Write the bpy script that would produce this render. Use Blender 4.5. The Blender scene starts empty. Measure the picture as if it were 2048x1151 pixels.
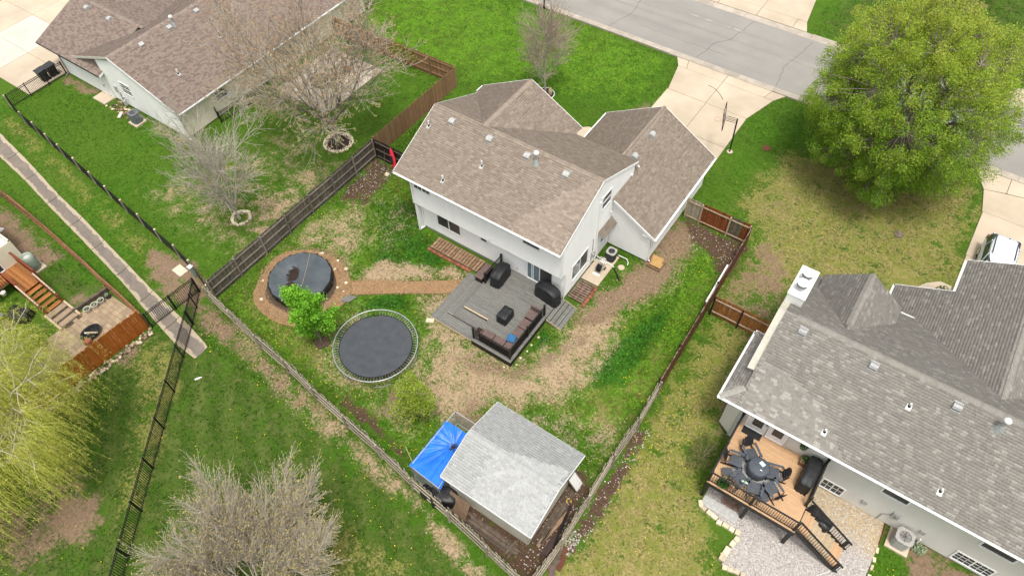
import bpy, math, random
import numpy as np
from mathutils import Vector, Matrix
random.seed(7); rng = np.random.default_rng(7)
scene = bpy.context.scene
col = scene.collection
PI = math.pi
R_ = math.radians

# ---------------------------------------------------------------- camera
cam_d = bpy.data.cameras.new('camera'); cam = bpy.data.objects.new('camera', cam_d); col.objects.link(cam)
cam_d.sensor_width = 36.0; cam_d.lens = 1420.0 / 2048.0 * 36.0
cam_d.clip_start = 0.5; cam_d.clip_end = 2000.0
CAM = [[0.8244263, -0.4459266, 0.3485265], [0.5657179, 0.6676274, -0.4839802], [-0.0168662, 0.5961737, 0.8026783]]
cam.matrix_world = Matrix([[CAM[0][0], CAM[0][1], CAM[0][2], 12.457], [CAM[1][0], CAM[1][1], CAM[1][2], -22.943],
                           [CAM[2][0], CAM[2][1], CAM[2][2], 36.0], [0, 0, 0, 1]])
scene.camera = cam
# ---------------------------------------------------------------- sky, sun, exposure
SUN_EL, SUN_AZ = 74.0, -45.0         # azimuth measured from +x towards +y, degrees
w = bpy.data.worlds.new('World'); scene.world = w; w.use_nodes = True
nt = w.node_tree; nt.nodes.clear()
sky = nt.nodes.new('ShaderNodeTexSky'); sky.sky_type = 'NISHITA'; sky.sun_disc = False
sky.sun_elevation = R_(SUN_EL); sky.sun_rotation = R_(90 - SUN_AZ)
sky.air_density = 1.0; sky.dust_density = 4.0; sky.ozone_density = 1.0
hs = nt.nodes.new('ShaderNodeHueSaturation'); hs.inputs['Saturation'].default_value = 0.18
bg = nt.nodes.new('ShaderNodeBackground'); bg.inputs['Strength'].default_value = 0.14
wo_ = nt.nodes.new('ShaderNodeOutputWorld')
nt.links.new(sky.outputs[0], hs.inputs['Color']); nt.links.new(hs.outputs[0], bg.inputs[0]); nt.links.new(bg.outputs[0], wo_.inputs[0])
sl = bpy.data.lights.new('sun', 'SUN'); sl.energy = 1.5; sl.angle = R_(11); sl.color = (1.0, 0.94, 0.84)
so = bpy.data.objects.new('sun', sl); col.objects.link(so)
d_ = Vector((math.cos(R_(SUN_EL)) * math.cos(R_(SUN_AZ)), math.cos(R_(SUN_EL)) * math.sin(R_(SUN_AZ)), math.sin(R_(SUN_EL))))
so.rotation_euler = d_.to_track_quat('Z', 'Y').to_euler(); so.location = (0, 0, 60)
vs = scene.view_settings
scene.display_settings.display_device = 'sRGB'
vs.view_transform = 'Standard'; vs.look = 'None'; vs.gamma = 1.0; vs.use_curve_mapping = False
vs.exposure = 0.70

# ---------------------------------------------------------------- helpers
OFF = {}
def off(o):
    return OFF.get(o.name, Vector((0, 0, 0))) if o is not None else Vector((0, 0, 0))

class MB:
    def __init__(s): s.v = []; s.f = []; s.t = []
    def add(s, vs_, fs_, tone=0.5):
        n = len(s.v); s.v.extend(tuple(p) for p in vs_)
        for f in fs_: s.f.append(tuple(i + n for i in f)); s.t.append(tone)
        return s
    def box(s, x0, x1, y0, y1, z0, z1, tone=0.5):
        return s.add([(x0,y0,z0),(x1,y0,z0),(x1,y1,z0),(x0,y1,z0),(x0,y0,z1),(x1,y0,z1),(x1,y1,z1),(x0,y1,z1)],
              [(0,3,2,1),(4,5,6,7),(0,1,5,4),(1,2,6,5),(2,3,7,6),(3,0,4,7)], tone)
    def obox(s, c, size, rz=0, rx=0, ry=0, tone=0.5):
        m = Matrix.Translation(c) @ Matrix.Rotation(rz, 4, 'Z') @ Matrix.Rotation(ry, 4, 'Y') @ Matrix.Rotation(rx, 4, 'X')
        a, b, e = size[0]/2, size[1]/2, size[2]/2
        vs_ = [m @ Vector(p) for p in ((-a,-b,-e),(a,-b,-e),(a,b,-e),(-a,b,-e),(-a,-b,e),(a,-b,e),(a,b,e),(-a,b,e))]
        return s.add(vs_, [(0,3,2,1),(4,5,6,7),(0,1,5,4),(1,2,6,5),(2,3,7,6),(3,0,4,7)], tone)
    def beam(s, p0, p1, wd, ht, tone=0.5):
        """box from p0 to p1; wd across, ht in the upright direction"""
        p0 = Vector(p0); p1 = Vector(p1); d = (p1 - p0).normalized()
        up = Vector((0,0,1)) if abs(d.z) < 0.95 else Vector((1,0,0))
        sx = d.cross(up).normalized(); u = sx.cross(d).normalized()
        a = sx*wd/2; b = u*ht/2
        return s.add([p0-a-b,p0+a-b,p0+a+b,p0-a+b,p1-a-b,p1+a-b,p1+a+b,p1-a+b],
              [(0,3,2,1),(4,5,6,7),(0,1,5,4),(1,2,6,5),(2,3,7,6),(3,0,4,7)][0:6], tone)
    def cyl(s, p0, p1, r0, r1=None, n=10, tone=0.5):
        r1 = r0 if r1 is None else r1
        p0 = Vector(p0); p1 = Vector(p1); d = (p1-p0).normalized()
        up = Vector((0,0,1)) if abs(d.z) < 0.95 else Vector((1,0,0))
        a = d.cross(up).normalized(); b = d.cross(a)
        vs_ = []
        for p, r in ((p0,r0),(p1,r1)):
            for i in range(n):
                t = 2*PI*i/n; vs_.append(p + a*math.cos(t)*r + b*math.sin(t)*r)
        fs_ = [(i,(i+1)%n,n+(i+1)%n,n+i) for i in range(n)] + [tuple(range(n))[::-1], tuple(range(n,2*n))]
        return s.add(vs_, fs_, tone)
    def tube(s, pts, r, n=6, closed=False, tone=0.5):
        pts = [Vector(p) for p in pts]; m = len(pts); vs_ = []
        rr = r if isinstance(r, (list, tuple)) else [r]*m
        for i, p in enumerate(pts):
            a_ = pts[(i-1) % m] if (closed or i > 0) else p
            b_ = pts[(i+1) % m] if (closed or i < m-1) else p
            d = (b_-a_).normalized()
            up = Vector((0,0,1)) if abs(d.z) < 0.95 else Vector((1,0,0))
            a = d.cross(up).normalized(); b = d.cross(a)
            for k in range(n):
                t = 2*PI*k/n; vs_.append(p + (a*math.cos(t)+b*math.sin(t))*rr[i])
        fs_ = []
        for i in range(m if closed else m-1):
            j = (i+1) % m
            for k in range(n):
                fs_.append((i*n+k, i*n+(k+1)%n, j*n+(k+1)%n, j*n+k))
        if not closed: fs_ += [tuple(range(n))[::-1], tuple(range((m-1)*n, m*n))]
        return s.add(vs_, fs_, tone)
    def prism(s, pts, z0, z1, tone=0.5):
        n = len(pts)
        return s.add([(p[0],p[1],z0) for p in pts]+[(p[0],p[1],z1) for p in pts],
              [tuple(range(n))[::-1], tuple(range(n,2*n))]+[(i,(i+1)%n,n+(i+1)%n,n+i) for i in range(n)], tone)
    def lathe(s, prof, c, n=20, tone=0.5, sx=1, sy=1):
        vs_ = []; m = len(prof)
        for r, z in prof:
            for k in range(n):
                t = 2*PI*k/n; vs_.append((c[0]+r*sx*math.cos(t), c[1]+r*sy*math.sin(t), c[2]+z))
        fs_ = [(i*n+k, i*n+(k+1)%n, (i+1)*n+(k+1)%n, (i+1)*n+k) for i in range(m-1) for k in range(n)]
        fs_ += [tuple(range(n))[::-1], tuple(range((m-1)*n, m*n))]
        return s.add(vs_, fs_, tone)

def mk_mesh(name, mb, o=(0,0,0)):
    me = bpy.data.meshes.new(name)
    me.from_pydata([(a-o[0], b-o[1], c-o[2]) for a, b, c in mb.v], [], mb.f)
    at = me.attributes.new('tone', 'FLOAT', 'FACE'); at.data.foreach_set('value', np.array(mb.t, dtype=np.float32))
    me.update(); return me
def np_mesh(name, V, F, tone=None, o=(0,0,0)):
    """V (n,3), F (m,k) numpy arrays of one face size"""
    me = bpy.data.meshes.new(name); V = np.asarray(V, np.float32) - np.array(o, np.float32); F = np.asarray(F, np.int32)
    me.vertices.add(len(V)); me.vertices.foreach_set('co', V.ravel())
    k = F.shape[1]; me.loops.add(F.size); me.loops.foreach_set('vertex_index', F.ravel())
    me.polygons.add(len(F)); me.polygons.foreach_set('loop_start', np.arange(0, F.size, k, dtype=np.int32))
    if tone is not None:
        at = me.attributes.new('tone', 'FLOAT', 'FACE'); at.data.foreach_set('value', np.asarray(tone, np.float32))
    me.update(calc_edges=True); me.validate(); return me
def link(name, me, mat, parent=None, smooth=False):
    o = bpy.data.objects.new(name, me); col.objects.link(o)
    if mat is not None and not me.materials: me.materials.append(mat)
    if parent is not None:
        o.parent = parent; OFF[o.name] = off(parent)
    if smooth: me.polygons.foreach_set('use_smooth', [True]*len(me.polygons))
    return o
def part(name, mb, mat, parent=None, smooth=False, bevel=0):
    o = link(name, mk_mesh(name, mb, off(parent)), mat, parent, smooth)
    if bevel:
        b = o.modifiers.new('bevel', 'BEVEL'); b.width = bevel; b.segments = 2; b.limit_method = 'ANGLE'; b.angle_limit = R_(40)
    return o
def piece(name, me, parent, loc, rot=(0,0,0), scale=(1,1,1), mat=None):
    o = bpy.data.objects.new(name, me); col.objects.link(o)
    if mat is not None and not me.materials: me.materials.append(mat)
    o.parent = parent; o.location = Vector(loc) - off(parent); o.rotation_euler = rot; o.scale = scale
    return o
def tag(o, label=None, cat=None, group=None, kind=None):
    if label: o['label'] = label
    if cat: o['category'] = cat
    if group: o['group'] = group
    if kind: o['kind'] = kind
    return o
def thing(name, label, cat, loc=(0,0,0), rz=0, group=None, local=False):
    o = bpy.data.objects.new(name, None); col.objects.link(o); o.empty_display_size = 0.3
    o.location = loc; o.rotation_euler = (0,0,rz)
    OFF[o.name] = Vector((0,0,0)) if local else Vector(loc)
    return tag(o, label, cat, group)
def copy_tree(o, parent=None):
    c = o.copy(); col.objects.link(c); c.parent = parent
    for ch in list(o.children): copy_tree(ch, c)
    return c

# ---------------------------------------------------------------- materials
def nd(t, ty, **kw):
    n = t.nodes.new(ty)
    for k, v in kw.items(): setattr(n, k, v)
    return n
def mixc(t, fac, a, b, blend='MIX'):
    m = nd(t, 'ShaderNodeMix', data_type='RGBA', blend_type=blend)
    for sock, val in ((m.inputs[0], fac), (m.inputs[6], a), (m.inputs[7], b)):
        if isinstance(val, (int, float)): sock.default_value = val
        elif isinstance(val, (tuple, list)): sock.default_value = (*val[:3], 1)
        else: t.links.new(val, sock)
    return m.outputs[2]
def maprange(t, val, a, b, c=0.0, d=1.0, smooth=False):
    m = nd(t, 'ShaderNodeMapRange'); m.interpolation_type = 'SMOOTHSTEP' if smooth else 'LINEAR'
    t.links.new(val, m.inputs[0])
    for i, x in zip((1,2,3,4), (a,b,c,d)): m.inputs[i].default_value = x
    return m.outputs[0]
def math_(t, op, a, b=None):
    m = nd(t, 'ShaderNodeMath', operation=op)
    for i, x in enumerate((a, b)):
        if x is None: continue
        if isinstance(x, (int, float)): m.inputs[i].default_value = x
        else: t.links.new(x, m.inputs[i])
    return m.outputs[0]
def noise(t, vec, scale, detail=4, rough=0.55, dist=0.0):
    n = nd(t, 'ShaderNodeTexNoise'); n.inputs['Scale'].default_value = scale; n.inputs['Detail'].default_value = detail
    n.inputs['Roughness'].default_value = rough; n.inputs['Distortion'].default_value = dist
    if vec is not None: t.links.new(vec, n.inputs['Vector'])
    return n.outputs[0]
def new_mat(name):
    m = bpy.data.materials.new(name); m.use_nodes = True; t = m.node_tree
    b = t.nodes['Principled BSDF']; return m, t, b
MATS = {}
def M(name, c, c2=None, scale=3.0, rough=0.8, bump=0.0, bscale=None, rand=0.0, palette=None, metal=0.0, detail=5,
      stretch=None, speck=None, spec=0.35, lo=0.35, hi=0.65, coat=0.0, trans=0.0):
    m, t, b = new_mat(name)
    g = nd(t, 'ShaderNodeNewGeometry'); vec = g.outputs['Position']
    if stretch:
        vm = nd(t, 'ShaderNodeVectorMath', operation='MULTIPLY'); t.links.new(vec, vm.inputs[0]); vm.inputs[1].default_value = stretch; vec = vm.outputs[0]
    c2 = c2 or tuple(x*0.8 for x in c)
    n = noise(t, vec, scale, detail)
    if palette:
        at = nd(t, 'ShaderNodeAttribute', attribute_name='tone')
        cr = nd(t, 'ShaderNodeValToRGB'); cr.color_ramp.interpolation = 'LINEAR'
        el = cr.color_ramp.elements
        while len(el) < len(palette): el.new(0.5)
        for i, p in enumerate(palette): el[i].position = i/(len(palette)-1); el[i].color = (*p, 1)
        t.links.new(at.outputs['Fac'], cr.inputs[0])
        f = maprange(t, n, 0.3, 0.7, 0.82, 1.15)
        sc = nd(t, 'ShaderNodeVectorMath', operation='SCALE'); t.links.new(cr.outputs[0], sc.inputs[0]); t.links.new(f, sc.inputs['Scale'])
        colr = sc.outputs[0]
    else:
        colr = mixc(t, maprange(t, n, lo, hi), c, c2)
    if speck:                       # (scale, colour, lo, hi)
        s_ = noise(t, g.outputs['Position'], speck[0], 2, 0.7)
        colr = mixc(t, maprange(t, s_, speck[2], speck[3]), colr, speck[1])
    if rand:
        oi = nd(t, 'ShaderNodeObjectInfo'); f = maprange(t, oi.outputs['Random'], 0, 1, 1-rand, 1+rand)
        sc = nd(t, 'ShaderNodeVectorMath', operation='SCALE'); t.links.new(colr, sc.inputs[0]); t.links.new(f, sc.inputs['Scale']); colr = sc.outputs[0]
    t.links.new(colr, b.inputs['Base Color'])
    b.inputs['Roughness'].default_value = rough; b.inputs['Metallic'].default_value = metal
    b.inputs['Specular IOR Level'].default_value = spec
    if coat: b.inputs['Coat Weight'].default_value = coat; b.inputs['Coat Roughness'].default_value = 0.05
    if bump:
        bn = noise(t, vec, bscale or scale*6, 4, 0.6)
        bp = nd(t, 'ShaderNodeBump'); bp.inputs['Strength'].default_value = bump; bp.inputs['Distance'].default_value = 0.02
        t.links.new(bn, bp.inputs['Height']); t.links.new(bp.outputs[0], b.inputs['Normal'])
    if trans:                       # thin leaves let part of the light through
        tl = nd(t, 'ShaderNodeBsdfTranslucent'); t.links.new(colr, tl.inputs['Color']); ms = nd(t, 'ShaderNodeMixShader'); ms.inputs[0].default_value = trans
        out = t.nodes['Material Output']; t.links.new(b.outputs[0], ms.inputs[1]); t.links.new(tl.outputs[0], ms.inputs[2]); t.links.new(ms.outputs[0], out.inputs['Surface'])
    MATS[name] = m; return m

M('white_siding', (.84,.835,.81), (.78,.775,.75), 1.3, .55, stretch=(1,1,.25), lo=.4, hi=.75, spec=.3)
M('cream_siding', (.74,.69,.54), (.66,.615,.48), 1.3, .6, stretch=(1,1,.25), lo=.4, hi=.75)
M('bright_siding', (.84,.84,.80), (.78,.78,.74), 1.3, .55, stretch=(1,1,.25), lo=.4, hi=.75)
M('greige_siding', (.64,.62,.56), (.58,.56,.505), 1.3, .6, stretch=(1,1,.25), lo=.4, hi=.75)
M('white_trim', (.88,.88,.87), (.82,.82,.81), 1.5, .45)
M('cream_trim', (.60,.58,.50), (.52,.50,.43), 2, .6)
M('concrete_base', (.36,.33,.28), (.26,.24,.2), 2, .9)
M('glass_dark', (.02,.03,.033), (.045,.055,.055), .7, .06, spec=.6)
M('glass_screen', (.035,.038,.04), (.06,.06,.06), .9, .35)
M('glass_blue', (.10,.17,.20), (.16,.23,.26), .8, .05, spec=.6)
M('metal_galv', (.55,.57,.58), (.42,.44,.45), 9, .4, metal=.6)
M('metal_vent', (.50,.50,.48), (.38,.38,.36), 7, .5, metal=.25)
M('metal_vent_grey', (.30,.30,.30), (.24,.24,.24), 7, .5, metal=.2)
M('metal_black', (.010,.010,.011), (.02,.02,.02), 5, .5)
M('plastic_black', (.012,.012,.014), (.024,.024,.026), 4, .45)
M('pvc_white', (.80,.80,.78), (.7,.7,.68), 8, .45)
M('rubber', (.012,.012,.012), (.02,.02,.02), 5, .9)
TAN_ROOF = [(0.232,0.185,0.145), (0.254,0.204,0.163), (0.274,0.224,0.181), (0.293,0.242,0.195), (0.323,0.272,0.220)]
M('shingle_tan', (.3,.25,.2), scale=14, rough=.92, palette=TAN_ROOF, bump=.25, bscale=60, spec=.15)
GREY_ROOF = [(0.208, 0.192, 0.173), (0.228, 0.212, 0.189), (0.243, 0.227, 0.202), (0.26, 0.243, 0.216), (0.32, 0.304, 0.272)]
M('shingle_grey', (.3,.25,.2), scale=14, rough=.92, palette=GREY_ROOF, bump=.25, bscale=60, spec=.15)
BROWN_ROOF = [(0.187,0.140,0.121), (0.216,0.164,0.141), (0.244,0.193,0.162), (0.267,0.220,0.179), (0.284,0.214,0.182)]
M('shingle_brown', (.3,.25,.2), scale=14, rough=.92, palette=BROWN_ROOF, bump=.25, bscale=60, spec=.15)
PALE_ROOF = [(0.331,0.336,0.331), (0.352,0.357,0.352), (0.370,0.375,0.369), (0.385,0.392,0.385), (0.413,0.418,0.411)]
M('shingle_pale', (.3,.25,.2), scale=14, rough=.92, palette=PALE_ROOF, bump=.2, bscale=60, spec=.15)
M('wood_grey', (.17,.145,.12), (.075,.06,.048), 5, .9, stretch=(6,6,.7), rand=.3, bump=.3)
M('wood_rail', (.27,.235,.195), (.15,.125,.10), 5, .9, stretch=(1.5,1.5,4), rand=.25)
M('wood_pale', (.42,.375,.29), (.24,.205,.155), 5, .9, stretch=(5,5,.9), rand=.25, bump=.3)
M('wood_tan', (.33,.19,.10), (.22,.12,.065), 4, .85, stretch=(8,8,.5), rand=.16, bump=.2)
M('wood_brown', (.15,.052,.028), (.10,.035,.02), 4, .8, stretch=(6,6,.7), rand=.15)
M('wood_dark', (.035,.022,.016), (.016,.010,.008), 5, .85, stretch=(6,6,.8), rand=.25)
M('wood_cedar', (.40,.165,.045), (.21,.08,.024), 4, .75, stretch=(7,7,.6), rand=.3)
M('wood_rust', (.24,.115,.055), (.13,.06,.03), 4, .85, stretch=(2,2,3), rand=.25)
M('wood_orange', (.42,.13,.018), (.27,.072,.012), 4, .6, stretch=(6,6,.6), rand=.12)
M('wood_redpanel', (.26,.062,.018), (.14,.03,.012), 4, .75, stretch=(7,7,.6), rand=.2)
M('wood_raw', (.50,.40,.27), (.36,.27,.17), 4, .85, stretch=(4,4,2), rand=.1)
M('rail_pink', (.52,.40,.31), (.40,.30,.23), 4, .85, stretch=(1,6,6), rand=.08)
M('composite_grey', (.185,.182,.165), (.135,.132,.12), 3, .75, stretch=(1,7,1), rand=.10, bump=.1)
M('composite_tan', (.55,.345,.19), (.46,.285,.155), 3, .65, stretch=(1,7,1), rand=.06)
M('pallet_wood', (.30,.19,.115), (.19,.115,.07), 5, .9, rand=.22, bump=.2)
M('pallet_old', (.23,.155,.115), (.11,.07,.055), 5, .9, rand=.25, bump=.2)
M('brick', (.30,.10,.06), (.20,.07,.045), 8, .9, rand=.3, bump=.3)
M('lumber_grey', (.17,.13,.10), (.09,.068,.05), 4, .9, rand=.3)
M('asphalt', (.205,.195,.18), (.165,.157,.148), .45, .95, bump=.15, bscale=40, speck=(60,(.27,.26,.245),.52,.72))
M('concrete', (.54,.445,.335), (.43,.355,.265), .35, .9, rand=.05, bump=.06, speck=(25,(.43,.35,.265),.6,.8))
M('concrete_white', (.56,.52,.45), (.49,.45,.39), .5, .9, rand=.04)
M('concrete_kerb', (.44,.385,.32), (.34,.295,.245), 1.2, .9, rand=.07, bump=.1)
M('limestone', (.66,.58,.43), (.52,.43,.29), 6, .9, rand=.22, bump=.4)
M('paver', (.36,.27,.175), (.28,.205,.135), 3, .9, rand=.16, bump=.15)
M('bark', (.25,.21,.17), (.15,.125,.10), 9, .95, stretch=(1,1,.25), bump=.5)
M('bark_pale', (.50,.45,.37), (.36,.32,.26), 9, .95, stretch=(1,1,.25), bump=.3)
M('bark_brown', (.46,.36,.28), (.33,.26,.20), 9, .95, stretch=(1,1,.25), bump=.3)
M('mulch_dark', (.045,.026,.02), (.02,.012,.01), 22, .95, bump=.8, bscale=40, speck=(40,(.22,.17,.13),.68,.75))
M('chips', (.34,.205,.10), (.22,.125,.06), 16, .95, bump=.7, bscale=40, speck=(38,(.50,.37,.23),.6,.7))
M('cover_black', (.011,.012,.014), (.02,.021,.023), 3, .55, bump=.3, bscale=9)
M('pool_cover', (.058,.072,.083), (.088,.103,.114), 1.1, .5, bump=.1)
M('mat_tramp', (.050,.056,.064), (.066,.071,.080), 2.2, .8)
M('tarp_blue', (.012,.13,.55), (.02,.18,.66), 1.6, .38, bump=.15, bscale=8)
M('cushion_brown', (.15,.10,.09), (.11,.075,.068), 5, .9)
M('cushion_blue', (.03,.13,.28), (.025,.10,.22), 5, .85)
M('ac_grey', (.40,.385,.36), (.32,.31,.29), 6, .6)
M('ac_dark', (.05,.052,.055), (.03,.03,.033), 6, .6)
M('ac_blue', (.16,.175,.19), (.12,.13,.14), 6, .6)
M('utility_tan', (.62,.55,.42), (.54,.47,.35), 4, .7)
M('utility_green', (.30,.36,.30), (.25,.3,.25), 4, .6)
M('car_white', (.72,.76,.82), (.70,.74,.80), 1, .25, coat=.6, spec=.5)
M('car_grey', (.20,.21,.22), (.18,.19,.2), 1, .3, coat=.5)
M('chrome', (.6,.6,.6), (.55,.55,.55), 3, .2, metal=.9)
M('lamp_red', (.4,.02,.02), (.3,.02,.02), 3, .3)
M('red_paint', (.60,.03,.05), (.5,.025,.04), 3, .45)
M('pot_white', (.55,.53,.48), (.45,.43,.38), 6, .8)
M('soil', (.10,.068,.045), (.06,.04,.028), 12, .95)
M('plant_green', (.035,.13,.02), (.07,.19,.03), 15, .7)
M('yellow_paint', (.75,.55,.03), (.7,.45,.02), 5, .6)
M('plywood', (.26,.175,.11), (.20,.13,.085), 3, .85)
M('chair_black', (.014,.015,.018), (.022,.023,.026), 5, .55)
M('chair_slate', (.055,.065,.08), (.075,.085,.10), 5, .6)
# ================================================================ GROUND
def poly_sd(P, X, Y):
    """signed distance (positive inside) to a polygon"""
    P = np.array(P, float); n = len(P)
    d2 = np.full(X.shape, 1e9); ins = np.zeros(X.shape, bool)
    for i in range(n):
        ax, ay = P[i]; bx, by = P[(i+1) % n]
        ex, ey = bx-ax, by-ay; L = ex*ex+ey*ey+1e-9
        t = np.clip(((X-ax)*ex+(Y-ay)*ey)/L, 0, 1)
        d2 = np.minimum(d2, (X-ax-t*ex)**2+(Y-ay-t*ey)**2)
        c = ((ay > Y) != (by > Y)) & (X < ex*(Y-ay)/(ey if abs(ey) > 1e-9 else 1e-9)+ax)
        ins ^= c
    d = np.sqrt(d2); return np.where(ins, d, -d)
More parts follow.
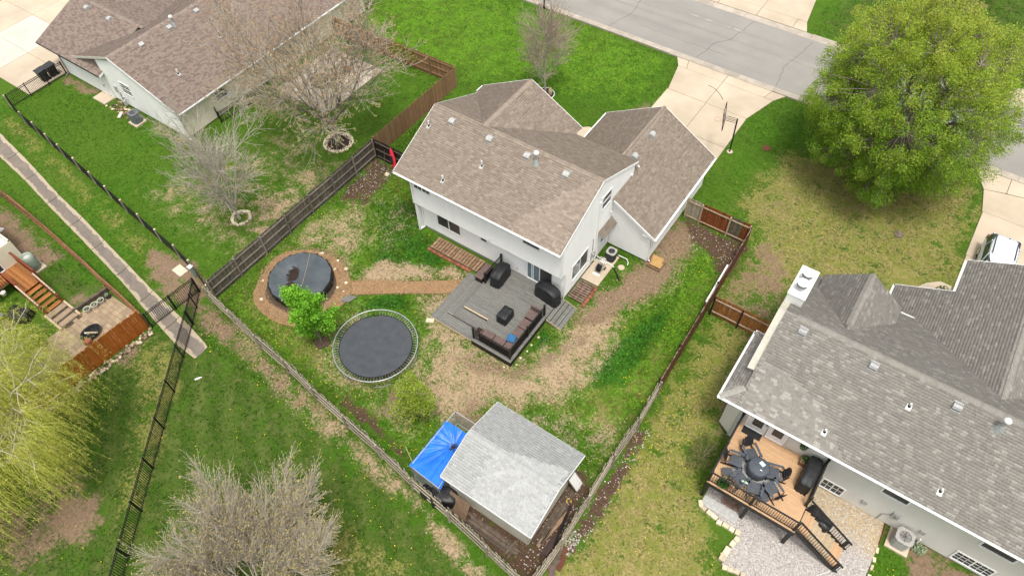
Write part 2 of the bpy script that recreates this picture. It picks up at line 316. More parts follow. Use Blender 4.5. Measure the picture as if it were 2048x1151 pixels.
# cover of the ground by area: (channel, strength, softness, polygon)
ZONES = [
 ('straw', .86, 1.3, [(-7.29,-5.13),(-6.09,-3.87),(-5.45,-5.71),(-2.15,-6.09),(0.34,-6.05),(1.36,-3.31),(1.35,-1.6),(1.72,1.35),(3.12,4.67),(3.22,7.25),(4.36,7.5),(4.99,4.48),(3.45,1.13),(4.07,-1.5),(3.96,-3.62),(4.07,-4.93),(3.55,-6.24),(1.7,-8.05),(.38,-8.37),(.29,-9.92),(-.68,-10.94),(-3.23,-10.42),(-4.01,-8.98),(-4.34,-7.14),(-5.98,-6.51)]),
 ('dirt', .95, .8, [(2.3,3.6),(2.69,5.12),(2.63,9.5),(4.46,9.91),(5.01,6.92),(4.82,4.13),(3.6,1.4),(2.6,-.4),(1.5,-1.2),(1.6,1.2)]),
 ('dirt', .75, .6, [(.2,-6.3),(1.5,-3.6),(2.4,-1.8),(2.8,-1.9),(1.9,-4.0),(.9,-6.6),(-2,-7.6),(-3.4,-7.4),(-2.2,-6.5)]),
 ('mulch', .9, .5, [(3.16,10.2),(5.76,10.1),(7.81,10.1),(7.9,7.2),(7.3,6.8),(6.21,8.2),(4.53,8.64)]),
 ('straw', .56, .9, [(-17.62,-4.49),(-16.41,-2.3),(-17.1,-.77),(-15.55,-1.46),(-13.74,-2.99),(-13.26,-5.26),(-11.21,-5.86),(-12.69,-6.36),(-15.52,-5.23),(-16.89,-6.65)]),
 ('mulch', .85, .6, [(-18.04,-.51),(-18.3,2.9),(-15.9,3.1),(-15.99,1.44),(-15.88,-.83),(-17.51,-1.62)]),
 ('straw', .85, .5, [(-12.02,-5.67),(-11.62,-4.16),(-8.91,-2.86),(-7.6,-3.4),(-11.34,-6.43)]),
 ('straw', .8, .5, [(-6.4,-2.6),(-6.2,-1.9),(-7.4,-2.0),(-8.4,-2.9),(-7.4,-3.2)]),
 ('straw', .66, .7, [(-15.71,-12.9),(-12.59,-13.3),(-8.66,-13.85),(-4.22,-14.41),(-1.12,-14.9),(1.37,-15.4),(-.59,-15.6),(-4.88,-15.2),(-8.7,-15.0),(-13.84,-14.2)]),
 ('dirt', .6, .5, [(-14.51,-13.3),(-11.32,-13.7),(-6.86,-14.38),(-8.48,-14.9),(-11.32,-14.5),(-13.82,-14.2)]),
 ('straw', .7, .5, [(1.4,-15.5),(5.2,-16.0),(6.6,-16.6),(5,-16.8),(2,-16.2)]),
 ('dirt', .95, .7, [(-24.97,-12.03),(-21.78,-11.2),(-19.36,-11.78),(-18.62,-13.63),(-21.13,-13.92),(-23.38,-13.5)]),
 ('dirt', .8, .6, [(-19.1,-13.03),(-18.17,-12.8),(-15.71,-13.1),(-14.07,-14.09),(-15.87,-14.44),(-18.03,-14.14)]),
 ('mulch', .9, .4, [(-6.57,-13.3),(-3.9,-13.6),(-.81,-14.2),(-2.03,-13.5),(-4.82,-12.9),(-6.8,-12.6)]),
 ('dirt', .72, .9, [(-.67,-9.08),(.56,-8.63),(1.6,-9.5),(1.4,-11),(-.4,-10.6)]),
 ('mulch', .95, .4, [(.93,-14.9),(3.8,-15.1),(6.86,-15.3),(7.75,-15.3),(7.8,-12.5),(7.62,-9.79),(6.9,-9.0),(6.2,-9.5),(6.2,-13.6),(1.0,-13.7)]),
 ('mulch', .95, .4, [(8.05,-4.6),(8.5,-5.0),(8.75,-8.45),(8.9,-11.0),(8.5,-13.0),(8.05,-13.2)]),
 ('dirt', .6, .9, [(-4.5,-10.4),(-3,-9.6),(-2.8,-12.2),(-4.4,-12.6),(-5.2,-11.4)]),
 ('lush', .95, .6, [(4.94,1.24),(5.86,2.75),(6.12,.3),(6.12,-3.36),(4.7,-4.31),(3.96,-3.62),(4.24,-1.8)]),
 ('lush', .6, .6, [(1.44,-7.66),(4.59,-7.0),(7,-6.5),(7.4,-8.4),(6.9,-9),(4.07,-8.8),(2.2,-8.27)]),
 ('lush', .7, .8, [(-15.75,-.45),(-13.12,1.29),(-10.8,-.5),(-8.0,-2.2),(-8.38,-3.0),(-11.62,-5.16),(-13.04,-2.52)]),
 ('lush', .9, .5, [(-10.03,-6.97),(-8.7,-5.14),(-7.59,-6.25),(-9.91,-8.03)]),
 ('lush', .9, .4, [(.25,-5.0),(1.2,-2.9),(.8,-2.6),(.2,-3.0)]),
 ('dry', .85, 1.5, [(8.0,-4.8),(9.2,-6.2),(12.1,-6.6),(13.5,-8.2),(15,-10.3),(14.5,-16),(8,-16),(8.3,-13)]),
 ('dry', .62, 1.2, [(8.0,4.0),(11.6,4.0),(11.9,-4.5),(12.6,-7),(9.3,-7.5),(8.0,-5)]),
 ('dry', .78, 2.0, [(5.6,14.0),(6.5,19.5),(9.5,23.5),(17.25,25),(19.2,24),(19.9,14.0),(17.8,11),(11.69,8),(8,4.2),(8,10.5)]),
 ('dirt', .6, 1.5, [(8.2,4.2),(8.1,7.6),(8.3,11.4),(9.6,11),(11.4,8.3),(11.5,4.3)]),
 ('dirt', .75, .7, [(11.7,-3.06),(10.9,.2),(10.6,3.9),(11.6,3.93),(12.4,-2.9)]),
 ('dirt', .35, 1.2, [(7.4,12.5),(7.0,16),(8.6,16.5),(9.4,13.5)]),
 ('dirt', .9, .7, [(20.9,-3.1),(21.5,-3.1),(25,-3.1),(29,-3.2),(29,-8),(24,-7),(22,-4.2)]),
 ('dirt', .92, .7, [(-13.82,-27.44),(-15.5,-25.9),(-14.79,-25.0),(-13.2,-24.5),(-12.0,-25.2),(-12.2,-26.4)]),
 ('dirt', .55, 1.0, [(-16,-24),(-13,-25),(-13,-29),(-18,-30)]),
 ('dirt', .9, .9, [(-36.78,-15.3),(-33.73,-15.3),(-29.6,-15.9),(-30.18,-17.6),(-33,-17.9),(-38,-17)]),
 ('deep', .75, 1.2, [(-30.2,-15.7),(-25,-15.8),(-25.6,-17.6),(-29.8,-17.4)]),
 ('dirt', .7, .5, [(-26.2,-17.2),(-25.0,-16.4),(-24.4,-16.9),(-25.4,-17.9)]),
 ('dirt', .85, .5, [(-5.59,17.2),(-4.3,19.9),(-4.05,17.9)]),
 ('straw', .45, 1.2, [(-23.39,-5.52),(-22.47,-2.54),(-21.14,.18),(-18.6,-2.0),(-18.5,-6.33),(-20.88,-8.27)]),
 ('straw', .55, .5, [(-31.5,-3.4),(-35.2,-3.4),(-35,-4.1),(-31.4,-4.0)]),
 ('dirt', .8, .5, [(-41.2,-3.4),(-46.2,-3.5),(-46,-4.3),(-42.5,-4.4)]),
 ('dry', .35, .8, [(-46,-8.9),(-20,-11.9),(-20,-13.6),(-46,-10.4)]),
 ('deep', .8, 1.5, [(-18,-13.5),(-14,-15),(-6,-15.2),(2,-16),(8,-17),(8,-34),(-26,-34),(-26,-20),(-20.5,-17.5)]),
 ('dry', .6, 1.0, [(-17,-16),(-15,-18),(-10.2,-25),(-11.5,-25),(-17,-19),(-19,-18.5),(-19.5,-16.8)]),
 ('dry', .45, 1.2, [(-4,-18.5),(0,-18),(6,-17.5),(8,-20),(0,-21)]),
 ('dirt', .5, .4, [(-19.9,-16.6),(-19.4,-16.7),(-18.6,-18.6),(-19.6,-18.8)]),
 ('deep', .6, 1.2, [(3.5,36),(22,37.5),(30,60),(3,60)]),
 ('dirt', .9, .3, [(11.6,45.6),(13.6,45.8),(14.2,47.5),(12,48)]),
 ('straw', .26, 1.5, [(-17.8,-8),(-11,-3),(-11.2,1),(-17.8,1)]),
 ('straw', .36, 1.5, [(-11,-8),(-4.5,-6.2),(-2,-8),(-2,-13.2),(-10,-12.6)]),
 ('straw', .36, 1.5, [(1,-8),(7.6,-5),(7.6,-14),(1,-9)]),
 ('straw', .30, 2.0, [(-30,-9),(-19,-10),(-19,2),(-26,2)]),
 ('dry', .34, 2.0, [(4.5,-1.0),(7.7,1),(7.7,-9),(3.5,-6.5)]),
 ('dry', .40, 1.5, [(-17.8,-12),(-11,-12.8),(-6,-12.6),(-9,-11.6),(-17.5,-6)]),
 ('lime', .55, 1.5, [(-17.9,-12.2),(-5,-13.6),(7.6,-15),(7.6,10),(3,9),(1.5,1),(-.5,-7),(-7,-5),(-9,-1.5),(-11.2,3),(-17.9,3)]),
 ('lime', .95, 1.0, [(5.2,-1.5),(6.2,.6),(5.6,4.5),(6.4,7),(7.6,6.5),(7.7,-4),(6.5,-8),(5,-7)]),
 ('lime', .9, 1.0, [(-17.9,-12),(-9,-13.2),(-7,-12.2),(-11,-10.8),(-16.8,-11),(-17.6,-6.5)]),
 ('lime', .9, .8, [(.2,-4.8),(1.3,-2.6),(.5,-2.4)]),
 ('lime', .6, 2.0, [(-40,14),(-19,14),(-6,19),(-6,25.5),(-60,25.5),(-60,14)]),
 ('straw', .75, .4, [(.1,-5.9),(1.0,-4.6),(.2,-4.8),(-.2,-6.1),(-2.6,-6.3),(-2.6,-6.05)]),
]
# footprints of buildings, paving and furniture where nothing grows
BARE = [(-11.2,.1,-.6,8.2),(-5.1,3.0,5.2,13.7),(11.6,29,-3.0,9),(16,24,6,14),(-45,-31,-3.3,14),(-62,-46.3,-6.9,40),
        (1.7,6.4,-13.7,-9.4),(-6.1,0,-5.9,-.25),(0,1.1,-2.3,-.3),(12.4,20.8,-8.5,-2.9),(-26,-20.6,-20,-15.7),(-32,-25.5,-24,-17.2),
        (-9.6,-5.6,-1.7,-.2),(0,1.25,0,3.9),(-64,50,25.9,35.0),(-8.6,2.4,35,62),(-4.1,2.65,13.7,26),(19.5,30,13.5,26)]
def smooth(e0, e1, x):
    t = np.clip((x-e0)/(e1-e0), 0, 1); return t*t*(3-2*t)
def zones(X, Y):
    Z = {k: np.zeros(X.shape) for k in ('dirt','straw','lush','mulch','dry','deep','lime')}
    for ch, st, sf, P in ZONES:
        xs = [p[0] for p in P]; ys = [p[1] for p in P]
        m = (X > min(xs)-2.5) & (X < max(xs)+2.5) & (Y > min(ys)-2.5) & (Y < max(ys)+2.5)
        if not m.any(): continue
        sd = poly_sd(P, X[m], Y[m])
        Z[ch][m] = np.maximum(Z[ch][m], st*smooth(-sf, sf, sd))
    return Z
def value_noise(X, Y, s, seed):
    r = np.random.default_rng(seed); G = r.random((512, 512))
    x = X/s+137.3; y = Y/s+91.7; xi = np.floor(x).astype(int); yi = np.floor(y).astype(int)
    fx = x-xi; fy = y-yi; fx = fx*fx*(3-2*fx); fy = fy*fy*(3-2*fy)
    g = lambda a, b: G[a % 512, b % 512]
    return (g(xi,yi)*(1-fx)+g(xi+1,yi)*fx)*(1-fy)+(g(xi,yi+1)*(1-fx)+g(xi+1,yi+1)*fx)*fy
gx = np.concatenate([[-900,-400,-200,-120,-85,-70],np.arange(-62,44,.25),[50,65,90,140,250,500,900]])
gy = np.concatenate([[-900,-400,-200,-110,-65,-45],np.arange(-34,64,.25),[70,85,120,200,400,900]])
GX, GY = np.meshgrid(gx, gy, indexing='ij')
nx, ny = GX.shape
ZN = zones(GX, GY)
GZ = (value_noise(GX, GY, 1.7, 1)-.5)*.05+(value_noise(GX, GY, .6, 2)-.5)*.03-.02
idx = np.arange(nx*ny).reshape(nx, ny)
Fg = np.stack([idx[:-1,:-1], idx[1:,:-1], idx[1:,1:], idx[:-1,1:]], -1).reshape(-1, 4)
gm = np_mesh('ground', np.stack([GX, GY, GZ], -1).reshape(-1, 3), Fg)
for nm, chs in (('zone_a', ('dirt','straw','lush')), ('zone_b', ('mulch','dry','deep')), ('zone_c', ('lime','lime','lime'))):
    at = gm.attributes.new(nm, 'FLOAT_COLOR', 'POINT')
    at.data.foreach_set('color', np.stack([ZN[c] for c in chs]+[np.ones_like(GX)], -1).astype(np.float32).ravel())
def ground_material():
    m, t, b = new_mat('lawn_and_soil')
    pos = nd(t, 'ShaderNodeNewGeometry').outputs['Position']
    A = nd(t, 'ShaderNodeAttribute', attribute_name='zone_a'); B = nd(t, 'ShaderNodeAttribute', attribute_name='zone_b')
    sa = nd(t, 'ShaderNodeSeparateColor'); t.links.new(A.outputs['Color'], sa.inputs[0])
    sb = nd(t, 'ShaderNodeSeparateColor'); t.links.new(B.outputs['Color'], sb.inputs[0])
    n_big = noise(t, pos, .22, 4, .6); n_mid = noise(t, pos, 1.3, 6, .65, .3); n_fine = noise(t, pos, 7, 6, .7); n_grain = noise(t, pos, 16, 5, .75)
    # grass colour
    g1 = mixc(t, maprange(t, n_mid, .35, .68), (.033,.108,.005), (.070,.158,.009))
    g1 = mixc(t, maprange(t, n_big, .40, .65), g1, (.050,.115,.008))
    g1 = mixc(t, math_(t, 'MULTIPLY', maprange(t, n_fine, .50, .78), .55), g1, (.14,.185,.055))
    g1 = mixc(t, math_(t, 'MULTIPLY', maprange(t, n_fine, .48, .28), .7), g1, (.014,.048,.004))
    n_huge = noise(t, pos, .09, 3, .5); g1 = mixc(t, math_(t, 'MULTIPLY', maprange(t, n_huge, .38, .62), .45), g1, (.085,.135,.018))
    lush = mixc(t, maprange(t, n_fine, .35, .65), (.018,.090,.009), (.055,.16,.014))
    deep = mixc(t, maprange(t, n_fine, .35, .68), (.026,.064,.006), (.070,.112,.018))
    deep = mixc(t, math_(t, 'MULTIPLY', maprange(t, n_mid, .48, .70), .65), deep, (.13,.145,.045))
    sxyz = nd(t, 'ShaderNodeSeparateXYZ'); t.links.new(pos, sxyz.inputs[0])
    st_ = math_(t, 'ADD', math_(t, 'MULTIPLY', sxyz.outputs[0], .74), math_(t, 'MULTIPLY', sxyz.outputs[1], .95))      # mower passes run along the steel fence
    st_ = math_(t, 'SINE', math_(t, 'MULTIPLY', math_(t, 'ADD', st_, math_(t, 'MULTIPLY', n_big, 1.2)), 3.3))
    deep = mixc(t, math_(t, 'MULTIPLY', maprange(t, st_, -.5, .8), .32), deep, (.115,.15,.035))
    dry = mixc(t, maprange(t, n_fine, .38, .62), (.17,.15,.04), (.33,.255,.115))
    dry = mixc(t, maprange(t, n_mid, .40, .62), dry, (.15,.175,.03))
    dry = mixc(t, math_(t, 'MULTIPLY', maprange(t, n_grain, .5, .7), .5), dry, (.38,.30,.16))
    dirt = mixc(t, maprange(t, n_fine, .35, .7), (.165,.110,.072), (.26,.18,.12))
    dirt = mixc(t, maprange(t, n_grain, .57, .75), dirt, (.36,.275,.195))
    straw = mixc(t, maprange(t, n_fine, .36, .62), (.235,.165,.105), (.39,.29,.185))
    straw = mixc(t, maprange(t, n_grain, .52, .70), straw, (.48,.37,.25))
    mulch = mixc(t, maprange(t, n_fine, .35, .7), (.06,.036,.025), (.12,.075,.05))
    mulch = mixc(t, maprange(t, n_grain, .66, .72), mulch, (.36,.30,.24))
    n_low = noise(t, pos, .55, 3, .6)
    edge = math_(t, 'ADD', math_(t, 'MULTIPLY', math_(t, 'SUBTRACT', n_mid, .5), 2.5), math_(t, 'MULTIPLY', math_(t, 'SUBTRACT', n_fine, .5), 1.9))
    edge = math_(t, 'ADD', edge, math_(t, 'MULTIPLY', math_(t, 'SUBTRACT', n_low, .5), 1.7))
    def fac(sock, thr=.5, wd=.13):
        # noise only bites where the channel is neither empty nor full
        v = math_(t, 'ADD', sock, math_(t, 'MULTIPLY', edge, maprange(t, sock, 0, .35, 0, 1)))
        return maprange(t, v, thr-wd, thr+wd, smooth=True)
    Cc = nd(t, 'ShaderNodeAttribute', attribute_name='zone_c'); sc_ = nd(t, 'ShaderNodeSeparateColor'); t.links.new(Cc.outputs['Color'], sc_.inputs[0])
    lime = mixc(t, maprange(t, n_fine, .35, .65), (.062,.165,.008), (.125,.235,.020))
    c = mixc(t, fac(sc_.outputs[0], .5, .45), g1, lime)
    c = mixc(t, fac(sb.outputs[2], .45, .3), c, deep)
    c = mixc(t, fac(sb.outputs[1], .5, .3), c, dry)
    c = mixc(t, fac(sa.outputs[2], .5, .2), c, lush)
    c = mixc(t, fac(sa.outputs[1], .5, .42), c, straw)
    c = mixc(t, fac(sa.outputs[0], .5, .38), c, dirt)
    c = mixc(t, fac(sb.outputs[0], .45, .2), c, mulch)
    # stray bare flecks everywhere
    c = mixc(t, math_(t, 'MULTIPLY', maprange(t, noise(t, pos, 2.3, 6, .75, .5), .63, .72), .55), c, (.27,.19,.10))
    t.links.new(c, b.inputs['Base Color']); b.inputs['Roughness'].default_value = .95; b.inputs['Specular IOR Level'].default_value = .1
    bp = nd(t, 'ShaderNodeBump'); bp.inputs['Strength'].default_value = .5; bp.inputs['Distance'].default_value = .06
    h = math_(t, 'ADD', n_fine, math_(t, 'MULTIPLY', n_grain, .5)); t.links.new(h, bp.inputs['Height']); t.links.new(bp.outputs[0], b.inputs['Normal'])
    return m
ground = link('ground', gm, ground_material(), smooth=True); tag(ground, kind='structure')

# ================================================================ ROAD, KERBS, DRIVEWAYS
def road_material():
    m, t, b = new_mat('asphalt_road')
    pos = nd(t, 'ShaderNodeNewGeometry').outputs['Position']
    n1 = noise(t, pos, .35, 5, .6); n2 = noise(t, pos, 45, 3, .7)
    vm = nd(t, 'ShaderNodeVectorMath', operation='MULTIPLY'); t.links.new(pos, vm.inputs[0]); vm.inputs[1].default_value = (.06, .9, 1)
    n3 = noise(t, vm.outputs[0], 1.2, 3, .5)
    c = mixc(t, maprange(t, n1, .35, .65), (.285,.268,.243), (.245,.232,.212))
    c = mixc(t, math_(t, 'MULTIPLY', maprange(t, n3, .5, .7), .5), c, (.20,.19,.178))
    c = mixc(t, math_(t, 'MULTIPLY', maprange(t, n2, .5, .75), .6), c, (.36,.345,.32))
    t.links.new(c, b.inputs['Base Color']); b.inputs['Roughness'].default_value = .95; b.inputs['Specular IOR Level'].default_value = .2
    return m
MATS['road'] = road_material()
road = part('road', MB().box(-75, 60, 26.6, 34.2, -.10, .030), MATS['road']); tag(road, kind='structure')
# cracks: sealed dark crack lines laid on the asphalt
def crack(pts, wd, name, mat, z=.034):
    mb = MB(); P = []
    for i in range(len(pts)-1):
        a = Vector(pts[i]); b2 = Vector(pts[i+1]); n = max(2, int((b2-a).length/.35))
        for k in range(n): P.append(a.lerp(b2, k/n))
    P.append(Vector(pts[-1]))
    P = [p + Vector((random.uniform(-.07,.07), random.uniform(-.07,.07))) for p in P]
    for i in range(len(P)-1):
        d = (P[i+1]-P[i]).normalized(); s_ = Vector((-d.y, d.x))*wd/2
        mb.add([(*(P[i]-s_), z), (*(P[i+1]-s_), z), (*(P[i+1]+s_), z), (*(P[i]+s_), z)], [(0,1,2,3)])
    return part(name, mb, mat, road)
M('crack_dark', (.05,.046,.042), (.09,.08,.075), 4, .95)
crack([(-12.2,26.7),(-11.4,29.3),(-11.7,31.5),(-11.2,34.1)], .03, 'crack', MATS['crack_dark'])
crack([(-3.9,26.7),(-3.4,29.6),(-2.6,30.5),(-1.9,34.1)], .032, 'crack', MATS['crack_dark'])
crack([(3.0,26.7),(2.6,29.5),(3.4,34.0)], .028, 'crack', MATS['crack_dark'])
crack([(-75,30.5),(-40,30.45),(-8,30.55),(30,30.45),(60,30.5)], .018, 'crack', MATS['crack_dark'])
crack([(-10,28.3),(-6,28.2),(-2,28.35)], .025, 'crack', MATS['crack_dark'])
M('road_paint', (.52,.50,.46), (.30,.28,.26), 3, .9)
for x0 in (-7.0, -5.6, -3.9, -3.0):
    part('worn_line', MB().box(x0, x0+random.uniform(.5,.9), 32.1, 32.17, .031, .0345), MATS['road_paint'], road)
kerb_me = {}
def kerb(name, y0, y1, sgn, cuts):
    """rolled kerb: gutter pan against the road, raised back against the lawn"""
    ks = tag(bpy.data.objects.new(name, None), kind='structure'); col.objects.link(ks); OFF[ks.name] = Vector((0,0,0))
    prof = [(0,.036),(.42,.045),(.50,.10),(.58,.135),(.68,.135),(.68,-.1),(0,-.1)]
    flat = [(0,.036),(.35,.045),(.50,.07),(.60,.085),(.68,.09),(.68,-.1),(0,-.1)]
    for key, pf in (('k', prof), ('f', flat)):
        mb = MB(); L = 2.985; n = len(pf)
        vs_ = [(0, sgn*a, z) for a, z in pf]+[(L, sgn*a, z) for a, z in pf]
        mb.add(vs_, [(i,(i+1)%n,n+(i+1)%n,n+i) for i in range(n)]+[tuple(range(n))[::-1], tuple(range(n,2*n))])
        me = mk_mesh('kerb_segment', mb); me.materials.append(MATS['concrete_kerb']); kerb_me[key+str(sgn)] = me
    for i in range(-25, 20):
        x = i*3.0; xm = x+1.5
        fl = any(a < xm < b2 for a, b2 in cuts)
        piece('kerb_segment', kerb_me[('f' if fl else 'k')+str(sgn)], ks, (x, y0, 0))
    return ks
kerb('kerb_near', 26.6, 0, -1, [(-5.5,4.5),(18,30),(-62,-46)])
kerb('kerb_far', 34.2, 0, 1, [(-9,3),(16.5,27)])

def slabs(name, polys, mat, z=.06, label=None):
    st = bpy.data.objects.new(name, None); col.objects.link(st); tag(st, kind='structure'); OFF[st.name] = Vector((0,0,0))
    for P in polys:
        c = Vector((sum(p[0] for p in P)/len(P), sum(p[1] for p in P)/len(P)))
        Q = []
        for p in P:                                    # pull the edges in for the joints
            d = c-Vector(p); Q.append(Vector(p)+d.normalized()*.022)
        A = sum(Q[i].x*Q[(i+1)%len(Q)].y-Q[(i+1)%len(Q)].x*Q[i].y for i in range(len(Q)))
        if A < 0: Q = Q[::-1]
        zz = z+random.uniform(-.004,.004)
        part('slab', MB().prism([(q.x,q.y) for q in Q], -.08, zz), mat, st)
    return st
def bx4(x0,x1,y0,y1): return [(x0,y0),(x1,y0),(x1,y1),(x0,y1)]
slabs('driveway', [bx4(-4.05,-.75,13.3,17.95), bx4(-.75,2.62,13.3,17.95), bx4(-4.05,-.75,17.95,21.82), bx4(-.75,2.62,17.95,21.82),
   [(-4.0,21.82),(-.75,21.82),(-.72,24.9),(-4.65,24.9)], [(-.75,21.82),(2.62,21.82),(3.5,24.9),(-.72,24.9)],
   [(-4.65,24.9),(-3.9,24.9),(-4.2,25.92),(-5.25,25.92)], [(-3.9,24.9),(-.72,24.9),(-.7,25.92),(-4.2,25.92)],
   [(-.72,24.9),(2.75,24.9),(3.0,25.92),(-.7,25.92)], [(2.75,24.9),(3.5,24.9),(4.1,25.92),(3.0,25.92)]], MATS['concrete'])
part('rubber_mark', MB().tube([(-1.5+.5*math.sin(a*.5)*0+a*.24, 23.9-(a*.24)**2*.35, .068) for a in range(8)], .02, 4), MATS['rubber'], bpy.data.objects['driveway'])
slabs('far_driveway', [bx4(-8.3,-5.8,35.0,36.4), bx4(-5.8,-2.2,35.0,36.4), bx4(-2.2,1.1,35.0,36.4), [(1.1,35.0),(2.4,35.0),(1.9,36.4),(1.1,36.4)],
   bx4(-8.6,-5.8,36.4,41), bx4(-5.8,-2.2,36.4,41), [(-2.2,36.4),(1.9,36.4),(1.2,41),(-2.2,41)], bx4(-5.8,-2.2,41,47), bx4(-2.2,1.2,41,47), bx4(-9,-5.8,41,47)], MATS['concrete'])
slabs('left_driveway', [bx4(-51.6,-46.4,-3.6,.0), [(-51.6,-6.9),(-46.4,-6.9),(-46.4,-3.6),(-51.6,-3.6)], bx4(-56.4,-51.6,0,4.2), bx4(-51.6,-46.4,0,4.2),
   bx4(-61,-56.4,-3.6,0), bx4(-61,-56.4,0,4.2), bx4(-61,-56.4,4.2,9), bx4(-56.4,-51.6,4.2,9), bx4(-51.6,-46.4,4.2,9), bx4(-66,-61,0,4.2), bx4(-66,-61,4.2,9), bx4(-61,-56.4,9,14), bx4(-56.4,-51.6,9,14), bx4(-51.6,-46.4,9,14)], MATS['concrete'])
slabs('left_driveway_new', [[(-56.4,-6.4),(-51.6,-6.4),(-51.6,-3.6),(-56.4,-3.6)], bx4(-56.4,-51.6,-3.6,0), bx4(-62,-56.4,-7,-3.6)], MATS['concrete_white'])
slabs('right_driveway', [bx4(19.7,23.4,12.5,17.2), bx4(23.4,27,12.5,17.2), bx4(19.65,23.4,17.2,21.7), bx4(23.4,27,17.2,21.7),
   [(19.6,21.7),(23.4,21.7),(23.4,24.9),(19.2,23.9)], bx4(23.4,27,21.7,24.9), [(19.2,23.9),(20.6,24.3),(20.6,25.92),(18.2,25.92)], [(20.6,24.3),(23.4,24.9),(23.4,25.92),(20.6,25.92)]], MATS['concrete'])
slabs('opposite_driveway', [[(17.6,35.0),(20.2,35.0),(20.2,37.3),(18.3,36.6)], bx4(20.2,24,35.0,37.3), bx4(20.2,24,37.3,42)], MATS['concrete'])
slabs('entry_walk', [[(-7.9,12.2),(-5.6,12.2),(-5.5,14.3),(-6.2,14.6),(-6.9,14.5),(-7.6,13.9)], bx4(-7.6,-5.4,9.2,12.2), [(-5.5,14.3),(-5.6,12.2),(-4.1,13.6),(-4.1,15.4)]], MATS['concrete'])
slabs('side_walk', [[(17.4,11.2),(19.6,11.2),(19.6,14.1),(18.9,14.1),(18.2,13.5),(17.6,12.5)]], MATS['concrete'])
# concrete drainage channel between the yards
chan_lo = [(-47,-11.7),(-41.76,-12.42),(-37.96,-12.84),(-34.34,-13.37),(-31.33,-13.78),(-28.31,-14.2),(-25.06,-14.67),(-23.3,-14.95),(-21.4,-15.35),(-19.2,-15.72),(-17.7,-15.96),(-16.0,-16.0)]
chan_hi = [(-47,-10.4),(-43.07,-11.05),(-39.03,-11.61),(-34.42,-12.37),(-31.18,-12.75),(-28.25,-13.21),(-24.86,-13.7),(-22.12,-14.11),(-20.2,-14.33),(-18.2,-14.6),(-16.9,-14.8),(-15.7,-15.05)]
def interp(P, x):
    xs = [p[0] for p in P]; return float(np.interp(x, xs, [p[1] for p in P]))
def channel_material():
    m, t, b = new_mat('channel_concrete')
    pos = nd(t, 'ShaderNodeNewGeometry').outputs['Position']
    at = nd(t, 'ShaderNodeAttribute', attribute_name='across')
    n1 = noise(t, pos, 1.1, 5, .65, .4); n2 = noise(t, pos, 9, 4, .7)
    v = math_(t, 'ADD', at.outputs['Fac'], math_(t, 'MULTIPLY', math_(t, 'SUBTRACT', n1, .5), 1.3))
    c = mixc(t, maprange(t, n2, .3, .7), (.43,.355,.255), (.34,.28,.20))
    silt = mixc(t, maprange(t, n1, .35, .65), (.205,.168,.132), (.145,.124,.106))
    silt = mixc(t, maprange(t, n2, .6, .75), silt, (.30,.28,.26))
    c = mixc(t, maprange(t, v, .68, .58), c, silt)
    t.links.new(c, b.inputs['Base Color']); b.inputs['Roughness'].default_value = .8
    return m
MATS['channel'] = channel_material()
chan = bpy.data.objects.new('drainage_channel', None); col.objects.link(chan); tag(chan, kind='structure'); OFF[chan.name] = Vector((0,0,0))
xs_ = [-47,-44,-41,-37.9,-34.5,-31.3,-28.2,-25.0,-22.0,-19.0,-15.8]
for a, b2 in zip(xs_[:-1], xs_[1:]):
    V = []; ac = []; F = []; n = 9; m_ = 7
    for i in range(n):
        x = a+.02+(b2-a-.04)*i/(n-1); lo = interp(chan_lo, x)+random.uniform(-.015,.015); hi = interp(chan_hi, x)+random.uniform(-.015,.015)
        for k in range(m_):
            s_ = k/(m_-1); V.append((x, lo+(hi-lo)*s_, .085-.075*math.sin(PI*s_))); ac.append(abs(s_-.5)*2)
    for i in range(n-1):
        for k in range(m_-1): F.append((i*m_+k,(i+1)*m_+k,(i+1)*m_+k+1,i*m_+k+1))
    me = np_mesh('channel_slab', V, F); at = me.attributes.new('across','FLOAT','POINT'); at.data.foreach_set('value', np.array(ac,np.float32))
    link('channel_slab', me, MATS['channel'], chan)
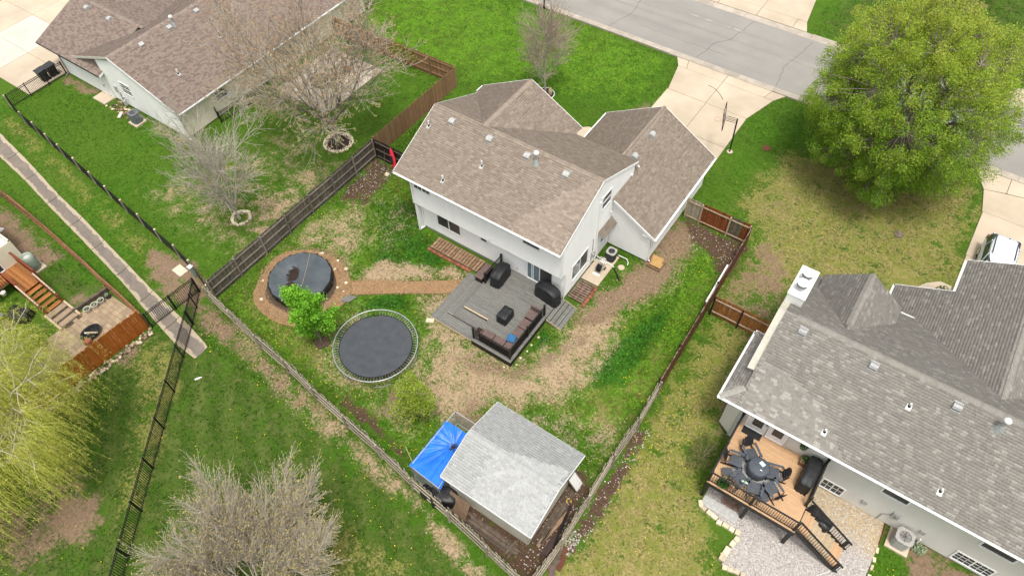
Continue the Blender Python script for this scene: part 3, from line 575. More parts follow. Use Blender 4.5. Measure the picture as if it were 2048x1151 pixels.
# ================================================================ BUILDING HELPERS
CAMPOS = np.array([12.457, -22.943, 36.0])
SH_W = (.17, .24, .32); SH_E = .145
class Roof:
    """shingled roof: thin decking per face, overlapping shingles; the shingles nearest the camera are objects, the rest one mesh"""
    def __init__(s, house, mat, wts=(.12,.27,.3,.24,.07), exposure=SH_E, indiv=0, name='roof', scale=1.0):
        s.h = house; s.mat = mat; s.w = np.array(wts)/sum(wts); s.e = exposure; s.ind = indiv; s.S = []; s.sc = scale
        s.deck = MB(); s.name = name; s.caps = []
    def face(s, pts, shingle=True, th=.05):
        P = [Vector(p) for p in pts]
        n = (P[1]-P[0]).cross(P[2]-P[0]).normalized()
        if n.z < 0: P = P[::-1]; n = -n
        k = len(P)
        s.deck.add([p for p in P]+[p-n*th for p in P], [tuple(range(k)), tuple(range(k,2*k))[::-1]]+[(i,k+i,k+(i+1)%k,(i+1)%k) for i in range(k)])
        if not shingle: return
        u = Vector((0,0,1)).cross(n).normalized(); v = n.cross(u)
        o = min(P, key=lambda p: p.dot(v))
        Q = [((p-o).dot(u), (p-o).dot(v)) for p in P]
        vmax = max(q[1] for q in Q); c = 0; v0 = 0.0
        while v0 < vmax-.02:
            vm = min(v0+s.e*.5, vmax-.005); xs = []
            for i in range(k):
                (ax, ay), (bx, by) = Q[i], Q[(i+1)%k]
                if (ay <= vm) != (by <= vm): xs.append(ax+(bx-ax)*(vm-ay)/(by-ay))
            if len(xs) >= 2:
                ua, ub = min(xs), max(xs); x = ua-random.uniform(0, .3)
                while x < ub:
                    wd = random.choice(SH_W)*s.sc; x0 = max(x, ua); x1 = min(x+wd-.006, ub)
                    if x1-x0 > .02:
                        tone = (rng.choice(5, p=s.w)+random.uniform(-.35,.35))/4
                        s.S.append((o, u, v, n, x0, x1, v0, max(0, min(1, tone)), abs((x1-x0)-(wd-.006)) < 1e-6, v0+s.e > vmax))
                    x += wd
            v0 += s.e; c += 1
    def ridge(s, p0, p1, drop=.42, wd=.17, tone=None):
        s.caps.append((Vector(p0), Vector(p1), drop, wd, tone))
    def build(s):
        rf = part('roof', s.deck, MATS['concrete_base'], s.h)
        S = s.S
        cen = np.array([tuple(a[0]+a[1]*((a[4]+a[5])/2)+a[2]*a[6]) for a in S])
        order = np.argsort(((cen-CAMPOS)**2).sum(1)) if len(S) else []
        chosen = set()
        for i in order:
            if len(chosen) >= s.ind: break
            if S[i][8] and not S[i][9] and S[i][3].dot(Vector(CAMPOS-cen[i]).normalized()) > .3: chosen.add(int(i))
        V = []; F = []; T = []
        h0, h1 = .016, .003; e = s.e
        for i, (o, u, v, n, x0, x1, v0, tone, full, top) in enumerate(S):
            if i in chosen: continue
            ve = e+(0 if top else .02); b = len(V)
            lift = h0+random.uniform(0,.006)
            for x in (x0, x1):
                V += [tuple(o+u*x+v*(v0-.008)+n*.001), tuple(o+u*x+v*(v0-.008)+n*lift), tuple(o+u*x+v*(v0+ve)+n*h1)]
            F += [(b+1, b+4, b+5, b+2), (b, b+3, b+4, b+1)]; T += [tone, tone]
        me = np_mesh('shingles', np.array(V), np.array(F), T, off(rf))
        so_ = link('shingles', me, s.mat, rf); tag(so_, kind='stuff')
        lib = {}
        for i in chosen:
            o, u, v, n, x0, x1, v0, tone, full, top = S[i]
            wd = x1-x0; key = (round(wd,3), round(tone*8)/8)
            if key not in lib:
                mb = MB(); ve = e+.02
                mb.add([(0,-.008,.001),(wd,-.008,.001),(wd,-.008,h0+.003),(0,-.008,h0+.003),(0,ve,h1),(wd,ve,h1),(0,ve,.0005),(wd,ve,.0005)],
                       [(0,1,2,3),(3,2,5,4),(4,5,7,6),(6,7,1,0),(0,3,4,6),(1,7,5,2)], key[1])
                lib[key] = mk_mesh('shingle', mb); lib[key].materials.append(s.mat)
            ob = bpy.data.objects.new('shingle', lib[key]); col.objects.link(ob); ob.parent = rf
            p = o+u*x0+v*v0-off(rf)
            ob.matrix_local = Matrix(((u.x,v.x,n.x,p.x),(u.y,v.y,n.y,p.y),(u.z,v.z,n.z,p.z),(0,0,0,1)))
        capl = {}
        for p0, p1, drop, wd, tone in s.caps:
            d = (p1-p0); L = d.length; d.normalize(); sd = d.cross(Vector((0,0,1))).normalized(); up = sd.cross(d)
            k = max(1, int(L/.2))
            for i in range(k):
                tn = tone if tone is not None else random.choice((.25,.5,.5,.75,.75))
                key = (round(tn*4)/4, round(drop,2), round(wd,2))
                if key not in capl:
                    mb = MB(); a = .205; z = -drop*wd
                    mb.add([(0,-wd,z),(0,0,.0),(0,wd,z),(a,-wd,z+.0),(a,0,.018),(a,wd,z+.0),(0,-wd,z-.012),(0,0,-.012),(0,wd,z-.012),(a,-wd,z-.012),(a,0,.004),(a,wd,z-.012)],
                       [(0,3,4,1),(1,4,5,2),(6,7,10,9),(7,8,11,10),(0,1,7,6),(1,2,8,7),(3,9,10,4),(4,10,11,5),(0,6,9,3),(2,5,11,8)], key[0])
                    capl[key] = mk_mesh('ridge_cap', mb); capl[key].materials.append(s.mat)
                ob = bpy.data.objects.new('ridge_cap', capl[key]); col.objects.link(ob); ob.parent = rf
                p = p0+d*(i*L/k)+up*.028-off(rf)
                ob.matrix_local = Matrix(((d.x,-sd.x,up.x,p.x),(d.y,-sd.y,up.y,p.y),(d.z,-sd.z,up.z,p.z),(0,0,0,1)))
        s.obj = rf; return rf
def siding(name, house, mat, P, org, ud, nd_, lap=.125, depth=.024):
    """lap siding over a convex wall polygon P [(u,z)...]; org = world point of u=0,z=0; ud = direction of u; nd_ = outward normal"""
    org = Vector(org); ud = Vector(ud).normalized(); nn = Vector(nd_).normalized(); mb = MB(); k = len(P)
    def ext(z):
        xs = []
        for i in range(k):
            (ax, az), (bx, bz) = P[i], P[(i+1)%k]
            if (az <= z) != (bz <= z): xs.append(ax+(bx-ax)*(z-az)/(bz-az))
        return (min(xs), max(xs)) if len(xs) > 1 else None
    z0 = min(p[1] for p in P); z1 = max(p[1] for p in P); z = z0
    W = lambda u, zz, d: tuple(org+ud*u+Vector((0,0,zz))+nn*d)
    while z < z1-.004:
        zb = min(z+lap, z1); a = ext(z+.001); b = ext(zb-.001)
        if a and b:
            mb.add([W(a[0],z,depth),W(a[1],z,depth),W(b[1],zb,.001),W(b[0],zb,.001),W(a[0],z,0),W(a[1],z,0)], [(0,1,2,3),(4,5,1,0)])
        z = zb
    # solid backing wall, 0.12 thick
    pts = [W(u,zz,0) for u, zz in P]+[W(u,zz,-.12) for u, zz in P]
    mb.add(pts, [tuple(range(k)), tuple(range(k,2*k))[::-1]]+[(i,k+i,k+(i+1)%k,(i+1)%k) for i in range(k)])
    return part(name, mb, mat, house)
def window(house, org, ud, nd_, u0, u1, z0, z1, kind='slider', name='window', glass='glass_dark', glass2=None, tr=.075, trim='white_trim', grid=(0,0)):
    """framed window standing on a wall; panes set back inside the frame"""
    org = Vector(org); ud = Vector(ud).normalized(); nn = Vector(nd_).normalized(); up = Vector((0,0,1))
    def bar(mb, a0, a1, b0, b1, d0, d1):
        c = org+ud*((a0+a1)/2)+up*((b0+b1)/2)+nn*((d0+d1)/2)
        ha, hb, hd = ud*((a1-a0)/2), up*((b1-b0)/2), nn*((d1-d0)/2)
        mb.add([c-ha-hb-hd,c+ha-hb-hd,c+ha+hb-hd,c-ha+hb-hd,c-ha-hb+hd,c+ha-hb+hd,c+ha+hb+hd,c-ha+hb+hd],
               [(0,3,2,1),(4,5,6,7),(0,1,5,4),(1,2,6,5),(2,3,7,6),(3,0,4,7)])
    fr = MB(); bar(fr,u0-tr,u0,z0-tr,z1+tr,.0,.055); bar(fr,u1,u1+tr,z0-tr,z1+tr,.0,.055); bar(fr,u0,u1,z1,z1+tr,.0,.055); bar(fr,u0,u1,z0-tr,z0,.0,.07)
    f = part(name, fr, MATS[trim], house)
    um = (u0+u1)/2; zm = (z0+z1)/2; s_ = MB()
    if kind == 'slider': bar(s_, um-.03, um+.03, z0, z1, .02, .046); halves = [((u0,um-.03),(z0,z1)),((um+.03,u1),(z0,z1))]
    elif kind == 'hung': bar(s_, u0, u1, zm-.03, zm+.03, .02, .046); halves = [((u0,u1),(z0,zm-.03)),((u0,u1),(zm+.03,z1))]
    else: halves = [((u0,u1),(z0,z1))]
    for h, ((a,b),(c,d)) in enumerate(halves):
        pm = MB(); bar(pm, a, b, c, d, .016, .024); part('pane', pm, MATS[glass2 if (h == 1 and glass2) else glass], f)
        gxn, gzn = grid
        for i in range(1, gxn): x = a+(b-a)*i/gxn; bar(s_, x-.011, x+.011, c, d, .024, .036)
        for i in range(1, gzn): z = c+(d-c)*i/gzn; bar(s_, a, b, z-.011, z+.011, .0245, .0355)
    if s_.v: part('sash_bar', s_, MATS[trim], f)
    return f
def gutter(house, p0, p1, side, mat='white_trim', w=.12, h=.11, brackets=0, parent=None):
    """open channel gutter along an eave; side = horizontal outward direction"""
    p0 = Vector(p0); p1 = Vector(p1); sd = Vector(side).normalized(); mb = MB(); up = Vector((0,0,1))
    prof = [(.0,.02),(.0,-h),(w*.75,-h),(w,.0),(w-.018,.0),(w*.75-.012,-h+.02),(.015,-h+.02),(.015,.02)]
    vs_ = [p0+sd*a+up*b for a, b in prof]+[p1+sd*a+up*b for a, b in prof]; n = len(prof)
    mb.add(vs_, [(i,(i+1)%n,n+(i+1)%n,n+i) for i in range(n)]+[tuple(range(n))[::-1], tuple(range(n,2*n))])
    d = p1-p0
    for i in range(brackets):
        c = p0+d*((i+.5)/brackets)+sd*(w/2)+up*.004; L = d.normalized()*.018
        mb.add([c-L-sd*w/2,c+L-sd*w/2,c+L+sd*w/2,c-L+sd*w/2,c-L-sd*w/2+up*.012,c+L-sd*w/2+up*.012,c+L+sd*w/2+up*.012,c-L+sd*w/2+up*.012],
               [(0,3,2,1),(4,5,6,7),(0,1,5,4),(1,2,6,5),(2,3,7,6),(3,0,4,7)])
    return part('gutter', mb, MATS[mat], house)
def downspout(house, x, y, z0, z1, d=(0,-1), mat='white_trim', kick=.3):
    mb = MB().box(x-.04, x+.04, y-.035, y+.035, z0, z1)
    if kick: mb.beam((x, y, z0+.03), (x+d[0]*kick, y+d[1]*kick, max(z0-.08,.05)), .08, .07)
    return part('downspout', mb, MATS[mat], house)
def box_vent(roof, p, slope_dir, pitch, mat='metal_vent', s=.40):
    """low roof vent with a curved hood; slope_dir = horizontal downhill direction"""
    d = Vector((slope_dir[0], slope_dir[1], -pitch)).normalized(); sd = Vector((0,0,1)).cross(d).normalized(); n = d.cross(sd).normalized()
    if n.z < 0: n = -n
    p = Vector(p)+n*.02; mb = MB()
    prof = [(-s*.5,.0),(-s*.45,.10),(-s*.2,.165),(s*.15,.175),(s*.42,.14),(s*.5,.07)]
    vs_ = [p+d*a+n*b-sd*s*.48 for a, b in prof]+[p+d*a+n*b+sd*s*.48 for a, b in prof]; k = len(prof)
    vs_ += [p+d*s*.44-sd*s*.48+n*.0, p+d*s*.44+sd*s*.48+n*.0]
    mb.add(vs_, [(i,i+1,k+i+1,k+i) for i in range(k-1)]+[tuple(range(k))+(2*k,), tuple(range(k,2*k))[::-1]+(2*k+1,)])
    fl = MB(); a, b = d*s*.62, sd*s*.54
    fl.add([p-a-b,p+a-b,p+a+b,p-a+b,p-a-b+n*.008,p+a-b+n*.008,p+a+b+n*.008,p-a+b+n*.008],[(0,1,2,3),(4,7,6,5),(0,4,5,1),(1,5,6,2),(2,6,7,3),(3,7,4,0)])
    v = part('roof_vent', mb, MATS[mat], roof); part('flashing', fl, MATS['metal_vent_grey'], v); return v
def pipe_vent(roof, p, slope_dir, pitch, h=.42):
    d = Vector((slope_dir[0], slope_dir[1], -pitch)).normalized(); sd = Vector((0,0,1)).cross(d).normalized(); n = d.cross(sd).normalized()
    if n.z < 0: n = -n
    p = Vector(p)
    v = part('vent_pipe', MB().cyl(p-Vector((0,0,.05)), p+Vector((0,0,h)), .045, n=10), MATS['pvc_white'], roof)
    part('pipe_boot', MB().cyl(p-Vector((0,0,.03)), p+Vector((0,0,.14)), .085, .055, n=10), MATS['rubber'], v)
    fl = MB(); q = p+n*.022+d*.05; a, b = d*.15, sd*.12
    fl.add([q-a-b,q+a-b,q+a+b,q-a+b,q-a-b+n*.008,q+a-b+n*.008,q+a+b+n*.008,q-a+b+n*.008],[(0,1,2,3),(4,7,6,5),(0,4,5,1),(1,5,6,2),(2,6,7,3),(3,7,4,0)])
    part('flashing', fl, MATS['metal_vent'], v); return v
def flue(roof, p, h=.9, r=.13):
    p = Vector(p); up = Vector((0,0,1))
    v = part('flue_pipe', MB().cyl(p-up*.1, p+up*h, r*.75, n=14), MATS['metal_galv'], roof)
    part('flue_cap', MB().lathe([(r*.8,0),(r*1.25,.03),(r*1.25,.10),(r*.9,.16)], p+up*(h-.02), 16), MATS['pvc_white'], v)
    part('flue_cone', MB().cyl(p-up*.08, p+up*.28, r*2.0, r*.85, n=14), MATS['metal_galv'], v); return v
def trim_board(house, p0, p1, w=.03, h=.16, mat='white_trim', name='rake_board'):
    return part(name, MB().beam(p0, p1, w, h), MATS[mat], house)
def ac_unit(label, x, y, z=.1, s=.62, h=.75, mat='ac_grey', rz=0, group=None):
    t = thing('air_conditioner', label, 'air conditioner', (x,y,0), rz, group, local=True)
    part('pad', MB().box(-s*.66, s*.66, -s*.66, s*.66, -.05, z), MATS['concrete'], t)
    r = s/2; ring = []
    for k in range(16):
        a = 2*PI*k/16+PI/16; c, q = math.cos(a), math.sin(a); m_ = (abs(c)**5+abs(q)**5)**(-.2); ring.append((c*m_*r, q*m_*r))
    body = MB(); body.prism(ring, z+.03, z+h-.05); part('cabinet', body, MATS[mat], t)
    gr = MB()
    for i in range(9): zz = z+.1+i*(h-.22)/8; gr.prism([(a*1.012, b*1.012) for a, b in ring], zz, zz+.022)
    part('louver_band', gr, MATS[mat], t)
    top = MB(); n = 16; R0 = r*.70
    vs_ = [(a*1.03,b*1.03,z+h) for a, b in ring]+[(R0*math.cos(2*PI*k/16+PI/16), R0*math.sin(2*PI*k/16+PI/16), z+h) for k in range(16)]
    vs_ += [(a*1.03,b*1.03,z+h-.06) for a, b in ring]+[(R0*math.cos(2*PI*k/16+PI/16), R0*math.sin(2*PI*k/16+PI/16), z+h-.10) for k in range(16)]
    top.add(vs_, [(k,(k+1)%n,n+(k+1)%n,n+k) for k in range(n)]+[(2*n+k,2*n+(k+1)%n,(k+1)%n,k) for k in range(n)]+[(n+k,n+(k+1)%n,3*n+(k+1)%n,3*n+k) for k in range(n)])
    part('top_panel', top, MATS['ac_grey'] if mat != 'ac_blue' else MATS[mat], t)
    part('fan_well', MB().cyl((0,0,z+h-.10), (0,0,z+h-.09), R0, n=16), MATS['rubber'], t)
    fan = MB().cyl((0,0,z+h-.09), (0,0,z+h-.02), r*.2, n=12)
    for k in range(4):
        a = k*PI/2; fan.obox((math.cos(a)*R0*.52, math.sin(a)*R0*.52, z+h-.06), (R0*.75, r*.32, .012), a, rx=.35)
    part('fan', fan, MATS['metal_vent_grey'], t)
    gl = MB()
    for k in (.35,.6,.85): gl.tube([(R0*k*math.cos(2*PI*i/16), R0*k*math.sin(2*PI*i/16), z+h+.004) for i in range(16)], .006, 4, closed=True)
    for k in range(4): gl.beam((-R0*math.cos(k*PI/4), -R0*math.sin(k*PI/4), z+h+.004), (R0*math.cos(k*PI/4), R0*math.sin(k*PI/4), z+h+.004), .008, .008)
    part('fan_guard', gl, MATS['metal_black'], t); return t

# ================================================================ MAIN HOUSE
H = thing('house', 'two storey house with white siding, tan shingle roof and attached front garage', 'house', (-5.5,3.5,0))
X, Y, Zv = (1,0,0), (0,1,0), (0,0,1)
NY = (0,-1,0)
siding('lower_wall', H, MATS['white_siding'], [(0,.25),(11,.25),(11,2.62),(0,2.62)], (-11,-.25,0), X, NY)
part('foundation', MB().box(-10.98,-.02,-.22,7.7,-.2,.25).box(-.3,2.8,5.4,13.4,-.2,.2), MATS['concrete_base'], H)
siding('upper_wall', H, MATS['white_siding'], [(0,2.62),(11.15,2.62),(11.15,4.98),(0,4.98)], (-11.15,-.65,0), X, NY)
part('overhang_floor', MB().box(-11.15,0,-.64,-.2,2.60,2.619), MATS['white_trim'], H)
pit = (7.2-5.1)/4.55
def mz(y): return 5.1+pit*((y+.95) if y <= 3.6 else (8.15-y))-.06
siding('gable_wall', H, MATS['white_siding'], [(0,.25),(3.75,.25),(3.75,2.62),(0,2.62)], (0,-.25,0), Y, X)
siding('gable_wall', H, MATS['white_siding'], [(-.4,2.62),(8.0,2.62),(8.0,mz(7.75)),(3.85,mz(3.6)),(-.4,mz(-.65))], (0,-.25,0), Y, X)
siding('gable_wall', H, MATS['white_siding'], [(0,.2),(4.4,.2),(4.4,2.62),(0,2.62)], (-.03,3.5,0), Y, X)
siding('gable_wall', H, MATS['white_siding'], [(0,0),(8.4,0),(8.4,mz(7.75)),(4.25,mz(3.6)),(0,mz(-.65))], (-11.15,-.65,0), Y, (-1,0,0))
siding('front_wall', H, MATS['white_siding'], [(0,0),(11.15,0),(11.15,4.98),(0,4.98)], (-11.15,7.75,0), X, (0,1,0))
# corner boards
for (x, y, z0, z1) in ((-.055,-.655,2.62,5.0),(-11.1,-.655,2.62,4.95),(-10.95,-.255,.2,2.6)):
    part('corner_board', MB().box(x-.07,x+.07,y-.03,y+.03,z0,z1), MATS['white_trim'], H)
part('corner_board', MB().box(-.03,.03,-.27,-.13,.2,2.6), MATS['white_trim'], H)
part('corner_board', MB().box(-.03,.03,-.67,-.53,2.62,5.0), MATS['white_trim'], H)
part('corner_board', MB().box(-.02,.028,3.44,3.56,.2,5.9), MATS['white_trim'], H)
roof = Roof(H, MATS['shingle_tan'], indiv=300)
roof.face([(0.03,-.95,5.1),(-12.2,-.95,5.1),(-12.2,3.6,7.2),(.03,3.6,7.2)])
roof.face([(.03,3.6,7.2),(-12.2,3.6,7.2),(-12.2,8.15,5.1),(.03,8.15,5.1)])
# front cross gable
cgx, cgy = -8.45, 8.9; hw = 3.95
zr = 7.24; ze = zr-hw*.54
roof.face([(cgx,3.5,zr),(cgx,cgy,zr),(cgx-hw,cgy,ze),(cgx-hw,3.5,ze)][::-1]); roof.face([(cgx,3.5,zr),(cgx,cgy,zr),(cgx+hw,cgy,ze),(cgx+hw,3.5,ze)])
siding('front_gable_wall', H, MATS['white_siding'], [(.4,0),(2*hw-.4,0),(2*hw-.4,ze+.1),(hw,zr-.15),(.4,ze+.1)], (cgx-hw,8.5,0), X, (0,1,0))
for x in (cgx-hw+.4, cgx+hw-.5): part('side_wall', MB().box(x,x+.1,7.7,8.5,0,ze), MATS['white_siding'], H)
# garage
roof.face([(3.15,5.1,2.6),(3.15,13.85,2.6),(-1.03,13.85,5.0),(-1.03,5.1,5.0)]); roof.face([(-5.2,5.1,2.6),(-5.2,13.85,2.6),(-1.03,13.85,5.0),(-1.03,5.1,5.0)][::-1])
roof.ridge((-12.2,3.6,7.2),(-9.0,3.6,7.2),.46); roof.ridge((-7.6,3.6,7.2),(.03,3.6,7.2),.46); roof.ridge((cgx,3.6,zr),(cgx,cgy,zr),.54); roof.ridge((-1.03,7.0,5.0),(-1.03,13.85,5.0),.57)
# hood over the side window
roof.face([(.45,3.6,2.35),(.45,5.25,2.35),(.02,5.25,2.72),(.02,3.6,2.72)])
rf = roof.build()
siding('garage_wall', H, MATS['greige_siding'] if False else MATS['white_siding'], [(0,.15),(2.85,.15),(2.85,2.62),(0,4.15)], (0,5.3,0), X, NY)
siding('garage_wall', H, MATS['white_siding'], [(0,.15),(8.2,.15),(8.2,2.5),(0,2.5)], (2.85,5.3,0), Y, X)
siding('garage_wall', H, MATS['white_siding'], [(0,0),(7.65,0),(7.65,2.5),(3.77,4.75),(0,2.5)], (-4.8,13.45,0), X, (0,1,0))
part('garage_door', MB().box(-3.6,1.5,13.46,13.53,.05,2.2), MATS['white_trim'], H)
siding('garage_wall', H, MATS['white_siding'], [(0,0),(5.6,0),(5.6,2.5),(0,2.5)], (-4.8,7.8,0), Y, (-1,0,0))
part('corner_board', MB().box(2.79,2.87,5.27,5.35,.1,2.55), MATS['white_trim'], H)
part('eave_return', MB().prism([(2.3,5.12),(3.12,5.12),(3.12,5.32),(2.3,5.32)], 2.46, 2.52), MATS['white_trim'], H)
part('eave_return', MB().add([(2.35,5.13,2.52),(3.12,5.13,2.52),(2.35,5.13,2.98),(2.35,5.33,2.52),(3.12,5.33,2.52),(2.35,5.33,2.98)],[(0,1,2),(3,5,4),(0,3,4,1),(1,4,5,2),(2,5,3,0)]), MATS['white_trim'], H)
gutter(H,(-12.2,-.96,5.07),(.03,-.96,5.07),(0,-1,0)); gutter(H,(3.16,5.1,2.57),(3.16,13.85,2.57),(1,0,0),brackets=12); gutter(H,(-5.21,9.0,2.57),(-5.21,13.85,2.57),(-1,0,0)); gutter(H,(-12.2,8.16,5.07),(-11.9,8.16,5.07),(0,1,0))
gutter(H,(cgx-hw-.01,8.2,ze-.03),(cgx-hw-.01,cgy,ze-.03),(-1,0,0))
for a, b2 in (((.045,-.95,5.02),(.045,3.6,7.12)),((.045,8.15,5.02),(.045,3.6,7.12)),((-12.215,-.95,5.02),(-12.215,3.6,7.12)),((-12.215,8.15,5.02),(-12.215,3.6,7.12)),
             ((0.1,5.085,4.28),(3.15,5.085,2.53)),((-1.03,13.865,4.93),(3.15,13.865,2.53)),((-1.03,13.865,4.93),(-5.2,13.865,2.53)),((cgx,cgy+.015,zr-.07),(cgx+hw,cgy+.015,ze-.07)),((cgx,cgy+.015,zr-.07),(cgx-hw,cgy+.015,ze-.07))):
    trim_board(H, a, b2)
downspout(H,-11.1,-.74,2.7,5.0,(0,1),kick=.35); downspout(H,-10.9,-.32,.15,2.6,(-.6,-1)); downspout(H,.07,3.42,.2,5.6,(1,0),'white_trim',0)
downspout(H,2.93,5.42,.1,2.5,(1,0))
o1 = (0,-.25,0)
window(H,o1,X,NY,-9.67,-7.86,1.12,2.06,'slider',glass='glass_screen',glass2='glass_dark')
window(H,o1,X,NY,-6.17,-5.72,1.80,2.10,'single',glass='glass_screen')
o2 = (0,-.65,0)
window(H,o2,X,NY,-10.88,-9.66,4.18,4.85,'slider',grid=(2,1),glass='glass_screen'); window(H,o2,X,NY,-2.68,-1.55,4.22,4.85,'single')
# sliding door
sd_ = window(H,o1,X,NY,-2.62,-.86,.56,2.18,'slider','patio_door','glass_blue','glass_screen',tr=.10)
part('vertical_blind', MB().box(-2.36,-2.30,-.275,-.272,.6,2.15).box(-2.26,-2.18,-.275,-.272,.6,2.15), MATS['pvc_white'], sd_)
part('downpipe_trim', MB().box(-2.92,-2.80,-.31,-.25,.47,2.6), MATS['white_trim'], H)
og = (0,0,0)
window(H,og,Y,X,.62,2.42,1.02,2.42,'slider',glass='glass_blue',glass2='glass_screen'); window(H,og,Y,X,3.72,4.72,4.62,5.62,'hung',glass='glass_screen',glass2='glass_dark'); window(H,og,Y,X,4.05,4.98,1.2,2.15,'hung',glass='glass_blue',glass2='glass_dark')
part('window_surround', MB().box(0,.012,3.85,5.2,.7,2.34), MATS['white_trim'], H)
for p in ((-10.45,3.08,6.96),(-7.59,3.06,6.95),(-4.88,3.07,6.96),(-2.15,3.04,6.94)): box_vent(rf,p,(0,-1),pit)
for p in ((-11.72,2.27,6.59),(-8.85,-.18,5.46),(-7.11,1.5,6.23)): pipe_vent(rf,p,(0,-1),pit)
flue(rf,(-4.17,2.92,6.88),.75)
for p in ((-.55,11.17,4.73),(-.53,8.78,4.71)): box_vent(rf,p,(1,0),.575)
em = part('electric_meter', MB().box(.01,.12,2.9,3.15,.95,1.45).cyl((.12,3.03,1.25),(.2,3.03,1.25),.09), MATS['metal_vent'], H)
part('conduit', MB().cyl((.06,3.03,1.4),(.06,3.03,2.7),.025,n=8).cyl((.06,2.95,.1),(.06,2.95,1.0),.02,n=8).box(.01,.1,3.22,3.42,.8,1.2), MATS['metal_vent'], em)
part('wall_lamp', MB().box(0,.1,5.0,5.1,3.2,3.35).cyl((.1,8.0,4.9),(.2,8.02,4.8),.06), MATS['pvc_white'], H)
part('flood_light', MB().box(.02,.14,7.3,7.42,4.5,4.66), MATS['pvc_white'], H)
part('dryer_vent', MB().obox((-5.2,-.66,2.78),(.14,.06,.14)), MATS['pvc_white'], H)
part('hose_tap', MB().cyl((-3.4,-.26,.9),(-3.4,-.36,.9),.02,n=6).cyl((-3.4,-.34,.9),(-3.4,-.34,.8),.02,n=6), MATS['metal_vent_grey'], H)

# ================================================================ SHED
SH = thing('garden_shed', 'garden shed with pale grey shingle roof in the back corner of the yard', 'shed', (4,-11.6,0))
sp = (3.15-2.35)/2.45
sroof = Roof(SH, MATS['shingle_pale'], (.08,.25,.3,.27,.10), indiv=300)
sroof.face([(1.45,-14.15,2.35),(6.8,-14.15,2.35),(6.8,-11.7,3.15),(1.45,-11.7,3.15)][::-1]); sroof.face([(1.45,-9.25,2.35),(6.8,-9.25,2.35),(6.8,-11.7,3.15),(1.45,-11.7,3.15)])
sroof.ridge((1.45,-11.7,3.15),(6.8,-11.7,3.15),.33,.19)
srf = sroof.build()
M('shed_paint', (.55,.53,.44), (.46,.44,.36), 1.2, .7)
for (org, ud, nn, P) in (((1.75,-13.95,0),X,NY,[(0,.15),(4.75,.15),(4.75,2.4),(0,2.4)]), ((1.75,-9.45,0),X,(0,1,0),[(0,.15),(4.75,.15),(4.75,2.4),(0,2.4)]),
        ((6.5,-13.95,0),Y,X,[(0,.15),(4.5,.15),(4.5,2.38),(2.25,3.05),(0,2.38)]), ((1.75,-13.95,0),Y,(-1,0,0),[(0,.15),(4.5,.15),(4.5,2.38),(2.25,3.05),(0,2.38)])):
    siding('wall', SH, MATS['shed_paint'], P, org, ud, nn, lap=.2)
part('skid', MB().box(1.8,6.45,-13.8,-13.6,-.02,.16).box(1.8,6.45,-9.8,-9.6,-.02,.16), MATS['lumber_grey'], SH)
trim_board(SH,(1.45,-14.17,2.27),(6.8,-14.17,2.27),.03,.17,'white_trim','fascia'); trim_board(SH,(1.45,-9.23,2.27),(6.8,-9.23,2.27),.03,.13,'white_trim','fascia')
for x in (1.44, 6.81):
    trim_board(SH,(x,-14.15,2.28),(x,-11.7,3.08),.03,.12); trim_board(SH,(x,-9.25,2.28),(x,-11.7,3.08),.03,.12)

# ================================================================ RIGHT HOUSE
RH = thing('house', 'low house with grey shingle roof, white chimney and tan deck with black rails', 'house', (18,2,0))
rp = (6.4-4.0)/4.82
rroof = Roof(RH, MATS['shingle_grey'], (.14,.33,.28,.15,.10), indiv=300)
rroof.face([(11.9,-3.4,4.0),(32,-3.4,4.0),(32,1.42,6.4),(11.9,1.42,6.4)][::-1])
rroof.face([(11.9,1.42,6.4),(32,1.42,6.4),(32,7.0,3.62),(11.9,7.0,3.62)][::-1])
# bay roof at the left end
rroof.face([(11.07,-3.4,4.0),(11.92,-3.4,4.0),(11.92,-2.55,4.0+.85*rp)][::-1])
rroof.face([(11.07,-3.4,4.0),(11.92,-2.55,4.0+.85*rp),(11.92,.35,4.0+.85*rp),(11.07,1.2,4.0)])
rroof.face([(11.07,1.2,4.0),(11.92,.35,4.0+.85*rp),(11.92,1.2,4.0)])
# front gable and garage wing
g2x, g2h = 14.84, 2.1
rroof.face([(g2x,1.6,5.95),(g2x,6.6,5.95),(g2x+g2h,6.6,5.95-g2h*.75),(g2x+g2h,1.6,5.95-g2h*.75)]); rroof.face([(g2x,1.6,5.95),(g2x,6.6,5.95),(g2x-g2h,6.6,5.95-g2h*.75),(g2x-g2h,1.6,5.95-g2h*.75)][::-1])
wx, wz = 22.15, 5.75
rroof.face([(wx,1.5,wz),(wx,12.2,wz),(wx-3.1,12.2,wz-3.1*.5),(wx-3.1,1.5,wz-3.1*.5)][::-1]); rroof.face([(wx,1.5,wz),(wx,12.2,wz),(wx+4.2,12.2,wz-4.2*.5),(wx+4.2,1.5,wz-4.2*.5)])
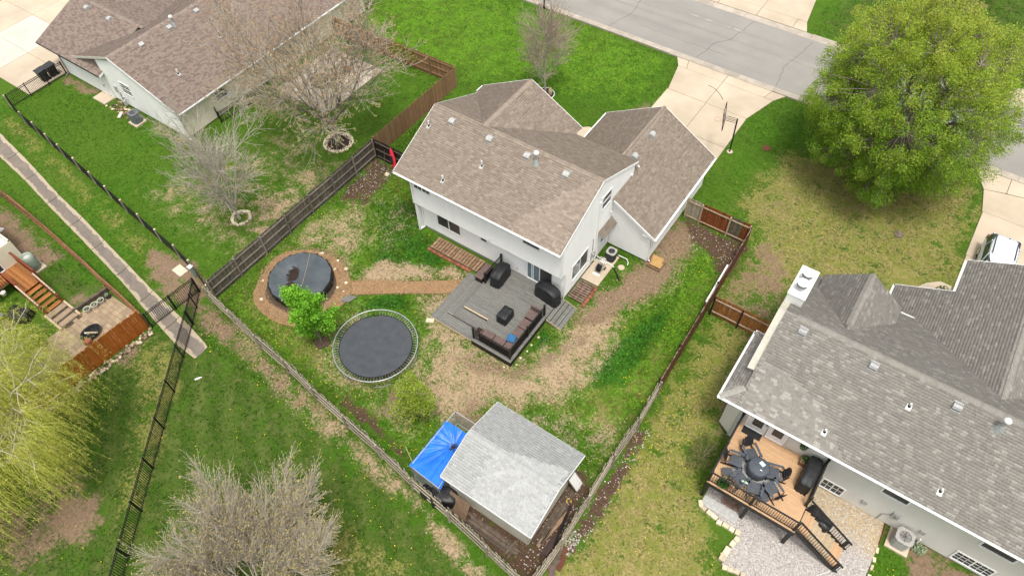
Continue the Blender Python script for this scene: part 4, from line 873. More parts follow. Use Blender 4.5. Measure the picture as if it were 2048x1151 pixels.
# low porch roof between the two gables
rroof.face([(wx-3.1,5.2,wz-1.55),(wx-3.1,9.55,wz-1.55),(16.35,9.55,2.85),(16.35,5.2,2.85)][::-1])
rroof.ridge((12.5,1.42,6.4),(32,1.42,6.4),.5,.19); rroof.ridge((g2x,2.7,5.95),(g2x,6.6,5.95),.75,.17); rroof.ridge((wx,2.4,wz),(wx,12.2,wz),.5,.19)
rroof.ridge((11.07,-3.4,4.0),(11.92,-2.55,4.0+.85*rp),.2,.16,.9); rroof.ridge((11.07,1.2,4.0),(11.92,.35,4.0+.85*rp),.2,.16,.7)
rrf = rroof.build()
siding('rear_wall', RH, MATS['greige_siding'], [(0,.05),(19.8,.05),(19.8,3.85),(0,3.85)], (12.2,-2.93,0), X, NY)
siding('gable_wall', RH, MATS['greige_siding'], [(0,0),(8.8,0),(8.8,3.9),(4.35,6.15),(0,3.9)], (12.2,-2.93,0), Y, (-1,0,0))
part('side_wall', MB().box(12.2,31.9,5.7,5.8,0,3.9), MATS['greige_siding'], RH)
part('gable_wall', MB().box(g2x-1.8,g2x+1.8,5.8,6.3,0,4.2), MATS['greige_siding'], RH)
part('garage_wall', MB().box(wx-2.9,wx+3.9,6.0,11.9,0,3.6), MATS['greige_siding'], RH)
part('bay_wall', MB().prism([(11.5,-2.6),(12.2,-3.0),(12.2,1.0),(11.5,.5)], .3, 3.95), MATS['greige_siding'], RH)
part('foundation', MB().box(12.22,31.9,-2.9,5.6,-.1,.06), MATS['concrete_base'], RH)
M('rake_panel', (.52,.50,.42), (.46,.44,.37), 3, .7)
rk_ = part('rake_soffit', MB().add([(11.53,.4,5.66),(11.9,.4,5.72),(11.9,1.42,6.33),(11.53,1.42,6.27),(11.53,-1.6,4.72),(11.9,-1.6,4.78),(11.53,4.4,4.86),(11.9,4.4,4.92)],[(4,5,1,0),(0,1,2,3),(3,2,7,6)]), MATS['rake_panel'], RH); sm_ = rk_.modifiers.new('solid','SOLIDIFY'); sm_.thickness = .04
part('eave_board', MB().box(11.07,32,-3.39,-3.37,3.84,3.98).box(11.08,11.10,-3.38,1.2,3.84,3.98), MATS['white_trim'], RH)
gutter(RH,(11.07,-3.41,3.98),(32,-3.41,3.98),(0,-1,0),brackets=22); gutter(RH,(11.06,-3.5,3.98),(11.06,1.2,3.98),(-1,0,0),brackets=6); gutter(RH,(11.0,1.21,3.98),(11.9,1.21,3.98),(0,1,0),brackets=1)
gutter(RH,(16.95,7.01,3.60),(18.7,7.01,3.60),(0,1,0)); gutter(RH,(16.34,8.3,2.83),(16.34,9.55,2.83),(-1,0,0)); gutter(RH,(wx-3.12,9.6,wz-1.58),(wx-3.12,12.2,wz-1.58),(-1,0,0),brackets=4)
trim_board(RH,(wx-3.1,12.22,wz-1.62),(wx,12.22,wz-.07)); trim_board(RH,(wx-3.1,9.57,wz-1.62),(16.35,9.57,2.78))
# chimney chase with two caps
ch = part('chimney', MB().box(11.55,12.42,2.35,4.45,0,6.55), MATS['bright_siding'], RH)
part('chimney_top', MB().box(11.52,12.45,2.32,4.48,6.55,6.63), MATS['bright_siding'], ch, bevel=.01)
for y in (2.85, 3.6):
    part('storm_collar', MB().lathe([(.26,0),(.30,.03),(.17,.08)], (11.98,y,6.63), 18), MATS['pvc_white'], ch)
    part('flue_pipe', MB().cyl((11.98,y,6.68),(11.98,y,7.0),.15,n=16), MATS['metal_galv'], ch)
    part('flue_band', MB().cyl((11.98,y,6.98),(11.98,y,7.18),.27,n=20), MATS['metal_vent_grey'], ch)
    part('flue_cap', MB().lathe([(.29,0),(.29,.035),(.1,.06)], (11.98,y,7.18), 20), MATS['pvc_white'], ch)
ow = (0,-2.93,0)
window(RH,ow,X,NY,17.30,18.32,.2,1.0,'slider',grid=(2,2)); window(RH,ow,X,NY,23.78,25.40,.3,1.1,'slider',grid=(3,3))
window(RH,ow,X,NY,19.55,20.70,2.6,3.2,'single',glass='glass_screen'); window(RH,ow,X,NY,24.02,25.40,2.6,3.2,'single',glass='glass_screen')
dr = window(RH,ow,X,NY,12.78,13.72,1.94,3.85,'single','patio_door','pvc_white',tr=.08); window(RH,ow,X,NY,13.84,14.72,1.94,3.85,'single','patio_door','pvc_white',tr=.08)
for u in (13.0, 14.05):
    part('door_glass', MB().box(u,u+.52,-2.97,-2.958,2.35,3.6), MATS['glass_screen'], dr)
part('door_handle', MB().box(13.66,13.7,-3.03,-2.96,2.85,3.0), MATS['metal_black'], dr)
part('door_trim', MB().box(14.83,14.93,-2.99,-2.93,1.9,3.9).box(12.58,12.68,-2.99,-2.93,1.9,3.9), MATS['cream_trim'], RH)
part('wall_trim', MB().box(17.0,17.03,-2.95,-2.93,.1,3.8), MATS['white_trim'], RH)
for p in ((13.03,.86,6.12),(16.56,.86,6.12),(20.4,.85,6.12)): box_vent(rrf,p,(0,-1),rp,'metal_vent_grey')
for p in ((18.67,-.02,5.68),(16.01,-2.64,4.38),(21.33,-2.58,4.41)): pipe_vent(rrf,p,(0,-1),rp,.28)
flue(rrf,(22.25,.81,6.09),.7)
for x, z in ((19.25,.75),(22.0,.9)): part('wall_box', MB().box(x,x+.26,-3.02,-2.93,z,z+.3), MATS['metal_vent'], RH)
em = part('electric_meter', MB().box(20.62,20.95,-3.06,-2.93,1.0,1.5).cyl((20.3,-2.98,.75),(20.62,-2.98,1.1),.03,n=8).cyl((20.3,-2.98,.1),(20.3,-2.98,.78),.03,n=8), MATS['metal_vent'], RH)
part('meter_dial', MB().cyl((20.8,-3.06,1.28),(20.8,-3.12,1.28),.08,n=12), MATS['metal_vent_grey'], em)

# ================================================================ LEFT HOUSE
LH = thing('house', 'single storey white house with reddish brown roof beyond the left lawn', 'house', (-38,3,0))
lp = (4.75-2.45)/6.6
lroof = Roof(LH, MATS['shingle_brown'], (.15,.25,.22,.2,.18), indiv=0)
lroof.face([(-31.2,-3.3,2.45),(-31.2,18,2.45),(-37.8,18,4.75),(-37.8,-3.3,4.75)]); lroof.face([(-37.8,-3.3,4.75),(-37.8,18,4.75),(-43.8,18,2.55),(-43.8,-3.3,2.55)])
# garage wing with its ridge along x
gp = (4.25-2.45)/4.75
lroof.face([(-48.1,-3.7,2.45),(-39.9,-3.7,2.45),(-39.9,1.05,4.25),(-48.1,1.05,4.25)][::-1]); lroof.face([(-48.1,1.05,4.25),(-38.6,1.05,4.25),(-38.6,9.5,2.45),(-48.1,9.5,2.45)][::-1])
lroof.ridge((-37.8,-3.3,4.75),(-37.8,18,4.75),.36); lroof.ridge((-48.1,1.05,4.25),(-39.4,1.05,4.25),.3)
lrf = lroof.build()
siding('gable_wall', LH, MATS['bright_siding'], [(0,.1),(8.7,.1),(8.7,2.5),(2.75,4.5),(0,3.6)], (-40.2,-3.2,0), X, NY)
siding('garage_wall', LH, MATS['bright_siding'], [(0,.05),(6.1,.05),(6.1,2.5),(0,2.5)], (-46.2,-3.3,0), X, NY)
siding('rear_wall', LH, MATS['cream_siding'], [(0,.1),(20,.1),(20,2.4),(0,2.4)], (-31.45,-3.2,0), Y, X)
part('foundation', MB().box(-46.1,-31.5,-3.15,14,-.1,.12), MATS['brick'], LH)
part('inner_wall', MB().box(-46.2,-46.1,-3.2,9,0,2.5), MATS['bright_siding'], LH)
trim_board(LH,(-43.8,-3.32,2.5),(-37.8,-3.32,4.68),.03,.18,'cream_trim'); trim_board(LH,(-31.2,-3.32,2.38),(-37.8,-3.32,4.68),.03,.14)
part('soffit', MB().add([(-43.8,-3.3,2.46),(-40.2,-3.3,3.8),(-40.2,-2.6,3.8),(-43.8,-2.6,2.46)],[(0,1,2,3)]), MATS['cream_trim'], LH)
trim_board(LH,(-48.1,-3.72,2.38),(-39.9,-3.72,2.38),.03,.12,'metal_black','fascia'); trim_board(LH,(-48.12,-3.7,2.38),(-48.12,1.05,4.18),.03,.12,'wood_dark'); trim_board(LH,(-39.88,-3.7,2.38),(-39.88,-3.2,2.56),.03,.14)
gutter(LH,(-31.19,-3.3,2.42),(-31.19,18,2.42),(1,0,0))
downspout(LH,-46.1,-3.4,.1,2.4,(0,-1),'metal_vent_grey'); downspout(LH,-31.38,-3.27,.1,2.35,(1,0))
window(LH,(0,-3.2,0),X,NY,-38.1,-37.0,1.45,2.4,'hung',grid=(2,2),glass='glass_screen'); window(LH,(-31.45,0,0),Y,X,.15,1.25,1.3,2.2,'hung',grid=(3,2),glass='glass_screen')
ld = part('door', MB().box(-41.5,-40.6,-3.36,-3.30,.12,2.15), MATS['white_trim'], LH); part('door_handle', MB().cyl((-40.72,-3.36,1.1),(-40.72,-3.43,1.1),.04), MATS['metal_black'], ld)
lm = part('electric_meter', MB().box(-39.3,-39.05,-3.33,-3.2,1.05,1.6).cyl((-39.15,-3.25,.1),(-38.9,-3.25,1.1),.035,n=8), MATS['metal_vent'], LH)
part('gas_meter', MB().cyl((-38.3,-3.5,.35),(-38.3,-3.5,.75),.13).cyl((-38.3,-3.5,.75),(-38.3,-3.25,.85),.03,n=8).box(-38.75,-38.55,-3.32,-3.2,.5,.8), MATS['metal_vent'], LH)
for p in ((-37.2,4.56,4.54),(-37.2,1.9,4.54),(-37.2,-.72,4.54)): box_vent(lrf,p,(1,0),lp)
for p in ((-45.85,.46,4.03),(-42.98,.48,4.03)): box_vent(lrf,p,(0,-1),gp)
for p in ((-34.46,4.12,3.58),(-33.74,-.7,3.34)): pipe_vent(lrf,p,(1,0),lp)
flue(lrf,(-37.2,2.35,4.5),.7,.12)
part('door_step', MB().box(-41.7,-40.2,-4.3,-3.3,-.05,.1), MATS['concrete'], LH)
# ================================================================ FENCES
_pk = {}
def picket_mesh(w, h, th, top, mat):
    key = (w, h, th, top, mat)
    if key not in _pk:
        mb = MB()
        if top == 'dog':
            P = [(-w/2,0),(w/2,0),(w/2,h-.04),(w/2-.03,h),(-w/2+.03,h),(-w/2,h-.04)]
            n = len(P); mb.add([(x,-th/2,z) for x, z in P]+[(x,th/2,z) for x, z in P], [tuple(range(n)), tuple(range(n,2*n))[::-1]]+[(i,n+i,n+(i+1)%n,(i+1)%n) for i in range(n)])
        else: mb.box(-w/2,w/2,-th/2,th/2,0,h)
        _pk[key] = mk_mesh('picket', mb); _pk[key].materials.append(MATS[mat])
    return _pk[key]
def fence(label, p0, p1, h=1.83, mat='wood_grey', rail_mat=None, post_mat=None, side=1, pw=.14, gap=.012, rails=(.25,.92,1.6), post=2.4, post_h=None,
          jitter=.012, name='wood_fence', top='dog', group=None, sag=0, posts=None, mats=None, post_side=None, cap=None):
    """board fence from p0 to p1; local x runs along it, rails and posts stand on local y*side"""
    p0 = Vector((*p0,0)); p1 = Vector((*p1,0)); d = p1-p0; L = d.length; rz = math.atan2(d.y, d.x)
    t = thing(name, label, 'fence', p0, rz, group, local=True)
    rail_mat = rail_mat or mat; post_mat = post_mat or rail_mat
    n = max(1, int(round(L/(pw+gap)))); st = L/n
    wob = lambda x: sag*math.sin(x*.9+p0.x)+sag*.5*math.sin(x*2.3)
    me = picket_mesh(pw, h, .02, top, mat)
    for i in range(n):
        x = (i+.5)*st; mm = me
        if mats:
            for a, b2, mt in mats:
                if a <= x < b2: mm = picket_mesh(pw, h, .02, top, mt)
        piece('picket', mm, t, (x, wob(x)+random.uniform(-.004,.004), random.uniform(-.01,.02)), (random.uniform(-jitter,jitter), random.uniform(-jitter,jitter)*.8, random.uniform(-.02,.02)), (st/(pw+gap), 1, random.uniform(.985,1.012)))
    np_ = max(1, int(round(L/post))); xs = posts or [i*L/np_ for i in range(np_+1)]
    py = side*.085
    for x in xs:
        xx = min(max(x,.05),L-.05)
        po = part('post', MB().obox((xx, wob(xx)+py, (post_h or h-.02)/2-.05), (.09,.09,(post_h or h-.02)+.1), 0, random.uniform(-.015,.015), random.uniform(-.015,.015)), MATS[post_mat], t)
        if cap: part('post_cap', MB().obox((xx, wob(xx)+py, (post_h or h-.02)+.02), (.11,.11,.03)), MATS[cap], po)
    for z in rails:
        for a, b2 in zip(xs[:-1], xs[1:]):
            part('rail', MB().beam((a+.05, wob(a)+side*.035, z+random.uniform(-.01,.01)), (b2-.05, wob(b2)+side*.035, z+random.uniform(-.01,.01)), .04, .09), MATS[rail_mat], t)
    return t
fence('weathered grey board fence on the left of the back yard, rails facing the pool', (-18.2,-12.35), (-18.2,3.05), mat='wood_grey', rail_mat='wood_rail', post_mat='wood_rail', side=-1, rails=(.3,.95,1.6), post=2.15, sag=.015)
fence('short near-black board fence between grey fence corner and the house', (-18.15,3.1), (-12.6,3.1), mat='wood_dark', rail_mat='wood_grey', post_mat='wood_dark', side=-1, post=1.6)
fence('tan cedar board fence running from the dark fence toward the front lawn', (-18.25,3.2), (-18.25,12.95), mat='wood_tan', side=1, post=2.4)
fence('tan cedar board fence across the neighbour yard behind the budding tree', (-18.3,13.0), (-31.2,12.75), mat='wood_tan', rail_mat='wood_tan', side=1, post=2.35, rails=(.3,.95,1.6))
fence('pale weathered leaning board fence along the rear of the yard behind the shed', (-18.15,-12.6), (7.75,-15.75), mat='wood_pale', rail_mat='wood_pale', side=-1, post=2.62, h=1.72, sag=.04, jitter=.035, rails=(.3,.9,1.5))
fence('pale weathered board fence on the right of the shed', (7.85,-15.75), (7.9,-2.95), mat='wood_pale', side=-1, post=2.45, sag=.05, h=1.76, jitter=.03, rails=(.3,.95,1.55))
fence('red-brown stained board fence on the right of the yard beside the dry lawn', (7.9,-2.9), (7.62,10.2), mat='wood_brown', rail_mat='wood_pale', post_mat='wood_dark', side=1, post=2.4, top='flat', h=1.8)
fence('short patchwork fence of red and grey panels beside the garage', (3.1,10.25), (7.58,10.25), mat='wood_grey', rail_mat='wood_raw', side=-1, posts=[0,1.1,3.06,4.45], rails=(.22,1.55), mats=[(0,1.1,'wood_pale'),(1.1,3.06,'wood_redpanel'),(3.06,3.9,'lumber_grey'),(3.9,4.5,'wood_redpanel')], top='flat')
fence('cedar fence with pink rails and black posts beside the white chimney house', (7.95,3.9), (11.55,3.9), mat='wood_cedar', rail_mat='rail_pink', post_mat='metal_black', side=-1, posts=[.05,1.8,3.55], rails=(.35,1.5), top='dog')
fence('bright orange stained privacy fence above the stone edging at the left', (-19.95,-16.1), (-20.6,-24.5), mat='wood_orange', side=-1, post=2.4, top='flat', pw=.15, gap=.004, h=1.82)
# old pieces along the brown fence
g_ = tag(part('white_gutter_length', MB().obox((7.55,5.25,1.25),(.10,3.3,.08),.03,ry=.2), MATS['white_trim']), 'white perforated gutter length leaning along brown fence', 'gutter')
# black steel fences
def steel_fence(label, p0, p1, h=1.35, post=1.83, sp=.115, group=None, gate=None):
    p0 = Vector((*p0,0)); p1 = Vector((*p1,0)); d = p1-p0; L = d.length
    t = thing('steel_fence', label, 'fence', p0, math.atan2(d.y,d.x), group, local=True)
    key = ('bar',h)
    if key not in _pk:
        mb = MB().box(-.013,.013,-.013,.013,.06,h); mb.cyl((0,0,h),(0,0,h+.06),.012,.001,n=4); _pk[key] = mk_mesh('bar', mb); _pk[key].materials.append(MATS['metal_black'])
    n = int(L/sp)
    for i in range(n): piece('bar', _pk[key], t, ((i+.5)*L/n,0,0))
    k = max(1, int(round(L/post)))
    for i in range(k+1):
        part('post', MB().box(i*L/k-.035,i*L/k+.035,-.035,.035,-.05,h+.06), MATS['metal_black'], t)
    for z in (.14, h-.16, h-.02): part('rail', MB().box(0,L,-.016,.016,z-.018,z+.018), MATS['metal_black'], t)
    return t
steel_fence('black steel picket fence with gate across the drainage channel', (-19.8,-15.95), (-19.5,-12.5), 1.4, 1.7)
steel_fence('black steel picket fence running down to the bottom edge past the willow', (-17.85,-14.45), (-8.2,-27.4), 1.4, 2.3)
steel_fence('short black steel fence joining the wooden fence corner', (-19.45,-12.5), (-17.9,-14.35), 1.4, 1.3)
steel_fence('black steel fence and gate beside the bins of the left house', (-46.15,-8.5), (-46.2,-3.55), 1.2, 1.6)
wr = steel_fence('small black steel guard rail round the basement window well', (-30.75,-.6), (-30.3,4.6), 1.0, 2.4)
steel_fence('short side rail of the basement window well guard', (-31.4,-.35), (-30.75,-.6), 1.0, .6)
# wire mesh fence with grey posts
mesh_posts = [(-46.1,-8.6),(-43.3,-9.1),(-41.4,-9.25),(-39.4,-9.5),(-37.62,-9.68),(-35.4,-9.92),(-33.2,-10.17),(-31.07,-10.43),(-29.05,-10.66),(-27.0,-10.85),(-24.9,-11.09),(-22.8,-11.3),(-21.0,-11.6),(-18.5,-12.3)]
mf = thing('mesh_fence', 'black wire mesh fence on pale wooden posts along the drainage strip', 'fence', (-30,-10.5,0))
for i, (x, y) in enumerate(mesh_posts):
    po = part('post', MB().obox((x,y,.58),(.10,.10,1.3),.1), MATS['wood_pale'], mf)
    part('post_cap', MB().obox((x,y,1.245),(.115,.115,.03),.1), MATS['limestone'], po)
for (a, b2) in zip(mesh_posts[:-1], mesh_posts[1:]):
    mb = MB(); A = Vector((*a,0)); B2 = Vector((*b2,0)); L = (B2-A).length
    for k in range(12): z = .03+k*.1; mb.beam(A+Vector((0,0,z)), B2+Vector((0,0,z-.05*math.sin(k))), .012, .012)
    for k in range(int(L/.1)):
        p = A.lerp(B2, k/int(L/.1)); mb.beam(p+Vector((0,0,.02)), p+Vector((.0,0,1.14)), .012, .012)
    tag(part('wire_panel', mb, MATS['metal_black'], mf), kind='stuff')
    part('rail', MB().beam(A+Vector((0,0,.06)), B2+Vector((0,0,.06)), .03, .12), MATS['wood_dark'], mf)
# split rail fence with wire at the far left, brown
cf = [(-38.0,-14.7),(-35.9,-14.75),(-33.6,-14.85),(-31.2,-15.0),(-28.9,-15.2),(-26.6,-15.38),(-24.5,-15.6),(-22.4,-15.75),(-20.1,-16.0)]
cfo = thing('rail_fence', 'brown wooden rail fence curving along the drainage channel lawn', 'fence', (-29,-15.2,0))
for x, y in cf: part('post', MB().obox((x,y,.62),(.09,.09,1.3),.05,random.uniform(-.02,.02)), MATS['wood_rust'], cfo)
for a, b2 in zip(cf[:-1], cf[1:]):
    for z in (.28,.75,1.18): part('rail', MB().beam((a[0],a[1]-.05,z),(b2[0],b2[1]-.05,z),.04,.10), MATS['wood_rust'], cfo)
    part('top_rail', MB().beam((a[0],a[1],1.30),(b2[0],b2[1],1.30),.09,.035), MATS['wood_rust'], cfo)
    mb = MB(); A = Vector((*a,0)); B2 = Vector((*b2,0))
    for k in range(18): p = A.lerp(B2,(k+.5)/18); mb.beam(p+Vector((0,.02,.1)), p+Vector((0,.02,1.2)), .008, .008)
    tag(part('wire_panel', mb, MATS['metal_black'], cfo), kind='stuff')
cg = cfo
# lattice timbers leaning near the gate
tag(part('timber_pole', MB().beam((-24.9,-15.3,.0),(-23.9,-15.9,1.1),.07,.07), MATS['wood_cedar']), 'short brown timber brace leaning on the curved rail fence', 'timber')
# ================================================================ MAIN DECK
DK = thing('deck', 'grey composite deck with wraparound steps behind the white house', 'deck', (-2.5,-3,0))
_bd = {}
def board(parent, x0, x1, y0, y1, z, along='x', mat='composite_grey', th=.028, name='deck_board'):
    L = (x1-x0) if along == 'x' else (y1-y0); W = (y1-y0) if along == 'x' else (x1-x0)
    key = (round(L,2), round(W,3), mat, th)
    if key not in _bd:
        _bd[key] = mk_mesh(name, MB().box(-L/2,L/2,-W/2,W/2,-th,0)); _bd[key].materials.append(MATS[mat])
    return piece(name, _bd[key], parent, ((x0+x1)/2,(y0+y1)/2,z+random.uniform(-.0015,.0015)), (0,0,0 if along == 'x' else PI/2))
def boards(parent, x0, x1, y0, y1, z, along='x', w=.14, gap=.014, mat='composite_grey'):
    if along == 'x':
        n = max(1, round((y1-y0)/(w+gap))); s_ = (y1-y0)/n
        for i in range(n): board(parent, x0, x1, y0+i*s_+gap/2, y0+(i+1)*s_-gap/2, z, 'x', mat)
    else:
        n = max(1, round((x1-x0)/(w+gap))); s_ = (x1-x0)/n
        for i in range(n): board(parent, x0+i*s_+gap/2, x0+(i+1)*s_-gap/2, y0, y1, z, 'y', mat)
DZ = .45
boards(DK,-4.65,0,-4.3,-.27,DZ); boards(DK,-2.83,0,-6.02,-4.3,DZ)
boards(DK,-5.30,-4.68,-5.08,-2.0,.30,'y'); boards(DK,-4.68,-2.85,-5.08,-4.34,.30)
boards(DK,-6.08,-5.33,-5.85,-1.8,.15,'y'); boards(DK,-5.33,-2.85,-5.85,-5.12,.15)
boards(DK,-5.33,-4.68,-2.0,-1.85,.15,'y')
part('skirt', MB().box(-2.83,-.01,-6.01,-5.99,.0,.42), MATS['wood_dark'], DK); part('skirt', MB().box(-.02,0,-6.0,-2.3,.0,.42), MATS['wood_dark'], DK)
part('riser', MB().box(-4.66,-4.64,-4.3,-2.0,.27,.42), MATS['composite_grey'], DK); part('riser', MB().box(-4.66,-2.84,-4.32,-4.30,.27,.42), MATS['composite_grey'], DK)
part('riser', MB().box(-5.32,-5.30,-5.1,-2.0,.1,.27), MATS['composite_grey'], DK); part('edge_board', MB().box(-5.30,-4.9,-5.10,-5.08,.15,.30), MATS['wood_raw'], DK)
part('riser', MB().box(-5.30,-2.84,-5.11,-5.09,.08,.27), MATS['composite_grey'], DK)
part('edge_board', MB().box(-6.1,-2.84,-5.89,-5.855,-.02,.12), MATS['wood_raw'], DK)
part('framing', MB().box(-4.6,-.05,-4.25,-.3,.0,.40), MATS['wood_dark'], DK)
part('framing', MB().box(-2.8,-.05,-5.95,-4.3,.0,.40), MATS['wood_dark'], DK)
for i, (x0, x1, z) in enumerate(((0.02,.28,.36),(.29,.55,.25),(.56,.82,.15),(.83,1.08,.06))):
    for k in range(2): board(DK, x0+k*.131, x0+k*.131+.124, -2.22, -.40, z, 'y')
part('stringer', MB().beam((0.02,-2.26,.30),(1.08,-2.26,.0),.035,.16), MATS['wood_raw'], DK)
part('stringer', MB().beam((0.02,-.37,.30),(1.08,-.37,.0),.035,.16), MATS['wood_raw'], DK)
def railing(parent, pts, z, h=.95, mat='metal_black', sp=.11, post=.10, rail_w=.06, cap=True, top_mat=None):
    key = ('baluster', h, mat)
    if key not in _pk:
        _pk[key] = mk_mesh('baluster', MB().box(-.011,.011,-.011,.011,.08,h-.06)); _pk[key].materials.append(MATS[mat])
    for p in pts:
        po = part('rail_post', MB().box(p[0]-post/2,p[0]+post/2,p[1]-post/2,p[1]+post/2,z-.1,z+h+.06), MATS[mat], parent)
        if cap: part('post_cap', MB().box(p[0]-post*.62,p[0]+post*.62,p[1]-post*.62,p[1]+post*.62,z+h+.06,z+h+.10), MATS[mat], po)
    for a, b2 in zip(pts[:-1], pts[1:]):
        if a is None or b2 is None: continue
        A = Vector((*a,z)); B2 = Vector((*b2,z)); L = (B2-A).length
        part('top_rail', MB().beam(A+Vector((0,0,h-.02)), B2+Vector((0,0,h-.02)), rail_w, .05), MATS[top_mat or mat], parent)
        part('bottom_rail', MB().beam(A+Vector((0,0,.08)), B2+Vector((0,0,.08)), .04, .045), MATS[mat], parent)
        n = int(L/sp)
        for k in range(n):
            p = A.lerp(B2,(k+.5)/n); piece('baluster', _pk[key], parent, p)
RL = thing('deck_railing', 'black railing around the outer corner of the grey deck', 'railing', (-.2,-5.8,DZ))
railing(RL, [(-2.78,-5.8),(-.18,-5.8),(-.18,-3.95),(-.18,-2.12)], DZ)
RL2 = thing('deck_railing', 'short black railing from the house wall beside the left grill', 'railing', (-4.58,-1.2,DZ))
railing(RL2, [(-4.58,-.36),(-4.58,-2.12)], DZ)
# sectional bench and cushions
SF = thing('sectional_sofa', 'brown cushioned corner sofa against the black deck railing', 'sofa', (-1,-5,DZ))
for x0, x1, y0, y1 in ((-2.42,-1.66,-5.68,-5.05),(-1.64,-.88,-5.68,-5.05),(-.86,-.28,-5.68,-4.66),(-.95,-.28,-4.64,-3.9),(-.95,-.28,-3.88,-3.16)):
    part('seat_frame', MB().box(x0,x1,y0,y1,DZ+.02,DZ+.25), MATS['wood_dark'], SF)
    part('seat_cushion', MB().box(x0+.01,x1-.01,y0+.01,y1-.01,DZ+.25,DZ+.42), MATS['cushion_brown'], SF, bevel=.035)
part('backrest', MB().box(-2.42,-.26,-5.74,-5.69,DZ,DZ+.58), MATS['wood_dark'], SF); part('backrest', MB().box(-.27,-.24,-5.68,-2.3,DZ,DZ+.58), MATS['wood_dark'], SF)
AR = thing('armchair', 'brown cushioned single seat at the far end of the corner sofa', 'chair', (-.6,-2.7,DZ))
part('seat_frame', MB().box(-1.0,-.32,-3.08,-2.40,DZ+.02,DZ+.25), MATS['wood_dark'], AR); part('seat_cushion', MB().box(-.99,-.33,-3.06,-2.42,DZ+.25,DZ+.42), MATS['cushion_brown'], AR, bevel=.035)
part('backrest', MB().box(-1.02,-.32,-2.38,-2.28,DZ+.02,DZ+.72), MATS['cushion_brown'], AR, bevel=.03)
tag(part('cushion', MB().obox((-.72,-4.85,DZ+.50),(.52,.52,.14),.25,.06,.1), MATS['cushion_blue'], bevel=.06), 'blue square cushion lying on the corner sofa', 'cushion')
PL = thing('planter', 'dark square planter box at the left end of the sofa', 'planter', (-2.63,-5.42,DZ))
mb = MB(); 
for a in ((-2.83,-2.79,-5.62,-5.22),(-2.47,-2.43,-5.62,-5.22),(-2.79,-2.47,-5.62,-5.58),(-2.79,-2.47,-5.26,-5.22)): mb.box(*a,DZ,DZ+.5)
part('box', mb, MATS['lumber_grey'], PL); part('soil', MB().box(-2.79,-2.47,-5.58,-5.26,DZ,DZ+.36), MATS['mulch_dark'], PL)
def cover_mesh(L, W, h, folds=14, flare=.06, tz=None, seed=1, pw=7):
    """draped fabric cover, local origin at its base centre; tz(x) gives the height along x"""
    r = random.Random(seed); mb = MB(); n = 40; prof = [(1.0+flare,0),(1.0+flare*.5,.35),(1.0,.72),(.99,.95),(.93,1.0),(.4,1.01)]
    vs_ = []
    ph = r.uniform(0,6)
    for s_, zt in prof:
        for k in range(n):
            a = 2*PI*k/n; c, q = math.cos(a), math.sin(a); m_ = (abs(c)**pw+abs(q)**pw)**(-1/pw)
            wv = 1+(.035*math.sin(folds*a+ph)+.02*math.sin(folds*1.7*a))*(1-zt)
            x, y = c*m_*L/2*s_*wv, q*m_*W/2*s_*wv
            hh = tz(x/(L/2)) if tz else h
            vs_.append((x, y, hh*zt+.012*math.sin(a*5+zt*9)*zt))
    m_ = len(prof)
    fs_ = [(i*n+k, i*n+(k+1)%n, (i+1)*n+(k+1)%n, (i+1)*n+k) for i in range(m_-1) for k in range(n)]+[tuple(range((m_-1)*n, m_*n))]
    mb.add(vs_, fs_); return mb
def covered(name, label, cat, x, y, z, L, W, h, rz=0, mat='cover_black', seed=1, tz=None, flare=.05, pw=7):
    o = part(name, cover_mesh(L,W,h,seed=seed,tz=tz,flare=flare,pw=pw), MATS[mat], smooth=True); o.location = (x,y,z); o.rotation_euler = (0,0,rz)
    return tag(o, label, cat)
covered('covered_table', 'small rectangular table under a black cover in the middle of the deck', 'table', -2.02,-3.62,DZ, .68,.96,.64, seed=3, pw=16, flare=.03)
covered('covered_grill', 'grill under a black cover beside the short left railing', 'grill', -3.98,-1.32,DZ,1.5,.75,1.05,PI/2+.06,seed=5,tz=lambda u: 1.05-.28*max(0,abs(u)-.35))
covered('covered_grill', 'large grill under a black cover standing by the corner of the house', 'grill', -.72,-.92,DZ,1.65,.72,1.12,-.12,seed=8,tz=lambda u: 1.14-.33*max(0,abs(u)-.45)*1.2)
SB = thing('storage_bench', 'dark wooden storage bench outside the short railing', 'bench', (-5.05,-1.58,0))
part('box', MB().box(-5.30,-4.82,-2.2,-.98,.15,.72), MATS['wood_dark'], SB); part('lid', MB().box(-5.35,-4.78,-2.24,-.95,.72,.79), MATS['cushion_brown'], SB, bevel=.02)
tag(part('loose_board', MB().obox((-3.7,-4.30,DZ+.03),(1.76,.09,.05),.01), MATS['wood_raw']), 'raw pale board lying along the deck edge', 'board')
GC = thing('folding_chair', 'thin wire folding chair standing on the deck near the patio door', 'chair', (-1.75,-1.75,DZ))
part('seat_frame', MB().tube([(-1.95,-1.95,DZ+.42),(-1.5,-1.95,DZ+.42),(-1.5,-1.5,DZ+.42),(-1.95,-1.5,DZ+.42)],.010,5,closed=True), MATS['metal_vent_grey'], GC)
for sx, sy in ((-1.95,-1.95),(-1.5,-1.95),(-1.5,-1.5),(-1.95,-1.5)): part('leg', MB().cyl((sx,sy,DZ),(sx,sy,DZ+.42),.010,n=5), MATS['metal_vent_grey'], GC)
tag(part('foundation_stone', MB().obox((-5.9,-6.1,.05),(.5,.3,.16),.5), MATS['limestone'], bevel=.03), 'flat tan stone under the lower deck step corner', 'stone')
